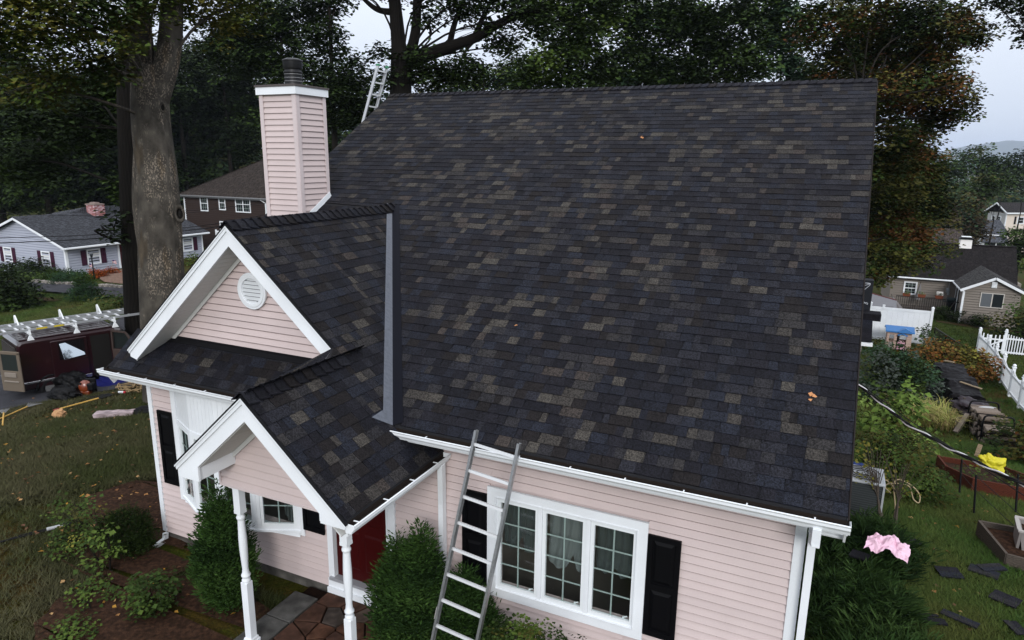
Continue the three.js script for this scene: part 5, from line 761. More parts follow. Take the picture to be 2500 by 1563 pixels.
// ---------------------------------------------------------------- far houses
function farWindow(parent, place, w, h, o = {}) { // double hung
  const f = o.frame ?? 0.1, put = (g) => g.applyMatrix4(place), wm = o.mat || mat.white, win = mesh('window', [put(BB(-w / 2, -h / 2, -0.02, -w / 2 + f, h / 2, 0.05)), put(BB(w / 2 - f, -h / 2, -0.02, w / 2, h / 2, 0.05)), put(BB(-w / 2 + f, h / 2 - f, -0.02, w / 2 - f, h / 2, 0.048)), put(BB(-w / 2 + f, -h / 2, -0.02, w / 2 - f, -h / 2 + f, 0.048)), put(BB(-w / 2 + f, -0.03, -0.02, w / 2 - f, 0.03, 0.04)), ...(o.mullion ? [put(BB(-0.05, -h / 2 + f, -0.02, 0.05, h / 2 - f, 0.045))] : [])], wm, parent);
  mesh('pane', put(quads([[V(-w / 2 + f, -h / 2 + f, 0.0), V(w / 2 - f, -h / 2 + f, 0), V(w / 2 - f, h / 2 - f, 0), V(-w / 2 + f, h / 2 - f, 0)]])), mat.farGlass, win);
  if (o.blind) mesh('blind', put(BB(-w / 2 + f, 0.02, 0.001, w / 2 - f, 0.02 + o.blind, 0.006)), mat.soffit, win);
  if (o.grid) for (let i = 1; i < o.grid; i++) for (const s of [-1, 1]) if (o.mullion) for (const q of [-1, 1]) mesh('muntin', put(BB(q * w / 4 - w / 4 + f / 2 + (w / 2 - f) * i / o.grid - 0.012, s > 0 ? 0.03 : -h / 2 + f, 0.002, q * w / 4 - w / 4 + f / 2 + (w / 2 - f) * i / o.grid + 0.012, s > 0 ? h / 2 - f : -0.03, 0.014)), mat.gridBar, win); else mesh('muntin', put(BB(-w / 2 + f + (w - 2 * f) * i / o.grid - 0.012, s > 0 ? 0.03 : -h / 2 + f, 0.002, -w / 2 + f + (w - 2 * f) * i / o.grid + 0.012, s > 0 ? h / 2 - f : -0.03, 0.014)), mat.gridBar, win);
  if (o.grid) for (const s of [-1, 1]) mesh('muntin', put(BB(-w / 2 + f, s * h / 4 - 0.012 - s * 0.01, 0.0025, w / 2 - f, s * h / 4 + 0.012 - s * 0.01, 0.0135)), mat.gridBar, win);
  return win;
}
mat.farGlass = M([0.018, 0.022, 0.024], 0.06);
const shutterFar = (parent, place, w, h, m) => { const s = mesh('shutter', RB(w, h, 0.05, 0.012).translate(0, 0, 0.03).applyMatrix4(place), m, parent); for (const k of [-1, 1]) mesh('shutter_panel', RB(w * 0.7, h * 0.4, 0.02, 0.01).translate(0, k * h * 0.235, 0.055).applyMatrix4(place), m, s); };
// clapboards over a polygon facing +z locally: rows clipped by l(y), r(y)
function clap(y0, y1, l, r, e, place, t = 0.03) { // rows with a shaded groove at the top of each
  const g = []; for (let y = y0; y < y1 - 0.01; y += e) {
    const a = l(y), b = r(y), m = Math.min(y + e * 0.72, y1), n = Math.min(y + e, y1), c = l(m), d = r(m); if (b - a < 0.05) break;
    g.push(hexa([V(a, y, -0.06), V(b, y, -0.06), V(b, y, t), V(a, y, t)], [V(c, m, -0.06), V(d, m, -0.06), V(d, m, t * 0.6), V(c, m, t * 0.6)]).applyMatrix4(place));
    g.push(hexa([V(c, m, -0.06), V(d, m, -0.06), V(d, m, -0.05), V(c, m, -0.05)], [V(l(n), n, -0.06), V(r(n), n, -0.06), V(r(n), n, -0.05), V(l(n), n, -0.05)]).applyMatrix4(place));
  } return g; }
const roofM = (c, s = 0.5) => M(c, 0.9, { map: rep(T.roofing, s, s), bumpMap: rep(T.roofing, s, s), bumpScale: 0.03 });
function courses(o, U, S, N, w0, w1, rows, e = 0.18) { const g = []; for (let k = 0; k < rows; k++) { const a = w0(k * e), b = w1(k * e); if (b - a < 0.05) continue; const P = (u, v, n) => o.clone().addScaledVector(U, u).addScaledVector(S, v).addScaledVector(N, n); g.push(hexa([P(a, k * e, -0.03), P(b, k * e, -0.03), P(b, k * e, 0.022), P(a, k * e, 0.022)], [P(w0(k * e + e), k * e + e, -0.03), P(w1(k * e + e), k * e + e, -0.03), P(w1(k * e + e), k * e + e, 0.004), P(w0(k * e + e), k * e + e, 0.004)])); } return g; }
{ // grey ranch house across the drive
  const h = thing('grey_house', 'grey clapboard ranch house with plum shutters and a pink brick chimney', 'house', [-53, -3.1, -26]), gm = M([0.40, 0.42, 0.49], 0.7), plum = M([0.045, 0.012, 0.028], 0.6), rm = roofM([0.11, 0.115, 0.13], 0.5);
  const eY = 2.42, rY = 4.42, X = -5.2, run = 5.85, sl = (rY - eY) / run, F = at4(0, 0, 0), E = at4(0, 0, 0, Math.PI / 2);
  mesh('wall', [BB(-10.4, -0.6, -12.6, -0.062, eY, -0.062), solid([[-10.4, eY], [-0.02, eY], [X, rY - 0.1]], 0.2).translate(0, 0, -0.27)], gm, h);
  mesh('siding', [...clap(0.2, 4.35, (y) => y < eY ? -10.4 : X - (rY - 0.08 - y) / sl, (y) => y < eY ? 0 : X + (rY - 0.08 - y) / sl, 0.2, F), ...clap(0.1, 2.35, () => 0, () => 12.6, 0.2, E)], gm, h).userData.kind = 'stuff';
  const n1 = V(sl, 1, 0).normalize(), S1 = V(-1, sl, 0).normalize(), L = Math.hypot(run, rY - eY);
  mesh('roof', [...courses(V(X + run, eY, 0.45), V(0, 0, -1), S1, n1, () => 0, () => 13.3, Math.ceil(L / 0.18)), hexa([V(X, rY - 0.15, 0.45), V(X - run, eY - 0.15, 0.45), V(X - run, eY - 0.15, -12.85), V(X, rY - 0.15, -12.85)], [V(X, rY, 0.45), V(X - run, eY, 0.45), V(X - run, eY, -12.85), V(X, rY, -12.85)]), hexa([V(X, rY - 0.16, 0.45), V(X + run, eY - 0.16, 0.45), V(X + run, eY - 0.16, -12.85), V(X, rY - 0.16, -12.85)], [V(X, rY - 0.03, 0.45), V(X + run, eY - 0.03, 0.45), V(X + run, eY - 0.03, -12.85), V(X, rY - 0.03, -12.85)]),
    hexa([V(-9.5, 3.0, -3.5), V(-5.2, 4.3, -3.5), V(-5.2, 4.3, -12), V(-9.5, 3.0, -12)], [V(-9.0, 4.25, -5), V(-5.3, 4.85, -5.5), V(-5.3, 4.85, -12), V(-9.0, 4.25, -12)])], rm, h);
  mesh('rake_board', [beam(V(X, rY - 0.12, 0.46), V(X + run, eY - 0.12, 0.46), 0.05, 0.16), beam(V(X, rY - 0.12, 0.46), V(X - run, eY - 0.12, 0.46), 0.05, 0.16)], mat.white, h);
  mesh('gutter', [RB(0.14, 0.14, 13.3, 0.03, X + run + 0.05, eY - 0.1, -6.2), BB(0.05, eY - 0.2, -12.8, X + run, eY - 0.17, 0.4)], mat.white, h);
  mesh('corner_board', [BB(-0.14, -0.3, -0.03, 0.04, eY, 0.045), BB(-0.04, -0.3, -0.14, 0.045, eY, -0.031)], mat.white, h); mesh('corner_board', [BB(-0.04, -0.1, -12.6, 0.045, eY, -12.48)], mat.white, h);
  for (const [x, z, ry] of [[-2.4, 0.02, 0], [-7.3, 0.02, 0]]) { const P = at4(x, 1.32, z, ry); farWindow(h, P, 1.1, 1.2, { blind: 0.3 }); for (const k of [-0.8, 0.8]) shutterFar(h, at4(x + k, 1.32, z, ry), 0.42, 1.2, plum); }
  for (const z of [-2.15, -10.95]) { farWindow(h, at4(0.02, 1.4, z, Math.PI / 2), 1.1, 1.2, { blind: 0.25 }); for (const k of [-0.8, 0.8]) shutterFar(h, at4(0.02, 1.4, z + k, Math.PI / 2), 0.42, 1.2, plum); }
  const d = mesh('door', BB(0.0, 0.1, -5.25, 0.05, 2.1, -4.35), M([0.06, 0.008, 0.01], 0.4), h); mesh('door_pane', BB(0.051, 1.2, -5.05, 0.06, 1.9, -4.55), mat.farGlass, d); mesh('wreath', new THREE.TorusGeometry(0.2, 0.08, 8, 18).rotateY(Math.PI / 2).translate(0.09, 1.65, -4.8), M([0.30, 0.07, 0.02], 0.9), d);
  mesh('door_casing', [BB(0, -0.05, -4.34, 0.07, 2.25, -4.2), BB(0, -0.05, -5.4, 0.07, 2.25, -5.26), BB(0, 2.1, -5.26, 0.07, 2.25, -4.34), BB(0, -0.1, -5.4, 0.2, 0.1, -4.2)], mat.white, h);
  const ch = mesh('chimney', BB(X + 0.0, 3.6, -6.3, X + 1.1, 5.05, -5.5), M([0.20, 0.10, 0.09], 0.9), h), r = rng(19), bk = [[0.42, 0.24, 0.25], [0.36, 0.17, 0.17], [0.52, 0.38, 0.40], [0.30, 0.13, 0.12]].map((c) => M(c, 0.9)), bgz = B(0.02, 0.075, 0.2), bgx = B(0.2, 0.075, 0.02);
  for (let j = 0; j < 13; j++) { for (let i = 0; i < 4; i++) piece('brick', bgz, bk[Math.floor(r() * 4)], ch, X + 1.105, 4.02 + j * 0.085, -5.62 - i * 0.21 + (j % 2) * 0.06 - 0.04); for (let i = 0; i < 5; i++) piece('brick', bgx, bk[Math.floor(r() * 4)], ch, X + 0.12 + i * 0.215, 4.02 + j * 0.085, -5.495); }
  mesh('chimney_cap', [BB(X - 0.06, 5.05, -6.36, X + 1.16, 5.14, -5.44), BB(X + 0.2, 5.14, -6.1, X + 0.9, 5.26, -5.7)], M([0.22, 0.17, 0.15], 0.9), ch);
  mesh('flashing', BB(X + 0.2, 4.0, -6.4, X + 1.25, 4.12, -5.45), mat.flashing, ch);
}
{ // brown two storey house
  const h = thing('brown_house', 'brown two storey house with a hipped brown roof and white windows', 'house', [-56, -3.4, -44.3]), bm = M([0.042, 0.029, 0.025], 0.7), rm = roofM([0.075, 0.06, 0.052], 0.5);
  const eY = 5.55, x0 = -5.75, x1 = 5.6, D = 11, pk = V(3.3, 9.95, -5.4);
  mesh('wall', [BB(x0, -0.6, -D, x1, eY, -0.062)], bm, h); mesh('siding', clap(0, eY - 0.1, () => x0, () => x1, 0.22, at4(0, 0, 0)), bm, h).userData.kind = 'stuff';
  const ex0 = x0 - 0.45, ex1 = x1 + 0.45, ez = 0.45, S = V(0, pk.y - eY, pk.z - ez).normalize(), L = Math.hypot(pk.y - eY, pk.z - ez), N = V(0, -S.z, S.y);
  mesh('roof', [...courses(V(0, eY, ez), V(1, 0, 0), S, N, (v) => lerp(ex0, pk.x - 0.4, clamp(v / L, 0, 1)), (v) => lerp(ex1, pk.x + 0.4, clamp(v / L, 0, 1)), Math.floor(L / 0.18)), quads([[V(ex0, eY, ez), V(pk.x - 0.4, pk.y, pk.z), V(ex0, eY, -D - 0.45)], [V(ex1, eY, ez), V(ex1, eY, -D - 0.45), V(pk.x + 0.4, pk.y, pk.z)], [V(ex0, eY, -D - 0.45), V(pk.x, pk.y, pk.z), V(ex1, eY, -D - 0.45)]])], rm, h);
  mesh('hip_cap', [beam(V(ex0, eY + 0.03, ez), V(pk.x - 0.4, pk.y + 0.03, pk.z), 0.2, 0.04), beam(V(ex1, eY + 0.03, ez), V(pk.x + 0.4, pk.y + 0.03, pk.z), 0.2, 0.04)], rm, h);
  mesh('gutter', [RB(ex1 - ex0, 0.14, 0.14, 0.03, (ex0 + ex1) / 2, eY - 0.06, ez + 0.04), BB(ex0, eY - 0.22, 0.0, ex1, eY - 0.18, ez)], mat.aluDull, h);
  mesh('corner_board', [BB(x0 - 0.03, 0, -0.12, x0 + 0.12, eY - 0.2, 0.05)], mat.white, h); mesh('corner_board', [BB(x1 - 0.12, 0, -0.12, x1 + 0.03, eY - 0.2, 0.05)], mat.white, h);
  for (const [x, y, w, hh, o] of [[-2.86, 4.76, 1.08, 1.6, { grid: 3 }], [-0.33, 4.9, 0.9, 1.45, { grid: 3 }], [2.47, 4.85, 2.0, 1.6, { grid: 3, mullion: true }], [-0.3, 2.2, 1.2, 1.7, { grid: 3 }]]) farWindow(h, at4(x, y, 0.03), w, hh, o);
  mesh('downspout', [beam(V(x1 - 0.4, eY - 0.15, ez), V(x1 - 0.1, eY - 0.5, 0.1), 0.09, 0.09), BB(x1 - 0.15, 0, 0.06, x1 - 0.05, eY - 0.5, 0.15)], mat.white, h);
}
{ const f = thing('white_fence', 'short white fence panel between the grey and brown houses', 'fence', [-52.2, H(-52.2, -41), -41]); for (let i = 0; i < 6; i++) mesh('picket', RB(0.5, 1.9, 0.05, 0.01, i * 0.52 - 1.3, 0.95, 0), mat.white, f); for (const x of [-1.65, 1.65]) mesh('fence_post', RB(0.13, 2.1, 0.13, 0.02, x, 1.05, 0), mat.white, f); mesh('fence_rail', RB(3.2, 0.14, 0.08, 0.02, 0, 1.92, 0), mat.white, f); }
// lamp post, flags, mums and plantings of the grey house
{ const t = thing('lamp_post', 'black garden lamp post by the grey house window', 'lamp post', hp(-48.6, -25.1).toArray()); mesh('post', CY(0.05, 0.04, 1.6, 0, 0.8, 0, 10), mat.black, t); mesh('lantern', [CY(0.07, 0.13, 0.25, 0, 1.74, 0, 6), CY(0.16, 0.02, 0.12, 0, 1.92, 0, 6)], M([0.02, 0.025, 0.03], 0.2), t); }
for (const [x, z, l] of [[-51.6, -26.8, 'small striped flag at the left of the orange flowers'], [-51.9, -28.9, 'small striped flag right of the orange flowers']]) { const t = thing('garden_flag', l, 'flag', hp(x, z).toArray(), 0.6); mesh('stick', CY(0.012, 0.012, 0.85, 0, 0.42, 0, 6), mat.paleWood, t); for (let i = 0; i < 5; i++) mesh('stripe', B(0.3, 0.045, 0.01, 0.16, 0.78 - i * 0.045, 0, 0, 0, -0.5), i % 2 ? mat.white : M([0.35, 0.03, 0.04], 0.8), t); mesh('canton', B(0.12, 0.1, 0.014, 0.08, 0.8, 0, 0, 0, -0.5), M([0.02, 0.03, 0.12], 0.8), t); }
// ---------------------------------------------------------------- shrubs
function shrub(name, label, cat, b, blobs, leaf, tints, seed, o = {}) { // blobs [dx,dy,dz,rx,ry,rz]
  const t = thing(name, label, cat, b.toArray(), 0, o.group), r = rng(seed), st = [];
  for (const [x, y, z, rx, ry, rz] of blobs) for (let i = 0; i < (o.stems ?? 4); i++) st.push(taper([V(x * 0.4 + (r() - 0.5) * 0.1, -0.05, z * 0.4 + (r() - 0.5) * 0.1), V(x * 0.7, y * 0.5, z * 0.7), V(x + (r() - 0.5) * rx * 1.3, y + r() * ry * 0.8, z + (r() - 0.5) * rz * 1.3)], o.sr ?? 0.012, 0.004, 6, 5));
  if (st.length) raw('stem', join(st), o.bark || mat.darkBark, t);
  crown(t, blobs.map(([x, y, z, rx, ry, rz]) => ({ c: V(x, y, z), r: [rx, ry, rz] })), leaf, tints, seed + 1, { lai: 4.5, ragged: 0.3, gap: -0.3, hollow: 0.6, name: 'foliage', ...o });
  return t;
}
const arb = (label, b, h, w, seed, tips = [[0, 0]]) => { // dense upright evergreen of fan sprays
  const t = thing('arborvitae', label, 'shrub', b.toArray()), bl = [];
  for (const [dx, dh] of tips) for (let i = 0; i < 7; i++) { const k = i / 6, y = lerp(0.25, h + dh - 0.12, k), R = w * (k < 0.35 ? lerp(0.85, 1, k / 0.35) : lerp(1, 0.16, Math.pow((k - 0.35) / 0.65, 1.25))) / (tips.length > 1 ? 1.25 : 1); bl.push({ c: V(dx * (0.6 + 0.4 * k), y, 0), r: [R, h * 0.13, R], d: 1 }); }
  mesh('trunk', CY(0.05, 0.02, h * 0.9, 0, h * 0.45, 0, 8), mat.darkBark, t);
  crown(t, bl, 0.055, [[0.014, 0.030, 0.009], [0.022, 0.046, 0.012], [0.032, 0.066, 0.015], [0.045, 0.085, 0.02]], seed, { lai: 7, kind: 'needle', hollow: 0.72, ragged: 0.22, gap: -0.45, name: 'foliage' }); return t;
};
arb('dense arborvitae in front of the bow window, behind the left porch post', V(-7.62, 0, 0.42), 1.78, 0.42, 701, [[0, 0], [-0.16, -0.12]]);
arb('two tipped arborvitae right of the red door', V(-4.72, 0, 0.12), 1.78, 0.50, 705, [[-0.20, -0.16], [0.12, 0.04]]);
arb('shorter arborvitae behind the front ladder', V(-4.05, 0, 0.02), 1.32, 0.42, 709);
shrub('boxwood', 'small leaved bush at the bottom below the triple window', 'shrub', V(-2.98, 0, 0.42), [[-0.34, 0.78, 0.05, 0.24, 0.42, 0.24], [0, 0.86, 0, 0.26, 0.42, 0.26], [0.33, 0.78, 0.02, 0.24, 0.42, 0.24]], 0.034, [G.dark, G.mid, G.olive, G.fresh], 713, { lai: 4, stems: 9, ragged: 0.6 });
shrub('garden_shrub', 'airy light green shrub on the lawn left of the house corner', 'shrub', V(-10.75, 0, 0.15), [[-0.5, 0.35, 0.1, 0.4, 0.38, 0.3], [0.05, 0.4, 0.1, 0.35, 0.4, 0.3], [-0.2, 0.2, 0.4, 0.4, 0.25, 0.3]], 0.045, [G.olive, G.mid, G.fresh, G.yellow], 717, { lai: 1.3, stems: 9, ragged: 0.7, hollow: 0.2 });
shrub('garden_shrub', 'dark round evergreen bush at the foot of the left house corner', 'shrub', V(-10.15, 0, 0.12), [[0, 0.33, 0, 0.42, 0.4, 0.36]], 0.05, [G.deep, G.dark, G.mid], 721, { kind: 'needle', lai: 6 });
shrub('garden_shrub', 'arching sprig with bright paired leaves before the dark round bush', 'shrub', V(-10.0, 0, 0.6), [[0.1, 0.5, 0, 0.14, 0.32, 0.12], [-0.15, 0.3, 0.1, 0.18, 0.22, 0.14]], 0.065, [G.mid, G.mid, G.fresh], 725, { lai: 1.6, stems: 5 });
shrub('ground_cover', 'low leafy plants along the edge of the mulch bed', 'plants', V(-9.0, 0, 1.75), [[-0.5, 0.1, -0.6, 0.28, 0.12, 0.35], [0, 0.08, 0, 0.35, 0.12, 0.25], [0.5, 0.08, 0.45, 0.35, 0.12, 0.25]], 0.045, [G.olive, G.mid, G.fresh], 729, { lai: 2.2, stems: 2 });
shrub('garden_shrub', 'low green shrub in the mulch bed beside the bow window', 'shrub', V(-8.55, 0, 0.95), [[0, 0.25, 0, 0.4, 0.28, 0.35]], 0.05, [G.dark, G.mid, G.fresh], 733, { lai: 3.5 });
// left distance
shrub('garden_shrub', 'large dark rounded shrub at the left edge below the grey house', 'shrub', foot(25, 39, 720), [[0, 1.2, 0, 1.7, 1.5, 1.5], [0.9, 0.8, 0.3, 1.2, 1.0, 1.2], [-1, 1, 0, 1.3, 1.2, 1.3]], 0.16, [G.deep, G.deep, G.dark, G.mid], 737, { lai: 5 });
shrub('hedge', 'dark clipped hedge under the gable windows of the grey house', 'hedge', foot(75, 52.5, 650), [[-1.5, 0.5, 0, 1.4, 0.8, 0.8], [0.3, 0.6, 0, 1.5, 0.85, 0.8], [2, 0.45, 0.2, 1.1, 0.65, 0.8]], 0.16, [G.deep, G.dark], 741, { lai: 5 });
shrub('conifer', 'young bluish conifer beside the drive of the grey house', 'shrub', foot(205, 40.5, 715), [[0, 0.35, 0, 0.85, 0.5, 0.8], [0, 0.85, 0, 0.6, 0.5, 0.6], [0, 1.3, 0, 0.3, 0.35, 0.3]], 0.13, [G.dark, G.blue, G.mid], 745, { kind: 'needle', lai: 5 });
shrub('garden_shrub', 'loose green shrub by the drive, left of the dark trunk', 'shrub', foot(275, 36.5, 730), [[0, 0.5, 0, 1.0, 0.6, 0.8], [0.6, 0.4, 0, 0.7, 0.5, 0.6]], 0.13, [G.dark, G.mid, G.olive], 749, { lai: 2.6 });
shrub('ground_cover', 'spreading grey green juniper at the corner of the grey house', 'plants', foot(165, 48.5, 668), [[-1.2, 0.3, 0, 1.5, 0.5, 0.9], [0.6, 0.35, 0.3, 1.5, 0.55, 1.0]], 0.16, [G.blue, G.mid, G.dark], 753, { kind: 'needle', lai: 4.5 });
shrub('ground_cover', 'green plants in the bed left of the grey green juniper', 'plants', foot(95, 50, 660), [[0, 0.2, 0, 1.6, 0.35, 0.8]], 0.14, [G.mid, G.dark, G.fresh], 757, { lai: 3.5 });
for (const [x, y, D, l] of [[222, 656, 50.6, 'orange chrysanthemums beside the lamp post'], [236, 657, 50.9, 'orange chrysanthemums right of the lamp post'], [263, 649, 52.6, 'orange chrysanthemums nearest the grey house door']]) shrub('chrysanthemum', l, 'flowers', foot(x, D, y), [[0, 0.3, 0, 0.5, 0.38, 0.45]], 0.08, [[0.20, 0.035, 0.008], [0.28, 0.06, 0.012], [0.12, 0.03, 0.01]], 761 + x, { lai: 5, stems: 2 });
shrub('garden_shrub', 'yellowish bush at the right end of the grey house', 'shrub', foot(455, 57, 615), [[0, 0.5, 0, 0.7, 0.6, 0.6]], 0.14, [G.olive, G.fresh, G.yellow], 770);
{ // block edging along the drive
  const r = rng(31), ms = [[0.42, 0.41, 0.40], [0.34, 0.33, 0.32], [0.50, 0.48, 0.46]].map((c) => M(c, 0.9, { map: rep(T.stone, 1) })), gs = [RB(0.42, 0.32, 0.3, 0.05), RB(0.34, 0.28, 0.3, 0.05)].map((g) => metric(g));
  const edge = (label, pts) => { const t = thing('stone_edging', label, 'edging', hp(pts[0][0], pts[0][1]).toArray()); for (let s = 0; s + 1 < pts.length; s++) { const [a, b] = [pts[s], pts[s + 1]], L = Math.hypot(b[0] - a[0], b[1] - a[1]), n = Math.round(L / 0.44); for (let i = 0; i < n; i++) { const x = lerp(a[0], b[0], (i + 0.5) / n), z = lerp(a[1], b[1], (i + 0.5) / n), p = hp(x, z, 0.14 + 0.02 * r()).sub(t.position); piece('stone', gs[Math.floor(r() * 2)], ms[Math.floor(r() * 3)], t, p.x, p.y, p.z, 0, Math.atan2(-(b[1] - a[1]), b[0] - a[0]) + 0.1 * (r() - 0.5), 0); } } };
  edge('pale stone block edging left of the walk on the drive of the grey house', [[-51.6, -22.6], [-48.5, -22.3], [-45.6, -22.8]]); edge('pale stone block edging between the drive and the lawn near the dark trunk', [[-44.2, -22.5], [-40.5, -22.6], [-36, -22.6], [-33, -22.3]]);
}
{ // overhead wires across the left
  const wire = (label, pts, r) => { const c = pts[Math.floor(pts.length / 2)], t = thing('utility_wire', label, 'wire', c.toArray()); raw('strand', tube(pts.map((p) => p.clone().sub(c)), r, 60, 5), mat.rubber, t); };
  wire('lower black wire crossing the roof of the grey house', [at(-60, 576, 30), at(150, 568, 31), at(300, 557, 32), at(480, 540, 34), at(640, 515, 36)], 0.022);
  wire('upper black wire crossing the roof of the grey house', [at(-60, 563, 30.5), at(150, 558, 31.5), at(300, 549, 32.5), at(480, 533, 34.5), at(640, 505, 36.5)], 0.016);
  wire('thin wire passing above the ridge of the grey house', [at(-60, 503, 40), at(150, 509, 41), at(300, 510, 42), at(480, 500, 44)], 0.014);
  wire('thin wire crossing the upper windows of the brown house', [at(420, 499, 46), at(520, 492, 47), at(660, 476, 49)], 0.014);
  wire('faint high wire behind the beech trunk', [at(0, 352, 48), at(180, 352, 48), at(420, 350, 50), at(620, 330, 52)], 0.012);
}
// ---------------------------------------------------------------- right yard
{ // juniper mass beside the house
  const b = V(0.35, -0.2, -3.6), r = rng(801), bl = []; for (let i = 0; i < 26; i++) { const z = lerp(-2.4, 2.6, r()), x = lerp(-0.35, 0.75, r()) + 0.05 * z; bl.push([x, 0.08 + 0.16 * r(), z, 0.4 + 0.2 * r(), 0.2 + 0.1 * r(), 0.45 + 0.2 * r()]); }
  shrub('juniper', 'spreading dark green juniper along the right side of the pink house', 'shrub', b, bl, 0.13, [[0.010, 0.022, 0.007], [0.014, 0.030, 0.008], [0.02, 0.042, 0.011], [0.036, 0.066, 0.018]], 803, { kind: 'feather', lai: 6, hollow: 0.55, ragged: 0.4, gap: -0.5, stems: 1 });
}
{ const c = scene.userData.crumple, o = raw(numbered('insulation_wrap'), (() => { const g = new THREE.PlaneGeometry(0.60, 0.34, 60, 34), p = g.attributes.position; for (let i = 0; i < p.count; i++) { const x = p.getX(i), y = p.getY(i); const X = x * 1.5, Y = y * 1.5; p.setXYZ(i, x + 0.03 * noise(Y * 5, X * 3), 0.04 + 0.66 * ( 0.17 * Math.cos(X * 2.8) * Math.cos(Y * 4) + 0.14 * noise(X * 5, Y * 6) + 0.10 * Math.abs(noise(X * 9 + Y * 4, Y * 7)) + 0.04 * Math.abs(noise(X * 20, Y * 18))) - 0.7 * y * y, y + 0.09 * noise(X * 4, 3) + 0.5 * x * x - 0.25 * x); } g.computeVertexNormals(); return g; })(), M([0.74, 0.49, 0.60], 0.45), scene); o.position.copy(at(2093, 1298, 10.6)); o.rotation.set(0.25, -0.15, -0.08); tag(o, 'crumpled pink insulation wrap thrown over the juniper', 'insulation'); }
[[2240, 1362, 0.34, 0.3, 0.25, 'grey shingle scrap on the lawn left of the crossed pair'], [2322, 1360, 0.42, 0.24, -0.35, 'lower grey shingle of the crossed pair on the lawn'], [2340, 1354, 0.40, 0.2, 0.5, 'upper grey shingle of the crossed pair on the lawn'], [2372, 1425, 0.36, 0.3, -0.5, 'grey shingle scrap near the right edge below the planter'], [2265, 1472, 0.46, 0.15, -0.42, 'long narrow grey shingle strip at the bottom of the lawn'], [2205, 1478, 0.30, 0.14, 0.2, 'dark shingle scrap beside the tip of the juniper'], [2190, 1464, 0.26, 0.06, 0.3, 'thin dark shingle sliver at the juniper edge'], [2398, 1494, 0.30, 0.18, -1.2, 'grey shingle scrap at the bottom right corner'], [2152, 1290, 0.26, 0.30, -0.7, 'dark shingle piece behind the pink insulation'], [2030, 1312, 0.26, 0.24, -0.3, 'black shingle piece left of the pink insulation on the juniper', 10.7]].forEach(([x, y, w, d, ry, l, D], i) => {
  let p; if (D) p = at(x, y, D); else { const dir = at(x, y, 1).sub(EYE); let t = 6; while (EYE.y + dir.y * t > H(EYE.x + dir.x * t, EYE.z + dir.z * t) && t < 40) t += 0.02; p = EYE.clone().addScaledVector(dir, t); p.y += 0.075 + (i === 2 ? 0.03 : 0); }
  const t = thing('shingle_scrap', l, 'shingle', p.toArray(), ry); mesh('sheet', [B(w, 0.008, d, 0, 0, 0, 0.05, 0, 0.03)], toneMats[[1, 4, 6, 1, 4, 0, 0, 1, 0, 2][i]], t); mesh('tab', [B(w, 0.006, d * 0.45, 0, 0.01, d * 0.26, 0.05, 0, 0.03)], toneMats[[4, 6, 4, 6, 6, 1, 1, 6, 1, 0][i]], t);
});
{ const t = thing('air_conditioner', 'dark ribbed air conditioner unit with a pale grey top at the right house wall', 'air conditioner', [0.62, -0.55, -7.6]); mesh('case', RB(0.72, 0.85, 0.72, 0.05, 0, 0.42, 0), M([0.03, 0.035, 0.036], 0.6), t); const f = []; for (let i = 0; i < 16; i++) f.push(B(0.74, 0.014, 0.74, 0, 0.08 + i * 0.046, 0)); mesh('louvre', f, M([0.05, 0.056, 0.058], 0.6), t); mesh('top', [RB(0.78, 0.06, 0.78, 0.03, 0, 0.88, 0)], M([0.34, 0.36, 0.38], 0.5), t); mesh('fan_guard', [0.1, 0.17, 0.24, 0.31].map((r) => new THREE.TorusGeometry(r, 0.008, 6, 28).rotateX(Math.PI / 2).translate(0, 0.925, 0)), mat.black, t); mesh('corner_post', [-1, 1].map((s) => BB(0.35, 0, s * 0.36 - 0.02, 0.385, 0.86, s * 0.36 + 0.02)), M([0.32, 0.34, 0.35], 0.5), t); }
{ const t = thing('bin', 'small blue bin half hidden behind the air conditioner', 'bin', [0.50, -0.95, -8.9]); mesh('bin_body', hexa([V(-0.17, 0, -0.17), V(0.17, 0, -0.17), V(0.17, 0, 0.17), V(-0.17, 0, 0.17)], [V(-0.22, 0.85, -0.22), V(0.22, 0.85, -0.22), V(0.22, 0.85, 0.22), V(-0.22, 0.85, 0.22)]), M([0.01, 0.03, 0.16], 0.5), t); mesh('lid', RB(0.48, 0.05, 0.48, 0.02, 0, 0.87, 0), M([0.012, 0.035, 0.18], 0.5), t); }
shrub('garden_shrub', 'twiggy yellow green shrub above the air conditioner', 'shrub', hp(1.2, -9.6), [[-0.35, 0.7, 0, 0.7, 0.6, 0.7], [0.4, 0.55, 0.1, 0.7, 0.5, 0.6], [0.25, 0.9, -0.5, 0.6, 0.5, 0.6], [0.9, 0.35, 0.2, 0.45, 0.35, 0.4]], 0.065, [G.dark, G.olive, G.mid, G.fresh, G.yellow], 811, { lai: 2.2, stems: 10, ragged: 0.6, hollow: 0.2, sr: 0.02 });
shrub('garden_shrub', 'bare twiggy sapling with few leaves right of the air conditioner', 'shrub', hp(1.25, -7.3), [[0, 1.0, 0, 0.5, 0.6, 0.4], [-0.5, 1.1, 0.1, 0.4, 0.5, 0.4]], 0.05, [G.olive, G.yellow, G.mid], 815, { lai: 0.3, stems: 14, hollow: 0.1, sr: 0.018, bark: mat.oldWood });
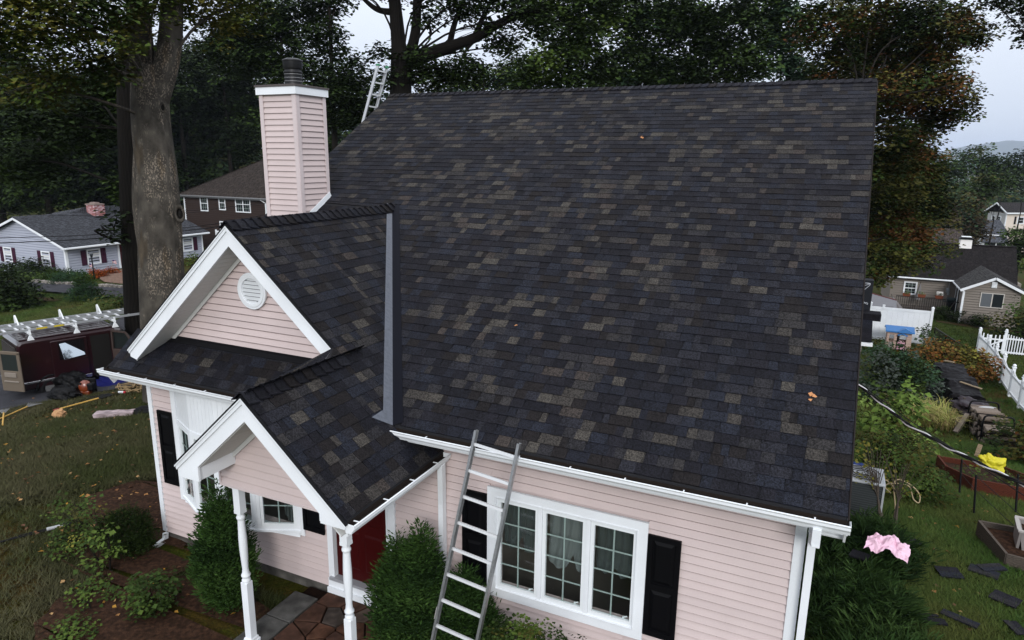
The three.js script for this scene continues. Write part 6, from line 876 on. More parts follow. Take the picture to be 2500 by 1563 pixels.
{ const c = at(2125, 1180, 13.2), t = thing('rope', 'tan rope looped over the twigs of the sapling', 'rope', c.toArray()), q = (x, y) => at(x, y, 13.2).sub(c); raw('strand', join([tube([q(2068, 1242), q(2075, 1200), q(2083, 1150), q(2090, 1134), q(2110, 1150)], 0.012, 40, 5), tube([q(2108, 1245), q(2114, 1200), q(2112, 1140), q(2120, 1133), q(2150, 1145), q(2172, 1170), q(2170, 1188), q(2158, 1180), q(2148, 1150), q(2130, 1143), q(2095, 1144), q(2090, 1150), q(2104, 1165)], 0.012, 90, 5)]), M([0.36, 0.28, 0.17], 0.9), t); }
shrub('hydrangea', 'hydrangea with broad bright green leaves by the right roof edge', 'shrub', hp(1.75, -15.6), [[-0.5, 1.0, 0, 0.65, 0.6, 0.6], [0.3, 0.9, 0.2, 0.75, 0.65, 0.65], [0.1, 1.35, -0.4, 0.7, 0.6, 0.6], [0.6, 0.5, 0.5, 0.6, 0.45, 0.5]], 0.17, [[0.05, 0.085, 0.018], [0.08, 0.125, 0.025], [0.12, 0.17, 0.04]], 819, { kind: 'big', lai: 3, ragged: 0.4 });
shrub('garden_shrub', 'large dark grey green shrub above the hydrangea', 'shrub', hp(2.6, -24), [[-0.6, 1.2, 0, 1.1, 1.2, 1.1], [0.6, 0.9, 0.3, 1.0, 0.9, 1.0], [0, 1.6, -0.3, 0.95, 0.8, 0.9]], 0.10, [G.deep, G.dark, G.blue, [0.05, 0.06, 0.05]], 823, { lai: 3.6, ragged: 0.45 });
shrub('garden_shrub', 'rounded orange tinged shrub behind the woodpile', 'shrub', hp(5.4, -31.5), [[-0.8, 0.7, 0, 1.2, 0.9, 1.1], [0.8, 0.7, 0, 1.2, 0.85, 1.1], [0, 1.0, 0, 1.2, 0.75, 1.0]], 0.12, [G.olive, G.yellow, [0.13, 0.07, 0.02], [0.15, 0.06, 0.015], G.mid], 827, { lai: 4.5 });
{ // ornamental grass
  const t = thing('ornamental_grass', 'clump of arching yellow green grass left of the woodpile', 'grass clump', hp(3.45, -21.0).toArray()), r = rng(831), p = [], c = []; for (let i = 0; i < 900; i++) { const a = r() * 6.283, L = 0.7 + 0.9 * r(), o = V((r() - 0.5) * 1.5, 0, (r() - 0.5) * 1.4), d = V(Math.cos(a), 0, Math.sin(a)), s = V(-d.z, 0, d.x).multiplyScalar(0.014), k = [0, 0.4, 0.75, 1].map((u) => o.clone().addScaledVector(d, L * 0.75 * u * u).add(V(0, L * (u - 0.55 * u * u), 0))), col = [[0.24, 0.24, 0.06], [0.36, 0.33, 0.11], [0.15, 0.19, 0.04], [0.28, 0.2, 0.09]][Math.floor(r() * 4)]; for (let j = 0; j < 3; j++) { const w = 1 - j * 0.3, w2 = 1 - (j + 1) * 0.3, A = k[j].clone().addScaledVector(s, w), Bp = k[j].clone().addScaledVector(s, -w), C = k[j + 1].clone().addScaledVector(s, -w2), D = k[j + 1].clone().addScaledVector(s, w2); p.push(...A.toArray(), ...Bp.toArray(), ...C.toArray(), ...A.toArray(), ...C.toArray(), ...D.toArray()); for (let q = 0; q < 6; q++) c.push(...col); } }
  const g = new THREE.BufferGeometry(); g.setAttribute('position', new THREE.Float32BufferAttribute(p, 3)); g.setAttribute('color', new THREE.Float32BufferAttribute(c, 3)); g.computeVertexNormals(); raw('blades', g, M([1, 1, 1], 0.8, { vertexColors: true }), t).userData.kind = 'stuff';
}
{ // covered woodpile and log rack
  const log = (t, a, b, r, s, m) => { const g = [], k = 5 + Math.floor(s() * 4); mesh('log', bar(a, b, r, r * (0.9 + 0.2 * s()), k), m, t); }, s = rng(841), barkM = [M([0.15, 0.13, 0.12], 0.95, { map: rep(T.furrow, 2) }), M([0.30, 0.26, 0.23], 0.95, { map: rep(T.wood, 2) }), M([0.38, 0.34, 0.31], 0.95, { map: rep(T.wood, 2) }), M([0.22, 0.15, 0.10], 0.9, { map: rep(T.wood, 2) })];
  { const b = hp(4.75, -24.9), t = thing('woodpile', 'long woodpile under a crumpled black tarp with sticks leaning on its end', 'woodpile', b.toArray(), 0.02), g = new THREE.BoxGeometry(1.25, 1.5, 4.6, 26, 22, 70), p = g.attributes.position;
    for (let i = 0; i < p.count; i++) { const x = p.getX(i), y = p.getY(i), z = p.getZ(i), v = (y + 0.75) / 1.5, fl = 1.12 - 0.28 * v, sag = 0.12 * smooth(0, 2.3, z) + 0.1 * noise(z * 1.1, 2); const nn = 0.10 * noise(x * 2, y * 2.2, z * 1.6) + 0.07 * Math.abs(noise(x * 4, y * 3, z * 4)); p.setXYZ(i, x * fl + nn, v * (1.35 - sag) + nn * v + (v > 0.95 ? -0.12 * x * x : 0), z + nn); } g.computeVertexNormals();
    raw('tarp', g, M([0.006, 0.005, 0.006], 0.6, { specularIntensity: 0.18 }), t); mesh('tarp_edge', tube([V(-0.75, 0.15, 2.3), V(-0.5, 0.75, 2.6), V(-0.2, 1.12, 2.62), V(0.1, 0.85, 2.68), V(0.5, 0.75, 2.62), V(0.8, 0.1, 2.4)], 0.05, 50, 6), M([0.18, 0.19, 0.2], 0.5), t);
    for (let j = 0; j < 6; j++) for (let i = 0; i < 3; i++) log(t, V(-0.55 + 0.06 * s(), 0.08 + j * 0.14, 2.45 + i * 0.14), V(0.45 + 0.1 * s(), 0.08 + j * 0.14, 2.47 + i * 0.14 + 0.05 * s()), 0.07, s, barkM[Math.floor(s() * 4)]);
    mesh('stick', beam(V(-0.35, 0.0, 2.95), V(-0.22, 1.35, 2.9), 0.08, 0.06), mat.oldWood, t); mesh('stick', beam(V(0.3, 0.1, 3.0), V(0.95, 1.05, 2.75), 0.09, 0.06), mat.oldWood, t); mesh('board', [beam(V(-0.05, 1.36, 0.8), V(0.6, 1.30, 1.25), 0.1, 0.03), ], mat.paleWood, t); mesh('board', beam(V(-0.2, 1.42, -2.1), V(0.1, 1.46, -1.8), 0.12, 0.04), mat.paleWood, t); }
  { const b = hp(5.1, -20.2), t = thing('log_rack', 'split firewood in a rack of black steel hoops', 'log rack', b.toArray(), 0.12), hoop = (z) => mesh('hoop', tube([V(-0.42, 0, z), V(-0.42, 0.95, z), V(-0.36, 1.02, z), V(0, 1.03, z), V(0.36, 1.02, z), V(0.42, 0.95, z), V(0.42, 0, z)], 0.03, 60, 8), mat.black, t); hoop(-0.75); hoop(0.75);
    for (let j = 0; j < 5; j++) for (let i = 0; i < 13; i++) { const z = -1.15 + i * 0.19 + 0.04 * s() + (j % 2) * 0.08, y = 0.12 + j * 0.165 - (i < 4 ? 0.02 * (4 - i) : 0); if (j > 3 && i > 8) continue; log(t, V(-0.36 - 0.08 * s(), y, z), V(0.36 + 0.12 * s(), y + 0.02 * s(), z + 0.06 * (s() - 0.5)), 0.075 + 0.02 * s(), s, barkM[Math.floor(s() * 3)]); }
    mesh('tarp', scene.userData.crumple(0.55, 0.2, 0.8, 44, 0.5).translate(-0.1, 0.55, -1.5), M([0.03, 0.022, 0.026], 0.5), t); mesh('tarp_edge', tube([V(-0.5, 0.3, -0.9), V(-0.1, 0.75, -0.85), V(0.4, 0.75, -1.0), V(0.5, 0.5, -1.7)], 0.05, 30, 6), M([0.45, 0.46, 0.47], 0.5), t);
    mesh('log', beam(V(-0.95, 0.05, 0.0), V(-0.5, 0.55, -0.6), 0.14, 0.12), barkM[2], t); mesh('log', beam(V(-0.85, 0.05, -0.3), V(-0.75, 0.4, -0.6), 0.14, 0.12), barkM[1], t); }
}
{ // raised bed with a clipped corner, its plants, bag and stake
  const b = hp(3.6, -12.2), t = thing('raised_bed', 'raised garden bed of red brown boards with weeds inside', 'garden bed', b.toArray()), rb2 = M([0.17, 0.055, 0.035], 0.8, { map: rep(T.wood, 1.5) }), pts = [[-0.85, -1.35], [-0.85, -0.05], [-0.45, 1.0], [0.9, 1.15], [1.15, -0.2], [0.6, -1.3]], gY = (x, z) => H(b.x + x, b.z + z) - b.y;
  pts.forEach(([x, z], i) => { const [c, d] = pts[(i + 1) % 6]; for (const k of [0, 1]) mesh('plank', beam(V(x, gY(x, z) + 0.09 + k * 0.165, z), V(c, gY(c, d) + 0.09 + k * 0.165, d), 0.04, 0.16), rb2, t); mesh('bracket', B(0.06, 0.36, 0.06, x, gY(x, z) + 0.17, z), rb2, t); });
  const s = []; for (let i = 1; i < 5; i++) s.push([V(pts[0][0], gY(...pts[0]) + 0.2, pts[0][1]), V(pts[i][0], gY(...pts[i]) + 0.2, pts[i][1]), V(pts[i + 1][0], gY(...pts[i + 1]) + 0.2, pts[i + 1][1])]); mesh('soil', quads(s), mat.soil, t);
  crown(t, [{ c: V(0, gY(0, 0) + 0.25, 0), r: [0.9, 0.16, 1.0] }, { c: V(0.6, gY(0.6, 0) + 0.28, 0.2), r: [0.5, 0.2, 0.6] }], 0.05, [G.dark, G.mid, G.fresh, G.olive], 851, { lai: 1.3, name: 'weeds' });
  const y = raw(numbered('bag'), scene.userData.crumple(0.27, 0.2, 0.17, 61, 0.6), M([0.52, 0.46, 0.02], 0.5), scene); y.position.copy(at(2342, 1098, 15.2)); y.rotation.set(0, 0.5, -0.3); tag(y, 'bright yellow plastic bag on the edge of the raised bed', 'bag');
  tag(solo('board', [beam(at(2306, 1078, 15.8), at(2316, 1050, 15.8), 0.09, 0.02)], mat.paleWood), 'pale wooden stake standing behind the raised bed', 'stake');
}
{ const t = thing('wire_fence', 'thin black garden stakes with strands of wire round the beds', 'fence', hp(2.9, -10.8).toArray()), o = t.position, tops = [[2272, 1085, 1165, 15.2], [2306, 1122, 1212, 13.9], [2405, 1120, 1210, 13.3]].map(([x, a, c, D]) => { const g = at(x - 6, c, D), h = at(x, a, D); mesh('stake', bar(g.clone().sub(o), h.clone().sub(o), 0.02), mat.black, t); return h; }); for (const k of [0.02, 0.3]) mesh('strand', join([bar(tops[0].clone().sub(o).add(V(0, -k, 0)), tops[1].clone().sub(o).add(V(0, -k, 0)), 0.006), bar(tops[1].clone().sub(o).add(V(0, -k, 0)), at(2450, 1250, 12).sub(o).add(V(0, -k, 0)), 0.006)]), mat.black, t); }
{ // angular timber planter with a box planter in it
  const b = hp(2.95, -6.75), t = thing('timber_planter', 'low grey timber bed with a bent corner at the right edge of the lawn', 'garden bed', b.toArray()), w = mat.oldWood, pts = [[-0.35, -0.75], [-0.12, 0.35], [1.2, 0.55], [1.5, -0.8]]; pts.forEach(([x, z], i) => { const [c, d] = pts[(i + 1) % 4]; mesh('plank', beam(V(x, 0.12, z), V(c, 0.12, d), 0.045, 0.28), w, t); }); mesh('soil', quads([pts.map(([x, z]) => V(x, 0.16, z))]), mat.soil, t);
  const p = thing('planter_box', 'square grey planter box standing in the timber bed', 'planter', b.clone().add(V(0.45, 0.16, -0.35)).toArray(), -0.1); for (const [x, z, ry] of [[0, 0.26, 0], [0, -0.26, 0], [0.3, 0, Math.PI / 2], [-0.3, 0, Math.PI / 2]]) mesh('side', hexa([V(-0.24, 0, -0.02), V(0.24, 0, -0.02), V(0.24, 0, 0.02), V(-0.24, 0, 0.02)], [V(-0.31, 0.34, -0.02), V(0.31, 0.34, -0.02), V(0.31, 0.34, 0.03), V(-0.31, 0.34, 0.03)]).rotateY(ry).translate(x, 0, z), M([0.22, 0.20, 0.19], 0.8), p); mesh('rim', [B(0.68, 0.03, 0.06, 0, 0.345, 0.28), B(0.68, 0.03, 0.06, 0, 0.345, -0.28), B(0.06, 0.03, 0.5, 0.32, 0.344, 0), B(0.06, 0.03, 0.5, -0.32, 0.344, 0)], M([0.34, 0.32, 0.30], 0.8), p); mesh('soil', BB(-0.28, 0.2, -0.25, 0.28, 0.26, 0.25), mat.soil, p);
}
shrub('garden_shrub', 'dark bush at the right edge between the log rack and the raised bed', 'shrub', hp(5.2, -16.6), [[0, 0.6, 0, 0.9, 0.7, 0.8], [0.8, 0.7, 0, 0.8, 0.7, 0.8]], 0.09, [G.deep, G.dark, G.olive, G.rust], 857, { lai: 3 });
{ // service drop: thick twisted cable and thin companions
  const cab = (label, parts) => { const c = parts[0][0][2].clone(), t = thing('service_cable', label, 'cable', c.toArray()); parts.forEach(([pts, r, m, n]) => mesh(n, tube(pts.map((p) => p.clone().sub(c)), r, 90, 6), m, t)); };
  const P0 = [at(2000, 885, 12.4), at(2060, 935, 12), at(2140, 1000, 11.3), at(2240, 1058, 10.6), at(2330, 1103, 10), at(2470, 1172, 9.2)], tw = (k) => P0.flatMap((p, i) => i === 5 ? [p] : [0, 0.25, 0.5, 0.75].map((u) => p.clone().lerp(P0[i + 1], u).add(V(0, 0.022 * Math.sin((i + u) * 7 + k), 0.022 * Math.cos((i + u) * 7 + k)))));
  cab('thick twisted black and bare service cable running down to the right edge', [[tw(0), 0.014, mat.rubber, 'insulated_strand'], [tw(3.1), 0.012, M([0.7, 0.7, 0.72], 0.4, { metalness: 0.6 }), 'bare_strand'], [tw(1.6), 0.014, mat.rubber, 'insulated_strand']]);
  cab('thin black cable hanging below the thick service cable', [[[at(2000, 880, 12.4), at(2130, 980, 11.6), at(2290, 1085, 10.5), at(2470, 1205, 9.4)], 0.008, mat.rubber, 'strand']]);
}
// white picket fence running down the right boundary, with balls on its posts
{
  const posts = [[7.65, -38.4], [7.72, -36.2], [7.66, -33.9], [7.58, -31.6], [7.5, -29.3], [7.4, -27.0], [7.3, -24.7], [7.2, -22.4]], gp = B(0.035, 1, 0.075), cap = new THREE.ConeGeometry(0.045, 0.07, 4);
  const mk = (label, P, H0) => { const t = thing('picket_fence', label, 'fence', hp(P[0][0], P[0][1]).toArray()), o = t.position, pg = metric(RB(0.05, 1, 0.03, 0.008));
    P.forEach(([x, z], i) => { const q = hp(x, z).sub(o); const ps = mesh('fence_post', [RB(0.13, H0 + 0.12, 0.13, 0.012, q.x, q.y + H0 / 2, q.z), RB(0.17, 0.04, 0.17, 0.01, q.x, q.y + H0 + 0.07, q.z)], mat.white, t); mesh('post_ball', new THREE.SphereGeometry(0.075, 14, 10).translate(q.x, q.y + H0 + 0.15, q.z), mat.white, ps);
      if (i + 1 < P.length) { const [c, d] = P[i + 1], e = hp(c, d).sub(o), L = Math.hypot(c - x, d - z), n = Math.round(L / 0.125), ry = Math.atan2(-(d - z), c - x); for (const h of [0.16, H0 - 0.32]) mesh('fence_rail', beam(q.clone().add(V(0, h, 0)), e.clone().add(V(0, h, 0)), 0.05, 0.09), mat.white, t);
        for (let k = 1; k < n; k++) { const u = k / n, p = q.clone().lerp(e, u), dip = H0 - 0.04 - 0.2 * Math.sin(u * Math.PI), m = piece('picket', pg, mat.white, t, p.x, p.y + dip / 2 + 0.05, p.z, 0, ry, 0); m.scale.y = dip - 0.06; } } }); };
  mk('white picket fence with ball topped posts going down the right side of the yard', posts, 1.25);
  mk('white picket fence across the far end by the gate, right edge', [[8.9, -38.6], [10.9, -38.6], [12.9, -38.6]], 1.25);
  const t = thing('garden_gate', 'white picket gate with a diagonal brace between two fences', 'gate', hp(7.75, -38.5).toArray()), o = t.position, q = hp(8.8, -38.5).sub(o); for (let i = 0; i < 6; i++) mesh('picket', RB(0.06, 1.05 - 0.12 * Math.sin(i / 5 * 3.14), 0.03, 0.008, lerp(0.1, q.x, i / 5), lerp(0, q.y, i / 5) + 0.62, 0), mat.white, t); mesh('fence_rail', [beam(V(0.05, 0.25, 0), V(q.x, q.y + 0.25, 0), 0.04, 0.08), beam(V(0.05, 0.85, 0), V(q.x, q.y + 0.85, 0), 0.04, 0.08)], mat.white, t); mesh('brace', beam(V(0.05, 0.28, 0.03), V(q.x, q.y + 0.84, 0.03), 0.03, 0.07), mat.white, t);
}
{ // white vinyl privacy panel
  const y0 = H(3.6, -38.5) + 0.1, t = thing('privacy_fence', 'solid white vinyl fence panel behind the toy playhouse', 'fence', [3.65, y0, -38.5]), n = 11; for (let i = 0; i < n; i++) mesh('board', RB(3.05 / n - 0.004, 1.85, 0.03, 0.006, -1.525 + 3.05 * (i + 0.5) / n, 1.0 + 0.0, 0), mat.white, t); mesh('fence_rail', [RB(3.05, 0.16, 0.06, 0.012, 0, 1.93, 0.004)], mat.white, t); mesh('fence_rail', [RB(3.05, 0.16, 0.06, 0.012, 0, 0.12, 0.004)], mat.white, t); for (const x of [-1.58, 1.58]) mesh('fence_post', [RB(0.13, 2.25, 0.13, 0.01, x, 1.08, 0), CY(0.1, 0.01, 0.08, x, 2.24, 0, 4)], mat.white, t); mesh('fence_post', RB(0.13, 0.25, 0.13, 0.01, -0.9, 2.02, 0), mat.white, t);
}
{ // toy playhouse
  const t = thing('playhouse', 'beige toy playhouse with a bright blue roof and a pink half door', 'playhouse', [3.58, H(3.5, -36.5) + 0.05, -36.5]), be = M([0.34, 0.25, 0.21], 0.8), tan = M([0.46, 0.33, 0.27], 0.7), w = 1.2, wall = mesh('wall', [BB(-0.6, 0, -0.02, -0.5, 0.95, 0.02), BB(-0.26, 0, -0.02, -0.12, 0.95, 0.02), BB(-0.5, 0, -0.02, -0.26, 0.42, 0.02), BB(-0.6, 0.84, -0.021, 0.6, 1.02, 0.019), BB(0.34, 0, -0.02, 0.6, 0.95, 0.02), BB(-0.6, 0, -1.0, -0.56, 1.0, -0.02), BB(0.56, 0, -1.0, 0.6, 1.0, -0.02), BB(-0.56, 0, -1.0, 0.56, 0.4, -0.96), BB(-0.56, 0.85, -1.0, 0.56, 1.0, -0.96), BB(-0.1, 0, -1.0, 0.1, 1.0, -0.96)], be, t);
  for (let k = 0; k < 7; k++) for (const [a, b] of [[-0.61, -0.5], [-0.26, -0.12], [0.36, 0.61]]) mesh('siding_board', BB(a, 0.03 + k * 0.125, 0.02, b, 0.03 + k * 0.125 + 0.1, 0.05), tan, wall); for (let k = 0; k < 4; k++) mesh('stone_panel', RB(0.24, 0.09, 0.05, 0.02, -0.38, 0.06 + k * 0.1, 0.03), M([0.26, 0.24, 0.22], 0.9), wall);
  const bl = M([0.045, 0.17, 0.42], 0.5); mesh('roof', [hexa([V(-0.72, 1.0, 0.12), V(0.72, 1.0, 0.12), V(0.72, 1.2, -0.5), V(-0.72, 1.2, -0.5)], [V(-0.72, 1.07, 0.12), V(0.72, 1.07, 0.12), V(0.72, 1.27, -0.5), V(-0.72, 1.27, -0.5)]), hexa([V(-0.72, 1.2, -0.5), V(0.72, 1.2, -0.5), V(0.72, 1.0, -1.1), V(-0.72, 1.0, -1.1)], [V(-0.72, 1.27, -0.5), V(0.72, 1.27, -0.5), V(0.72, 1.07, -1.1), V(-0.72, 1.07, -1.1)]), solid([[-0.08, 1.02], [0.62, 1.02], [0.62, 1.08], [0.24, 1.28], [-0.08, 1.08]], 0.3).translate(0, 0, -0.1)], bl, t); mesh('door_hood', [beam(V(-0.1, 0.86, 0.1), V(0.12, 0.97, 0.1), 0.14, 0.06), beam(V(0.12, 0.97, 0.1), V(0.38, 0.85, 0.1), 0.14, 0.06)], bl, t);
  mesh('door', [RB(0.38, 0.36, 0.05, 0.02, 0.12, 0.2, 0.04), CY(0.19, 0.19, 0.05, 0.12, 0.38, 0.04, 20, Math.PI / 2)], M([0.55, 0.30, 0.36], 0.6), t);
}
{ // black chain link run
  const t = thing('chain_link_fence', 'black chain link fence running down beside the white panel', 'fence', hp(5.45, -38.2).toArray()), o = t.position, P = [[5.45, -38.2], [5.75, -36.2], [6.1, -34.2]].map(([x, z]) => hp(x, z).sub(o)), g = []; P.forEach((p) => mesh('fence_post', bar(p, p.clone().add(V(0, 1.25, 0)), 0.035), mat.black, t)); mesh('top_rail', [bar(P[0].clone().add(V(0, 1.22, 0)), P[1].clone().add(V(0, 1.22, 0)), 0.03), bar(P[1].clone().add(V(0, 1.22, 0)), P[2].clone().add(V(0, 1.22, 0)), 0.03)], mat.black, t);
  for (let s = 0; s < 2; s++) for (let k = 0; k < 40; k++) for (const d of [1, -1]) { const a = P[s].clone().lerp(P[s + 1], clamp(k / 40, 0, 1)), b = P[s].clone().lerp(P[s + 1], clamp((k + d * 12) / 40, 0, 1)); g.push(bar(a.add(V(0, 0.02, 0)), b.add(V(0, 1.2, 0)), 0.004, 0.004, 3)); } const w = mesh('mesh_wire', g, mat.black, t); w.userData.kind = 'stuff';
}
shrub('garden_shrub', 'leafy sapling before the right end of the white panel', 'shrub', hp(4.95, -36.8), [[0, 0.7, 0, 0.55, 0.7, 0.5], [0.1, 1.2, 0, 0.35, 0.5, 0.35]], 0.13, [G.dark, G.mid, [0.06, 0.08, 0.06]], 861, { lai: 2.2 });
shrub('ground_cover', 'tall yellow green weeds right of the playhouse', 'plants', hp(4.9, -33.6), [[0, 0.4, 0, 0.9, 0.55, 0.8], [-0.6, 0.3, 0.6, 0.6, 0.45, 0.6]], 0.12, [G.olive, G.fresh, G.yellow], 865, { lai: 2.6 });
shrub('ground_cover', 'low green plants left of the playhouse', 'plants', hp(2.5, -35.6), [[0, 0.4, 0, 0.5, 0.5, 0.5]], 0.12, [G.olive, G.mid, G.fresh], 869, { lai: 3 });
// ---------------------------------------------------------------- tan neighbour
{
  const b = [8, -4.5, -50], h = thing('tan_house', 'tan clapboard house with a black roof, rear wing and white chimney', 'house', b), tm = M([0.215, 0.187, 0.16], 0.75), rm = roofM([0.032, 0.027, 0.027], 0.5), rg = roofM([0.085, 0.082, 0.08], 0.5), eY = 2.75, rY = 4.75;
  mesh('wall', [BB(-4.2, -0.8, -9, 3.6, eY, -0.062), BB(-0.09, -0.8, 0, 2.95, 2.8, 3.438), solid([[-0.15, 2.8], [2.95, 2.8], [1.42, 3.55]], 0.2).translate(0, 0, 3.235)], tm, h);
  mesh('siding', [...clap(0, eY - 0.1, () => -4.2, () => -0.15, 0.17, at4(0, 0, 0)), ...clap(0, 3.5, (y) => y < 2.8 ? -0.15 : 1.42 - (3.55 - y) * 2.05, (y) => y < 2.8 ? 2.95 : 1.42 + (3.55 - y) * 2.05, 0.17, at4(0, 0, 3.5)), ...clap(0, 2.7, () => -3.5, () => 0, 0.17, at4(-0.16, 0, 0, -Math.PI / 2))], tm, h).userData.kind = 'stuff';
  const L = Math.hypot(5.2, rY - eY), S = V(0, (rY - eY) / L, -5.2 / L), N = V(0, 5.2 / L, (rY - eY) / L);
  mesh('roof', [...courses(V(0, eY, 0.4), V(1, 0, 0), S, N, () => -4.5, (v) => lerp(3.3, 3.9, v / L), Math.ceil(L / 0.16), 0.16), hexa([V(-4.5, eY - 0.1, -10), V(3.9, eY - 0.1, -10), V(3.9, rY - 0.1, -4.8), V(-4.5, rY - 0.1, -4.8)], [V(-4.5, eY, -10), V(3.9, eY, -10), V(3.9, rY, -4.8), V(-4.5, rY, -4.8)]), beam(V(-4.5, rY + 0.02, -4.8), V(3.9, rY + 0.02, -4.8), 0.3, 0.06)], rm, h);
  const sl = 0.5, aY = 3.62; for (const s of [-1, 1]) { const Sx = V(-s, sl, 0).normalize(), Nx = V(s * sl, 1, 0).normalize(), w = 1.85, Ls = w * Math.hypot(1, sl); mesh('wing_roof', courses(V(1.42 + s * w, aY - sl * w, 3.75), V(0, 0, -1), Sx, Nx, () => 0, (v) => 4.0 + v * 0.8, Math.ceil(Ls / 0.16), 0.16), rg, h); mesh('rake_board', beam(V(1.42, aY - 0.1, 3.76), V(1.42 + s * w, aY - 0.1 - sl * w, 3.76), 0.05, 0.16), mat.white, h); }
  mesh('gutter', [RB(4.4, 0.1, 0.12, 0.03, -2.35, eY - 0.06, 0.42), beam(V(-0.42, eY - 0.1, 0.4), V(-0.42, eY - 0.1, 3.6), 0.1, 0.1)], mat.trim, h); mesh('downspout', [beam(V(-0.40, eY - 0.1, 3.6), V(-0.18, 2.5, 3.55), 0.09, 0.09), BB(-0.24, 0, 3.46, -0.12, 2.5, 3.58)], mat.white, h);
  farWindow(h, at4(-2.95, 1.9, 0.03), 0.85, 0.95, { grid: 3 }); const wf = M([0.5, 0.47, 0.43], 0.7), w2 = mesh('window', [BB(0.77, 1.56, 3.5, 0.82, 2.53, 3.56), BB(2.02, 1.56, 3.5, 2.07, 2.53, 3.56), BB(0.82, 2.48, 3.5, 2.02, 2.53, 3.558), BB(0.82, 1.56, 3.5, 2.02, 1.61, 3.558), BB(1.39, 1.61, 3.5, 1.45, 2.48, 3.555)], wf, h); mesh('pane', BB(0.82, 1.61, 3.5, 2.02, 2.48, 3.53), mat.farGlass, w2); mesh('screen', BB(0.80, 1.62, 3.535, 1.38, 2.48, 3.55), M([0.10, 0.11, 0.12], 0.4), w2);
  mesh('gable_vent', [RB(0.3, 0.4, 0.05, 0.01, 1.42, 3.08, 3.55), ...[0, 1, 2, 3].map((i) => B(0.24, 0.03, 0.03, 1.42, 2.95 + i * 0.08, 3.58, 0.5))], mat.white, h); mesh('door_frame', [BB(-0.2, 0.3, 0.4, -0.17, 2.4, 0.5), BB(-0.2, 0.3, 1.35, -0.17, 2.4, 1.45), BB(-0.2, 2.3, 0.5, -0.17, 2.4, 1.35)], mat.white, h); mesh('door', BB(-0.19, 0.3, 0.5, -0.175, 2.3, 1.35), mat.farGlass, h);
  mesh('electric_meter', [RB(0.22, 0.35, 0.12, 0.03, -0.62, 1.95, 0.08), CY(0.09, 0.09, 0.1, -0.62, 2.0, 0.16, 14, Math.PI / 2), RB(0.14, 0.16, 0.1, 0.02, -0.56, 1.7, 0.08)], M([0.22, 0.24, 0.25], 0.4), h); mesh('conduit', BB(-0.6, 2.1, 0.04, -0.57, 2.7, 0.07), M([0.4, 0.4, 0.4], 0.5), h);
  const ch = mesh('chimney', hexa([V(0.25, 3.9, -4.9), V(1.05, 3.9, -4.9), V(1.05, 3.9, -4.2), V(0.25, 3.9, -4.2)], [V(0.28, 5.2, -4.88), V(1.02, 5.2, -4.88), V(1.02, 5.2, -4.22), V(0.28, 5.2, -4.22)]), M([0.80, 0.78, 0.75], 0.9), h); mesh('chimney_cap', [BB(0.2, 5.2, -4.95, 1.1, 5.27, -4.15), BB(0.3, 5.27, -4.85, 1.0, 5.32, -4.25)], mat.black, ch); mesh('chimney_lid', BB(0.34, 5.36, -4.8, 0.96, 5.4, -4.3), mat.trim, ch); mesh('vent_pipe', [CY(0.06, 0.06, 0.35, -0.85, 3.55, -1.4, 10), CY(0.2, 0.08, 0.08, -0.85, 3.36, -1.35, 10)], mat.flashing, h); mesh('vent_boot', B(0.34, 0.03, 0.24, -0.85, 3.32, -1.25, 0.37), mat.trim, h);
}
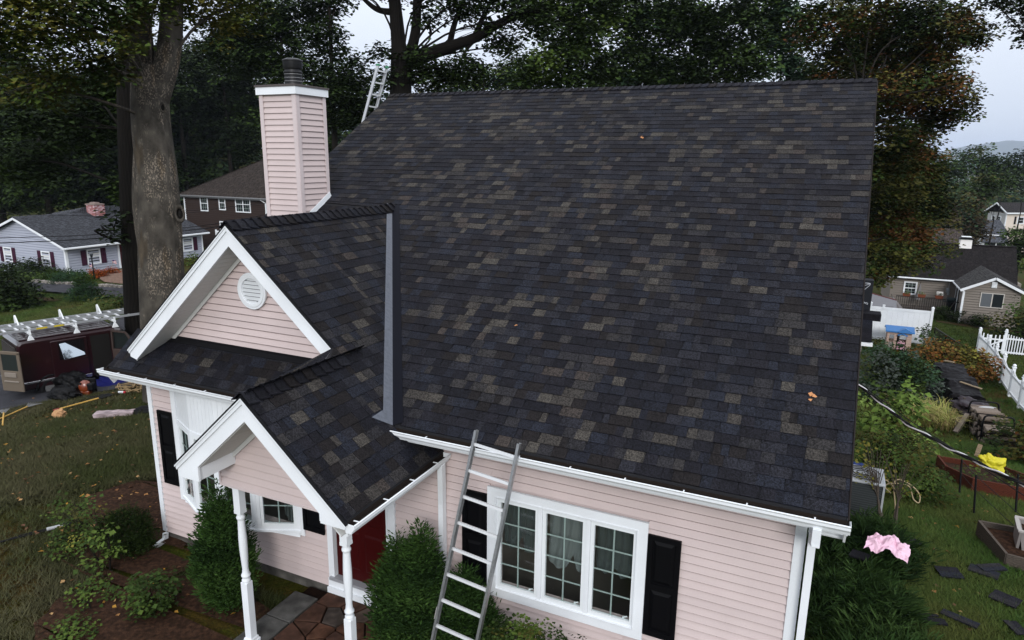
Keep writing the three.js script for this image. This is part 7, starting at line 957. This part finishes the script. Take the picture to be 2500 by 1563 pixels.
{ // deck with rail, pots, umbrellas, grill
  const d = thing('deck', 'dark deck with a thin railing along the tan house', 'deck', [5.6, -4.4, -48.4]), dk = M([0.03, 0.026, 0.024], 0.8); for (let i = 0; i < 10; i++) mesh('plank', BB(-1.5, 0.55, -1.4 + i * 0.15, 1.9, 0.59, -1.4 + i * 0.15 + 0.14), M([0.09, 0.075, 0.065], 0.8), d); mesh('deck_rail', [BB(-1.5, 1.42, 0.1, 1.5, 1.48, 0.16), BB(-1.5, 0.65, 0.11, 1.5, 0.69, 0.15)], dk, d); for (let i = 0; i <= 22; i++) mesh('baluster', BB(-1.49 + i * 0.135, 0.6, 0.115, -1.49 + i * 0.135 + 0.03, 1.42, 0.145), dk, d); mesh('steps', [BB(1.75, 0, 0.2, 2.7, 0.14, 0.9), BB(1.75, 0.14, 0.2, 2.7, 0.3, 0.62), BB(1.75, 0.3, 0.2, 2.7, 0.46, 0.4)], M([0.12, 0.11, 0.10], 0.9), d); mesh('stair_rail', [beam(V(1.75, 1.0, 0.9), V(2.1, 1.4, 0.1), 0.05, 0.05), BB(2.1, 1.3, 0.1, 3.1, 1.36, 0.16), BB(1.72, 0.2, 0.88, 1.77, 1.0, 0.93), BB(2.9, 0.2, 0.1, 2.95, 1.3, 0.15)], dk, d);
  const pot = (x, l, g) => { const t = thing('flower_box', l, 'planter', [x, -2.92, -48.27]); mesh('box', hexa([V(-0.2, 0, -0.08), V(0.2, 0, -0.08), V(0.2, 0, 0.08), V(-0.2, 0, 0.08)], [V(-0.25, 0.2, -0.11), V(0.25, 0.2, -0.11), V(0.25, 0.2, 0.11), V(-0.25, 0.2, 0.11)]), M([0.17, 0.055, 0.03], 0.8), t); crown(t, [{ c: V(0, 0.25, 0), r: [0.22, 0.12, 0.1] }], 0.06, g, 871 + Math.round(x * 10), { lai: 4, name: 'plant' }); };
  pot(4.72, 'terracotta flower box on the left of the deck rail', [G.mid, G.fresh]); pot(5.65, 'terracotta flower box with bright green plant on the middle of the rail', [G.fresh, [0.12, 0.2, 0.03]]); pot(6.7, 'terracotta flower box on the right of the deck rail', [G.mid, G.dark]);
  { const t = thing('cushion', 'white cushion propped behind the right flower box', 'cushion', [6.75, -2.62, -48.5], 0.1); mesh('pad', RB(0.42, 0.32, 0.1, 0.045, 0, 0.0, 0, -0.5), M([0.5, 0.48, 0.45], 0.9), t); }
  const umb = (l, p, tip, r) => { const t = thing('patio_umbrella', l, 'umbrella', p.toArray()), e = tip.clone().sub(p), g = new THREE.ConeGeometry(r, e.length(), 12, 6, true), q = g.attributes.position; for (let i = 0; i < q.count; i++) { const a = Math.atan2(q.getZ(i), q.getX(i)), k = 1 + 0.25 * Math.cos(a * 6); q.setX(i, q.getX(i) * k); q.setZ(i, q.getZ(i) * k); } g.translate(0, e.length() / 2, 0); g.computeVertexNormals(); g.applyQuaternion(new THREE.Quaternion().setFromUnitVectors(V(0, 1, 0), e.clone().normalize())); mesh('canopy', g, M([0.17, 0.16, 0.16], 0.85), t); mesh('pole', bar(e.clone().multiplyScalar(-0.3), e.clone().multiplyScalar(1.06), 0.025), mat.oldWood, t); };
  umb('folded grey umbrella standing right of the tan house window', V(5.55, -3.3, -49.4), V(5.6, -2.0, -49.4), 0.2); umb('folded striped grey umbrella leaning left of the deck rail', V(4.35, -3.9, -48.0), V(3.8, -2.9, -48.1), 0.24);
  { const t = thing('grill', 'dark gas grill at the top of the deck steps', 'grill', [7.6, -3.85, -48.9]); mesh('cart', RB(0.6, 0.6, 0.45, 0.03, 0, 0.35, 0), mat.black, t); mesh('lid', [RB(0.7, 0.28, 0.5, 0.1, 0, 0.82, 0), RB(1.1, 0.04, 0.4, 0.01, 0, 0.68, 0)], M([0.02, 0.03, 0.032], 0.35), t); }
  { const t = thing('shed', 'low shed with a slanting grey roof left of the deck', 'shed', [3.1, -4.35, -46.8]); mesh('wall', BB(-0.7, 0, -0.6, 0.8, 0.9, 0.6), M([0.12, 0.12, 0.125], 0.8), t); mesh('roof', hexa([V(-0.85, 0.85, 0.7), V(1.0, 0.55, 0.7), V(1.0, 1.15, -0.7), V(-0.85, 1.55, -0.7)], [V(-0.85, 0.9, 0.7), V(1.0, 0.6, 0.7), V(1.0, 1.2, -0.7), V(-0.85, 1.6, -0.7)]), M([0.15, 0.15, 0.16], 0.8), t); mesh('ridge_strip', beam(V(-0.85, 1.6, -0.72), V(1.0, 1.2, -0.72), 0.12, 0.06), M([0.10, 0.035, 0.035], 0.8), t); }
  [[6.9, -47.2, 0.5, 'clipped dark bush left of the deck steps'], [7.85, -46.6, 0.48, 'clipped dark bush right of the deck steps'], [8.9, -45.9, 0.5, 'clipped dark bush under the wing window']].forEach(([x, z, r, l], i) => shrub('garden_shrub', l, 'shrub', hp(x, z), [[0, 0.42, 0, r, 0.5, r]], 0.09, [G.deep, G.dark, G.mid], 881 + i * 3, { lai: 6, ragged: 0.12, stems: 0 }));
  sheet('flower_bed', [[6.5, -46.6], [11.2, -45.6], [11.2, -44.9], [8, -45.4], [6.5, -46.1]], mat.soil, 'dark earth along the foot of the tan house wing', 0.07, 0.5);
}
shrub('garden_shrub', 'large loose dark bush on the right edge before the tan house wing', 'shrub', foot(2395, 39.5, 770), [[0, 1.0, 0, 1.3, 1.3, 1.2], [0.8, 1.9, 0, 1.1, 1.3, 1.0], [1.6, 1.2, 0, 1.2, 1.4, 1.1], [-0.6, 0.5, 0.5, 1.0, 0.6, 0.9]], 0.15, [G.deep, G.dark, G.olive, G.mid], 891, { lai: 2.6, ragged: 0.55, stems: 8, sr: 0.03 });
// houses and plants beyond the tan roof
{
  const base = (x, y, D) => { const p = at(x, y, D); return p; };
  { const p = at(2348, 580, 84), t = thing('white_cottage', 'small white cottage with a blue grey roof behind the white chimney', 'house', [p.x, p.y, p.z]), kk = t.scale.setScalar(0.62), gm = M([0.62, 0.64, 0.66], 0.7); mesh('wall', [BB(-2.2, -4, -5, 2.0, 1.0, -0.02)], gm, t); mesh('porch', [BB(-1.8, -2.0, 0, -1.68, 0.6, 0.1), BB(0.2, -2.0, 0, 0.35, 0.6, 0.1), BB(1.75, -2.0, 0, 1.95, 0.6, 0.1), BB(-1.8, -2.2, 0, 1.95, -1.2, 0.08), BB(-1.8, -0.4, 0, 1.95, -0.3, 0.09)], mat.white, t); mesh('window', [BB(-1.66, -0.3, 0, 0.18, 0.5, 0.04), BB(0.37, -1.2, 0, 1.73, 0.5, 0.04)], mat.farGlass, t); mesh('roof', [hexa([V(-2.4, 0.6, 0.5), V(2.2, 0.6, 0.5), V(2.0, 1.8, -1.2), V(-2.2, 1.8, -1.2)], [V(-2.4, 0.7, 0.5), V(2.2, 0.7, 0.5), V(2.0, 1.9, -1.2), V(-2.2, 1.9, -1.2)]), hexa([V(-2.4, 1.9, -1.0), V(2.2, 1.9, -1.0), V(1.0, 4.6, -4), V(-1.2, 4.6, -4)], [V(-2.4, 2.0, -1.0), V(2.6, 1.95, -1.0), V(1.0, 4.75, -4), V(-1.2, 4.75, -4)])], roofM([0.15, 0.16, 0.185], 0.5), t); mesh('fascia', [beam(V(-2.4, 1.98, -0.98), V(2.6, 1.9, -0.98), 0.1, 0.18)], mat.white, t); }
  { const p = at(2378, 504, 150).sub(V(-2.6 * 0.85 * Math.cos(0.55), 2.2 * 0.85, 2.6 * 0.85 * Math.sin(0.55))), t = thing('white_house', 'tall white house with a dark roof on the far right slope', 'house', [p.x, p.y, p.z], 0.55), kk = t.scale.setScalar(0.85), cream = M([0.66, 0.58, 0.50], 0.8); mesh('wall', [BB(-2.6, -8, -6, 9, 2.2, 0), ], cream, t); mesh('side_wall', BB(-2.64, -8, -6, -2.6, 2.2, -0.05), M([0.45, 0.45, 0.44], 0.8), t); mesh('roof', [hexa([V(-3.2, 2.2, 0.7), V(9.5, 2.2, 0.7), V(9.5, 4.6, -3), V(-3.2, 4.6, -3)], [V(-3.2, 2.4, 0.7), V(9.5, 2.4, 0.7), V(9.5, 4.8, -3), V(-3.2, 4.8, -3)]), hexa([V(-3.2, 4.6, -3), V(9.5, 4.6, -3), V(9.5, 2.2, -6.7), V(-3.2, 2.2, -6.7)], [V(-3.2, 4.8, -3), V(9.5, 4.8, -3), V(9.5, 2.4, -6.7), V(-3.2, 2.4, -6.7)])], roofM([0.05, 0.045, 0.045], 0.5), t); mesh('fascia', [beam(V(-3.2, 2.25, 0.75), V(9.5, 2.25, 0.75), 0.12, 0.35), beam(V(-3.25, 2.25, 0.7), V(-3.25, 4.65, -3), 0.12, 0.3), beam(V(-3.25, 4.65, -3), V(-3.25, 2.25, -6.7), 0.12, 0.3)], mat.white, t); farWindow(t, at4(1.6, 0.4, 0.05), 2, 1.9, { frame: 0.25 }); farWindow(t, at4(-2.7, 0.6, -2, -Math.PI / 2), 1.2, 1.6, { frame: 0.25 }); farWindow(t, at4(-2.7, 0.6, -4, -Math.PI / 2), 1.2, 1.6, { frame: 0.25 }); mesh('shutter', BB(-0.2, -0.6, 0.03, 0.3, 1.4, 0.1), mat.black, t); mesh('porch_roof', [BB(-0.5, -2.2, 0, 9, -1.8, 2.2)], roofM([0.12, 0.11, 0.105], 0.5), t); mesh('corner_board', BB(-2.72, -8, -0.15, -2.5, 2.2, 0.12), mat.white, t); mesh('balcony', [BB(-4.0, -3.4, -5.6, -2.6, -3.2, -3.8), BB(-4.0, -3.2, -5.6, -3.9, -2.3, -3.8)], mat.white, t); }
  { const p = at(2180, 608, 76), t = thing('pink_brick_house', 'salmon brick house showing in bits through the maple leaves', 'house', [p.x, p.y, p.z]); mesh('wall', BB(-3.5, -4, -4, 3.6, 1.4, 0), M([0.50, 0.30, 0.24], 0.9, { map: rep(T.roofing, 0.8) }), t); mesh('roof', hexa([V(-4, 1.4, 0.5), V(4, 1.4, 0.5), V(3.5, 3.0, -2.5), V(-3.5, 3.0, -2.5)], [V(-4, 1.5, 0.5), V(4, 1.5, 0.5), V(3.5, 3.1, -2.5), V(-3.5, 3.1, -2.5)]), roofM([0.1, 0.08, 0.07], 0.5), t); farWindow(t, at4(-1.2, -0.6, 0.03), 1.2, 1.3); farWindow(t, at4(1.6, -0.6, 0.03), 1.2, 1.3); }
  { const p = at(2265, 606, 62), t = thing('parked_car', 'white car roof showing over the tan ridge beside the chimney', 'car', [p.x, p.y - 1.35, p.z]); mesh('body', [solid([[-2.1, 0.35], [2.1, 0.35], [2.15, 0.8], [1.4, 0.95], [0.8, 1.42], [-0.9, 1.45], [-1.6, 1.0], [-2.15, 0.9]], 1.5, 0.08).translate(0, 0, -0.75)], M([0.6, 0.62, 0.64], 0.25, { clearcoat: 1 }), t); mesh('window', [solid([[1.2, 0.97], [0.72, 1.36], [-0.8, 1.38], [-1.4, 1.0]], 1.56, 0.01).translate(0, 0, -0.78)], mat.farGlass, t); for (const x of [-1.35, 1.35]) for (const z of [-0.7, 0.7]) mesh('wheel', new THREE.TorusGeometry(0.22, 0.1, 8, 20).translate(x, 0.3, z), mat.rubber, t); }
  shrub('garden_shrub', 'round green bush between the white chimney and the cottage', 'shrub', at(2318, 598, 68).add(V(0, -1.2, 0)), [[0, 0.9, 0, 1.2, 1.1, 1.1]], 0.2, [G.dark, G.mid], 901, { stems: 0 });
  shrub('hedge', 'low hedge along the ridge line right of the white chimney', 'hedge', at(2370, 606, 66).add(V(0, -1.2, 0)), [[-1.2, 0.8, 0, 1.5, 0.7, 0.8], [1, 0.7, 0, 1.6, 0.7, 0.8], [2.8, 0.5, 0, 1.2, 0.6, 0.8]], 0.2, [G.mid, G.fresh, G.dark], 905, { stems: 0 });
  { const p = at(2408, 598, 72), t = thing('picnic_table', 'dark red table on the far lawn at the right edge', 'table', [p.x, p.y - 0.8, p.z]); mesh('table_top', BB(-0.9, 0.72, -0.5, 0.9, 0.8, 0.5), M([0.16, 0.03, 0.03], 0.7), t); for (const x of [-0.7, 0.7]) for (const z of [-0.35, 0.35]) mesh('leg', BB(x - 0.05, 0, z - 0.05, x + 0.05, 0.72, z + 0.05), M([0.12, 0.03, 0.03], 0.7), t); }
}
// ---------------------------------------------------------------- grass and fallen leaves
{
  const r = rng(950), tuft = (() => { const p = []; for (let i = 0; i < 7; i++) { const a = r() * 6.283, L = 0.05 + 0.05 * r(), x = (r() - 0.5) * 0.09, z = (r() - 0.5) * 0.09, dx = Math.cos(a), dz = Math.sin(a), w = 0.004; p.push(x - dz * w, 0, z + dx * w, x + dz * w, 0, z - dx * w, x + dx * L * 0.8, L * 0.75, z + dz * L * 0.8); } const g = new THREE.BufferGeometry(); g.setAttribute('position', new THREE.Float32BufferAttribute(p, 3)); g.computeVertexNormals(); return g; })();
  const no = [[-10.1, -15.4, -0.3, 0], [-6.9, -0.5, -4.5, 2.65]], beds = [[[-20.3, -2.2], [-20.6, -3.9], [-20.1, -4.6], [-19.4, -5.5], [-18.4, -6.6], [-18, -9], [-20, -14], [-24, -19.5], [-33, -21.5], [-33, -17], [-28, -10], [-27, -4], [-28, 0]], [[-9.9, 0.9], [-8.8, 0.25], [-7.35, 0.1], [-6.95, 0.35], [-6.9, 2.4], [-8.6, 2.6], [-9.6, 1.9]], [[-12.6, -0.9], [-11.2, -3.2], [-10.2, -2.2], [-10, -0.45], [-8.6, -0.45], [-9.3, 0.8], [-10.6, 0.6]], [[-33, -21.6], [-33, -18.6], [-41, -20.2], [-47, -19.6], [-60, -20.5], [-60, -23.5], [-50, -21.9], [-44, -22.2], [-38, -22.6]]];
  const M4 = [], cols = [], q = new THREE.Quaternion(), c = new THREE.Color(), inView = (p) => { const d = p.clone().sub(EYE), z = d.dot(CAM.f); return z > 2 && Math.abs(d.dot(CAM.r)) < z * 0.79 && d.dot(CAM.u) < z * 0.5 && -d.dot(CAM.u) < z * 0.52; };
  let tries = 0; while (M4.length < 190000 && tries++ < 1500000) {
    const left = r() < 0.62, D = 8 + 40 * Math.pow(r(), 1.5), sx = left ? lerp(-80, 560, r()) : lerp(1880, 2500, r()), dir = CAM.f.clone().addScaledVector(CAM.r, (sx - 1209) / CAM.k), x = EYE.x + dir.x * D + (r() - 0.5), z = EYE.z + dir.z * D + (r() - 0.5) * 1.5;
    if (no.some(([a, b, e, f]) => x > a && x < e && z > b && z < f) || beds.some((p) => inside(p, x, z))) continue; const p = V(x, H(x, z) - 0.02, z); if (!inView(p)) continue;
    const bare = smooth(0.02, 0.26, fbm(x * 0.23 + 9, z * 0.23 + 4, 4) + 0.16 * (1 - smooth(1, 5, Math.abs(x + 13) + Math.abs(z + 2) * 0.7)) - 0.06 * smooth(-3, 4, x)); if (r() < bare * 0.85) continue;
    q.setFromAxisAngle(V(0, 1, 0), r() * 6.283); const s = (0.7 + 0.8 * r()) * (1 + D * 0.018); M4.push(new THREE.Matrix4().compose(p, q, V(s * 1.2, s * (0.7 + 0.5 * r()), s * 1.2)));
    const lush = smooth(-8, 2, x) * 0.7 + 0.6 * smooth(-26, -34, x), dry = clamp(0.5 + 1.6 * fbm(x * 0.6, z * 0.6, 3) + 0.5 * (r() - 0.5), 0, 1), v = 0.6 + 0.8 * r(); cols.push([lerp(lerp(0.034, 0.062, dry), lerp(0.036, 0.062, dry), lush) * v, lerp(lerp(0.042, 0.058, dry), 0.080, lush) * v, lerp(lerp(0.014, 0.030, dry), 0.016, lush) * v]);
  }
  const im = new THREE.InstancedMesh(tuft, grassMat, M4.length); M4.forEach((m, i) => { im.setMatrixAt(i, m); im.setColorAt(i, c.setRGB(...cols[i])); }); im.name = 'grass'; im.receiveShadow = true; tag(im, 'short patchy lawn grass on both sides of the house', null, null, 'stuff'); scene.add(im);
  const lf = leafGeo(1, 0.001, 0.09, 5, { wide: 0.4, up: 0.95, droop: 0 }), L4 = [], lc = []; let n = 0; while (L4.length < 900 && n++ < 20000) { const left = r() < 0.6, D = 8.5 + 18 * r(), sx = left ? lerp(-60, 540, r()) : lerp(1900, 2480, r()), dir = CAM.f.clone().addScaledVector(CAM.r, (sx - 1209) / CAM.k), x = EYE.x + dir.x * D, z = EYE.z + dir.z * D; if (no.some(([a, b, e, f]) => x > a && x < e && z > b && z < f)) continue; const p = V(x, H(x, z) + 0.045, z); if (!inView(p)) continue; q.setFromEuler(new THREE.Euler((r() - 0.5) * 0.8, r() * 6.28, (r() - 0.5) * 0.8)); const s = 0.5 + 0.8 * r() * r(); L4.push(new THREE.Matrix4().compose(p, q, V(s, s, s))); lc.push([[0.26, 0.13, 0.05], [0.16, 0.075, 0.035], [0.36, 0.22, 0.10], [0.10, 0.05, 0.03], [0.30, 0.16, 0.03]][Math.floor(r() * 5)]); }
  const fl = new THREE.InstancedMesh(lf, leafMat, L4.length); L4.forEach((m, i) => { fl.setMatrixAt(i, m); fl.setColorAt(i, c.setRGB(...lc[i])); }); fl.name = 'fallen_leaves'; tag(fl, 'brown fallen leaves strewn over the lawn', null, null, 'stuff'); scene.add(fl);
  const sN = V(0, 7.722, MAIN.yr - MAIN.ye).normalize(), dead = M([0.46, 0.22, 0.10], 0.8); // three leaves lying on the roof
  [[-0.44, -1.18, 0.055, 'tan fallen leaf low on the right of the main roof'], [-4.13, -1.63, 0.022, 'tiny fallen leaf on the middle of the main roof'], [-3.69, -5.97, 0.04, 'small rusty leaf high on the main roof below the ridge']].forEach(([x, z, s, l], i) => { const g = leafGeo(3, s * 0.5, s, 70 + i, { wide: 0.5, up: 0.95, droop: 0, fold: 0.5 }); g.applyQuaternion(new THREE.Quaternion().setFromUnitVectors(V(0, 1, 0), sN)); const o = raw(numbered('fallen_leaf'), g, dead, scene); o.position.set(x, mainAt(z), z).addScaledVector(sN, 0.025); tag(o, l, 'leaf'); });
}
scene.fog = new THREE.FogExp2(new THREE.Color(0.72, 0.82, 1.0), 0.00011);
renderer.render(scene, camera);
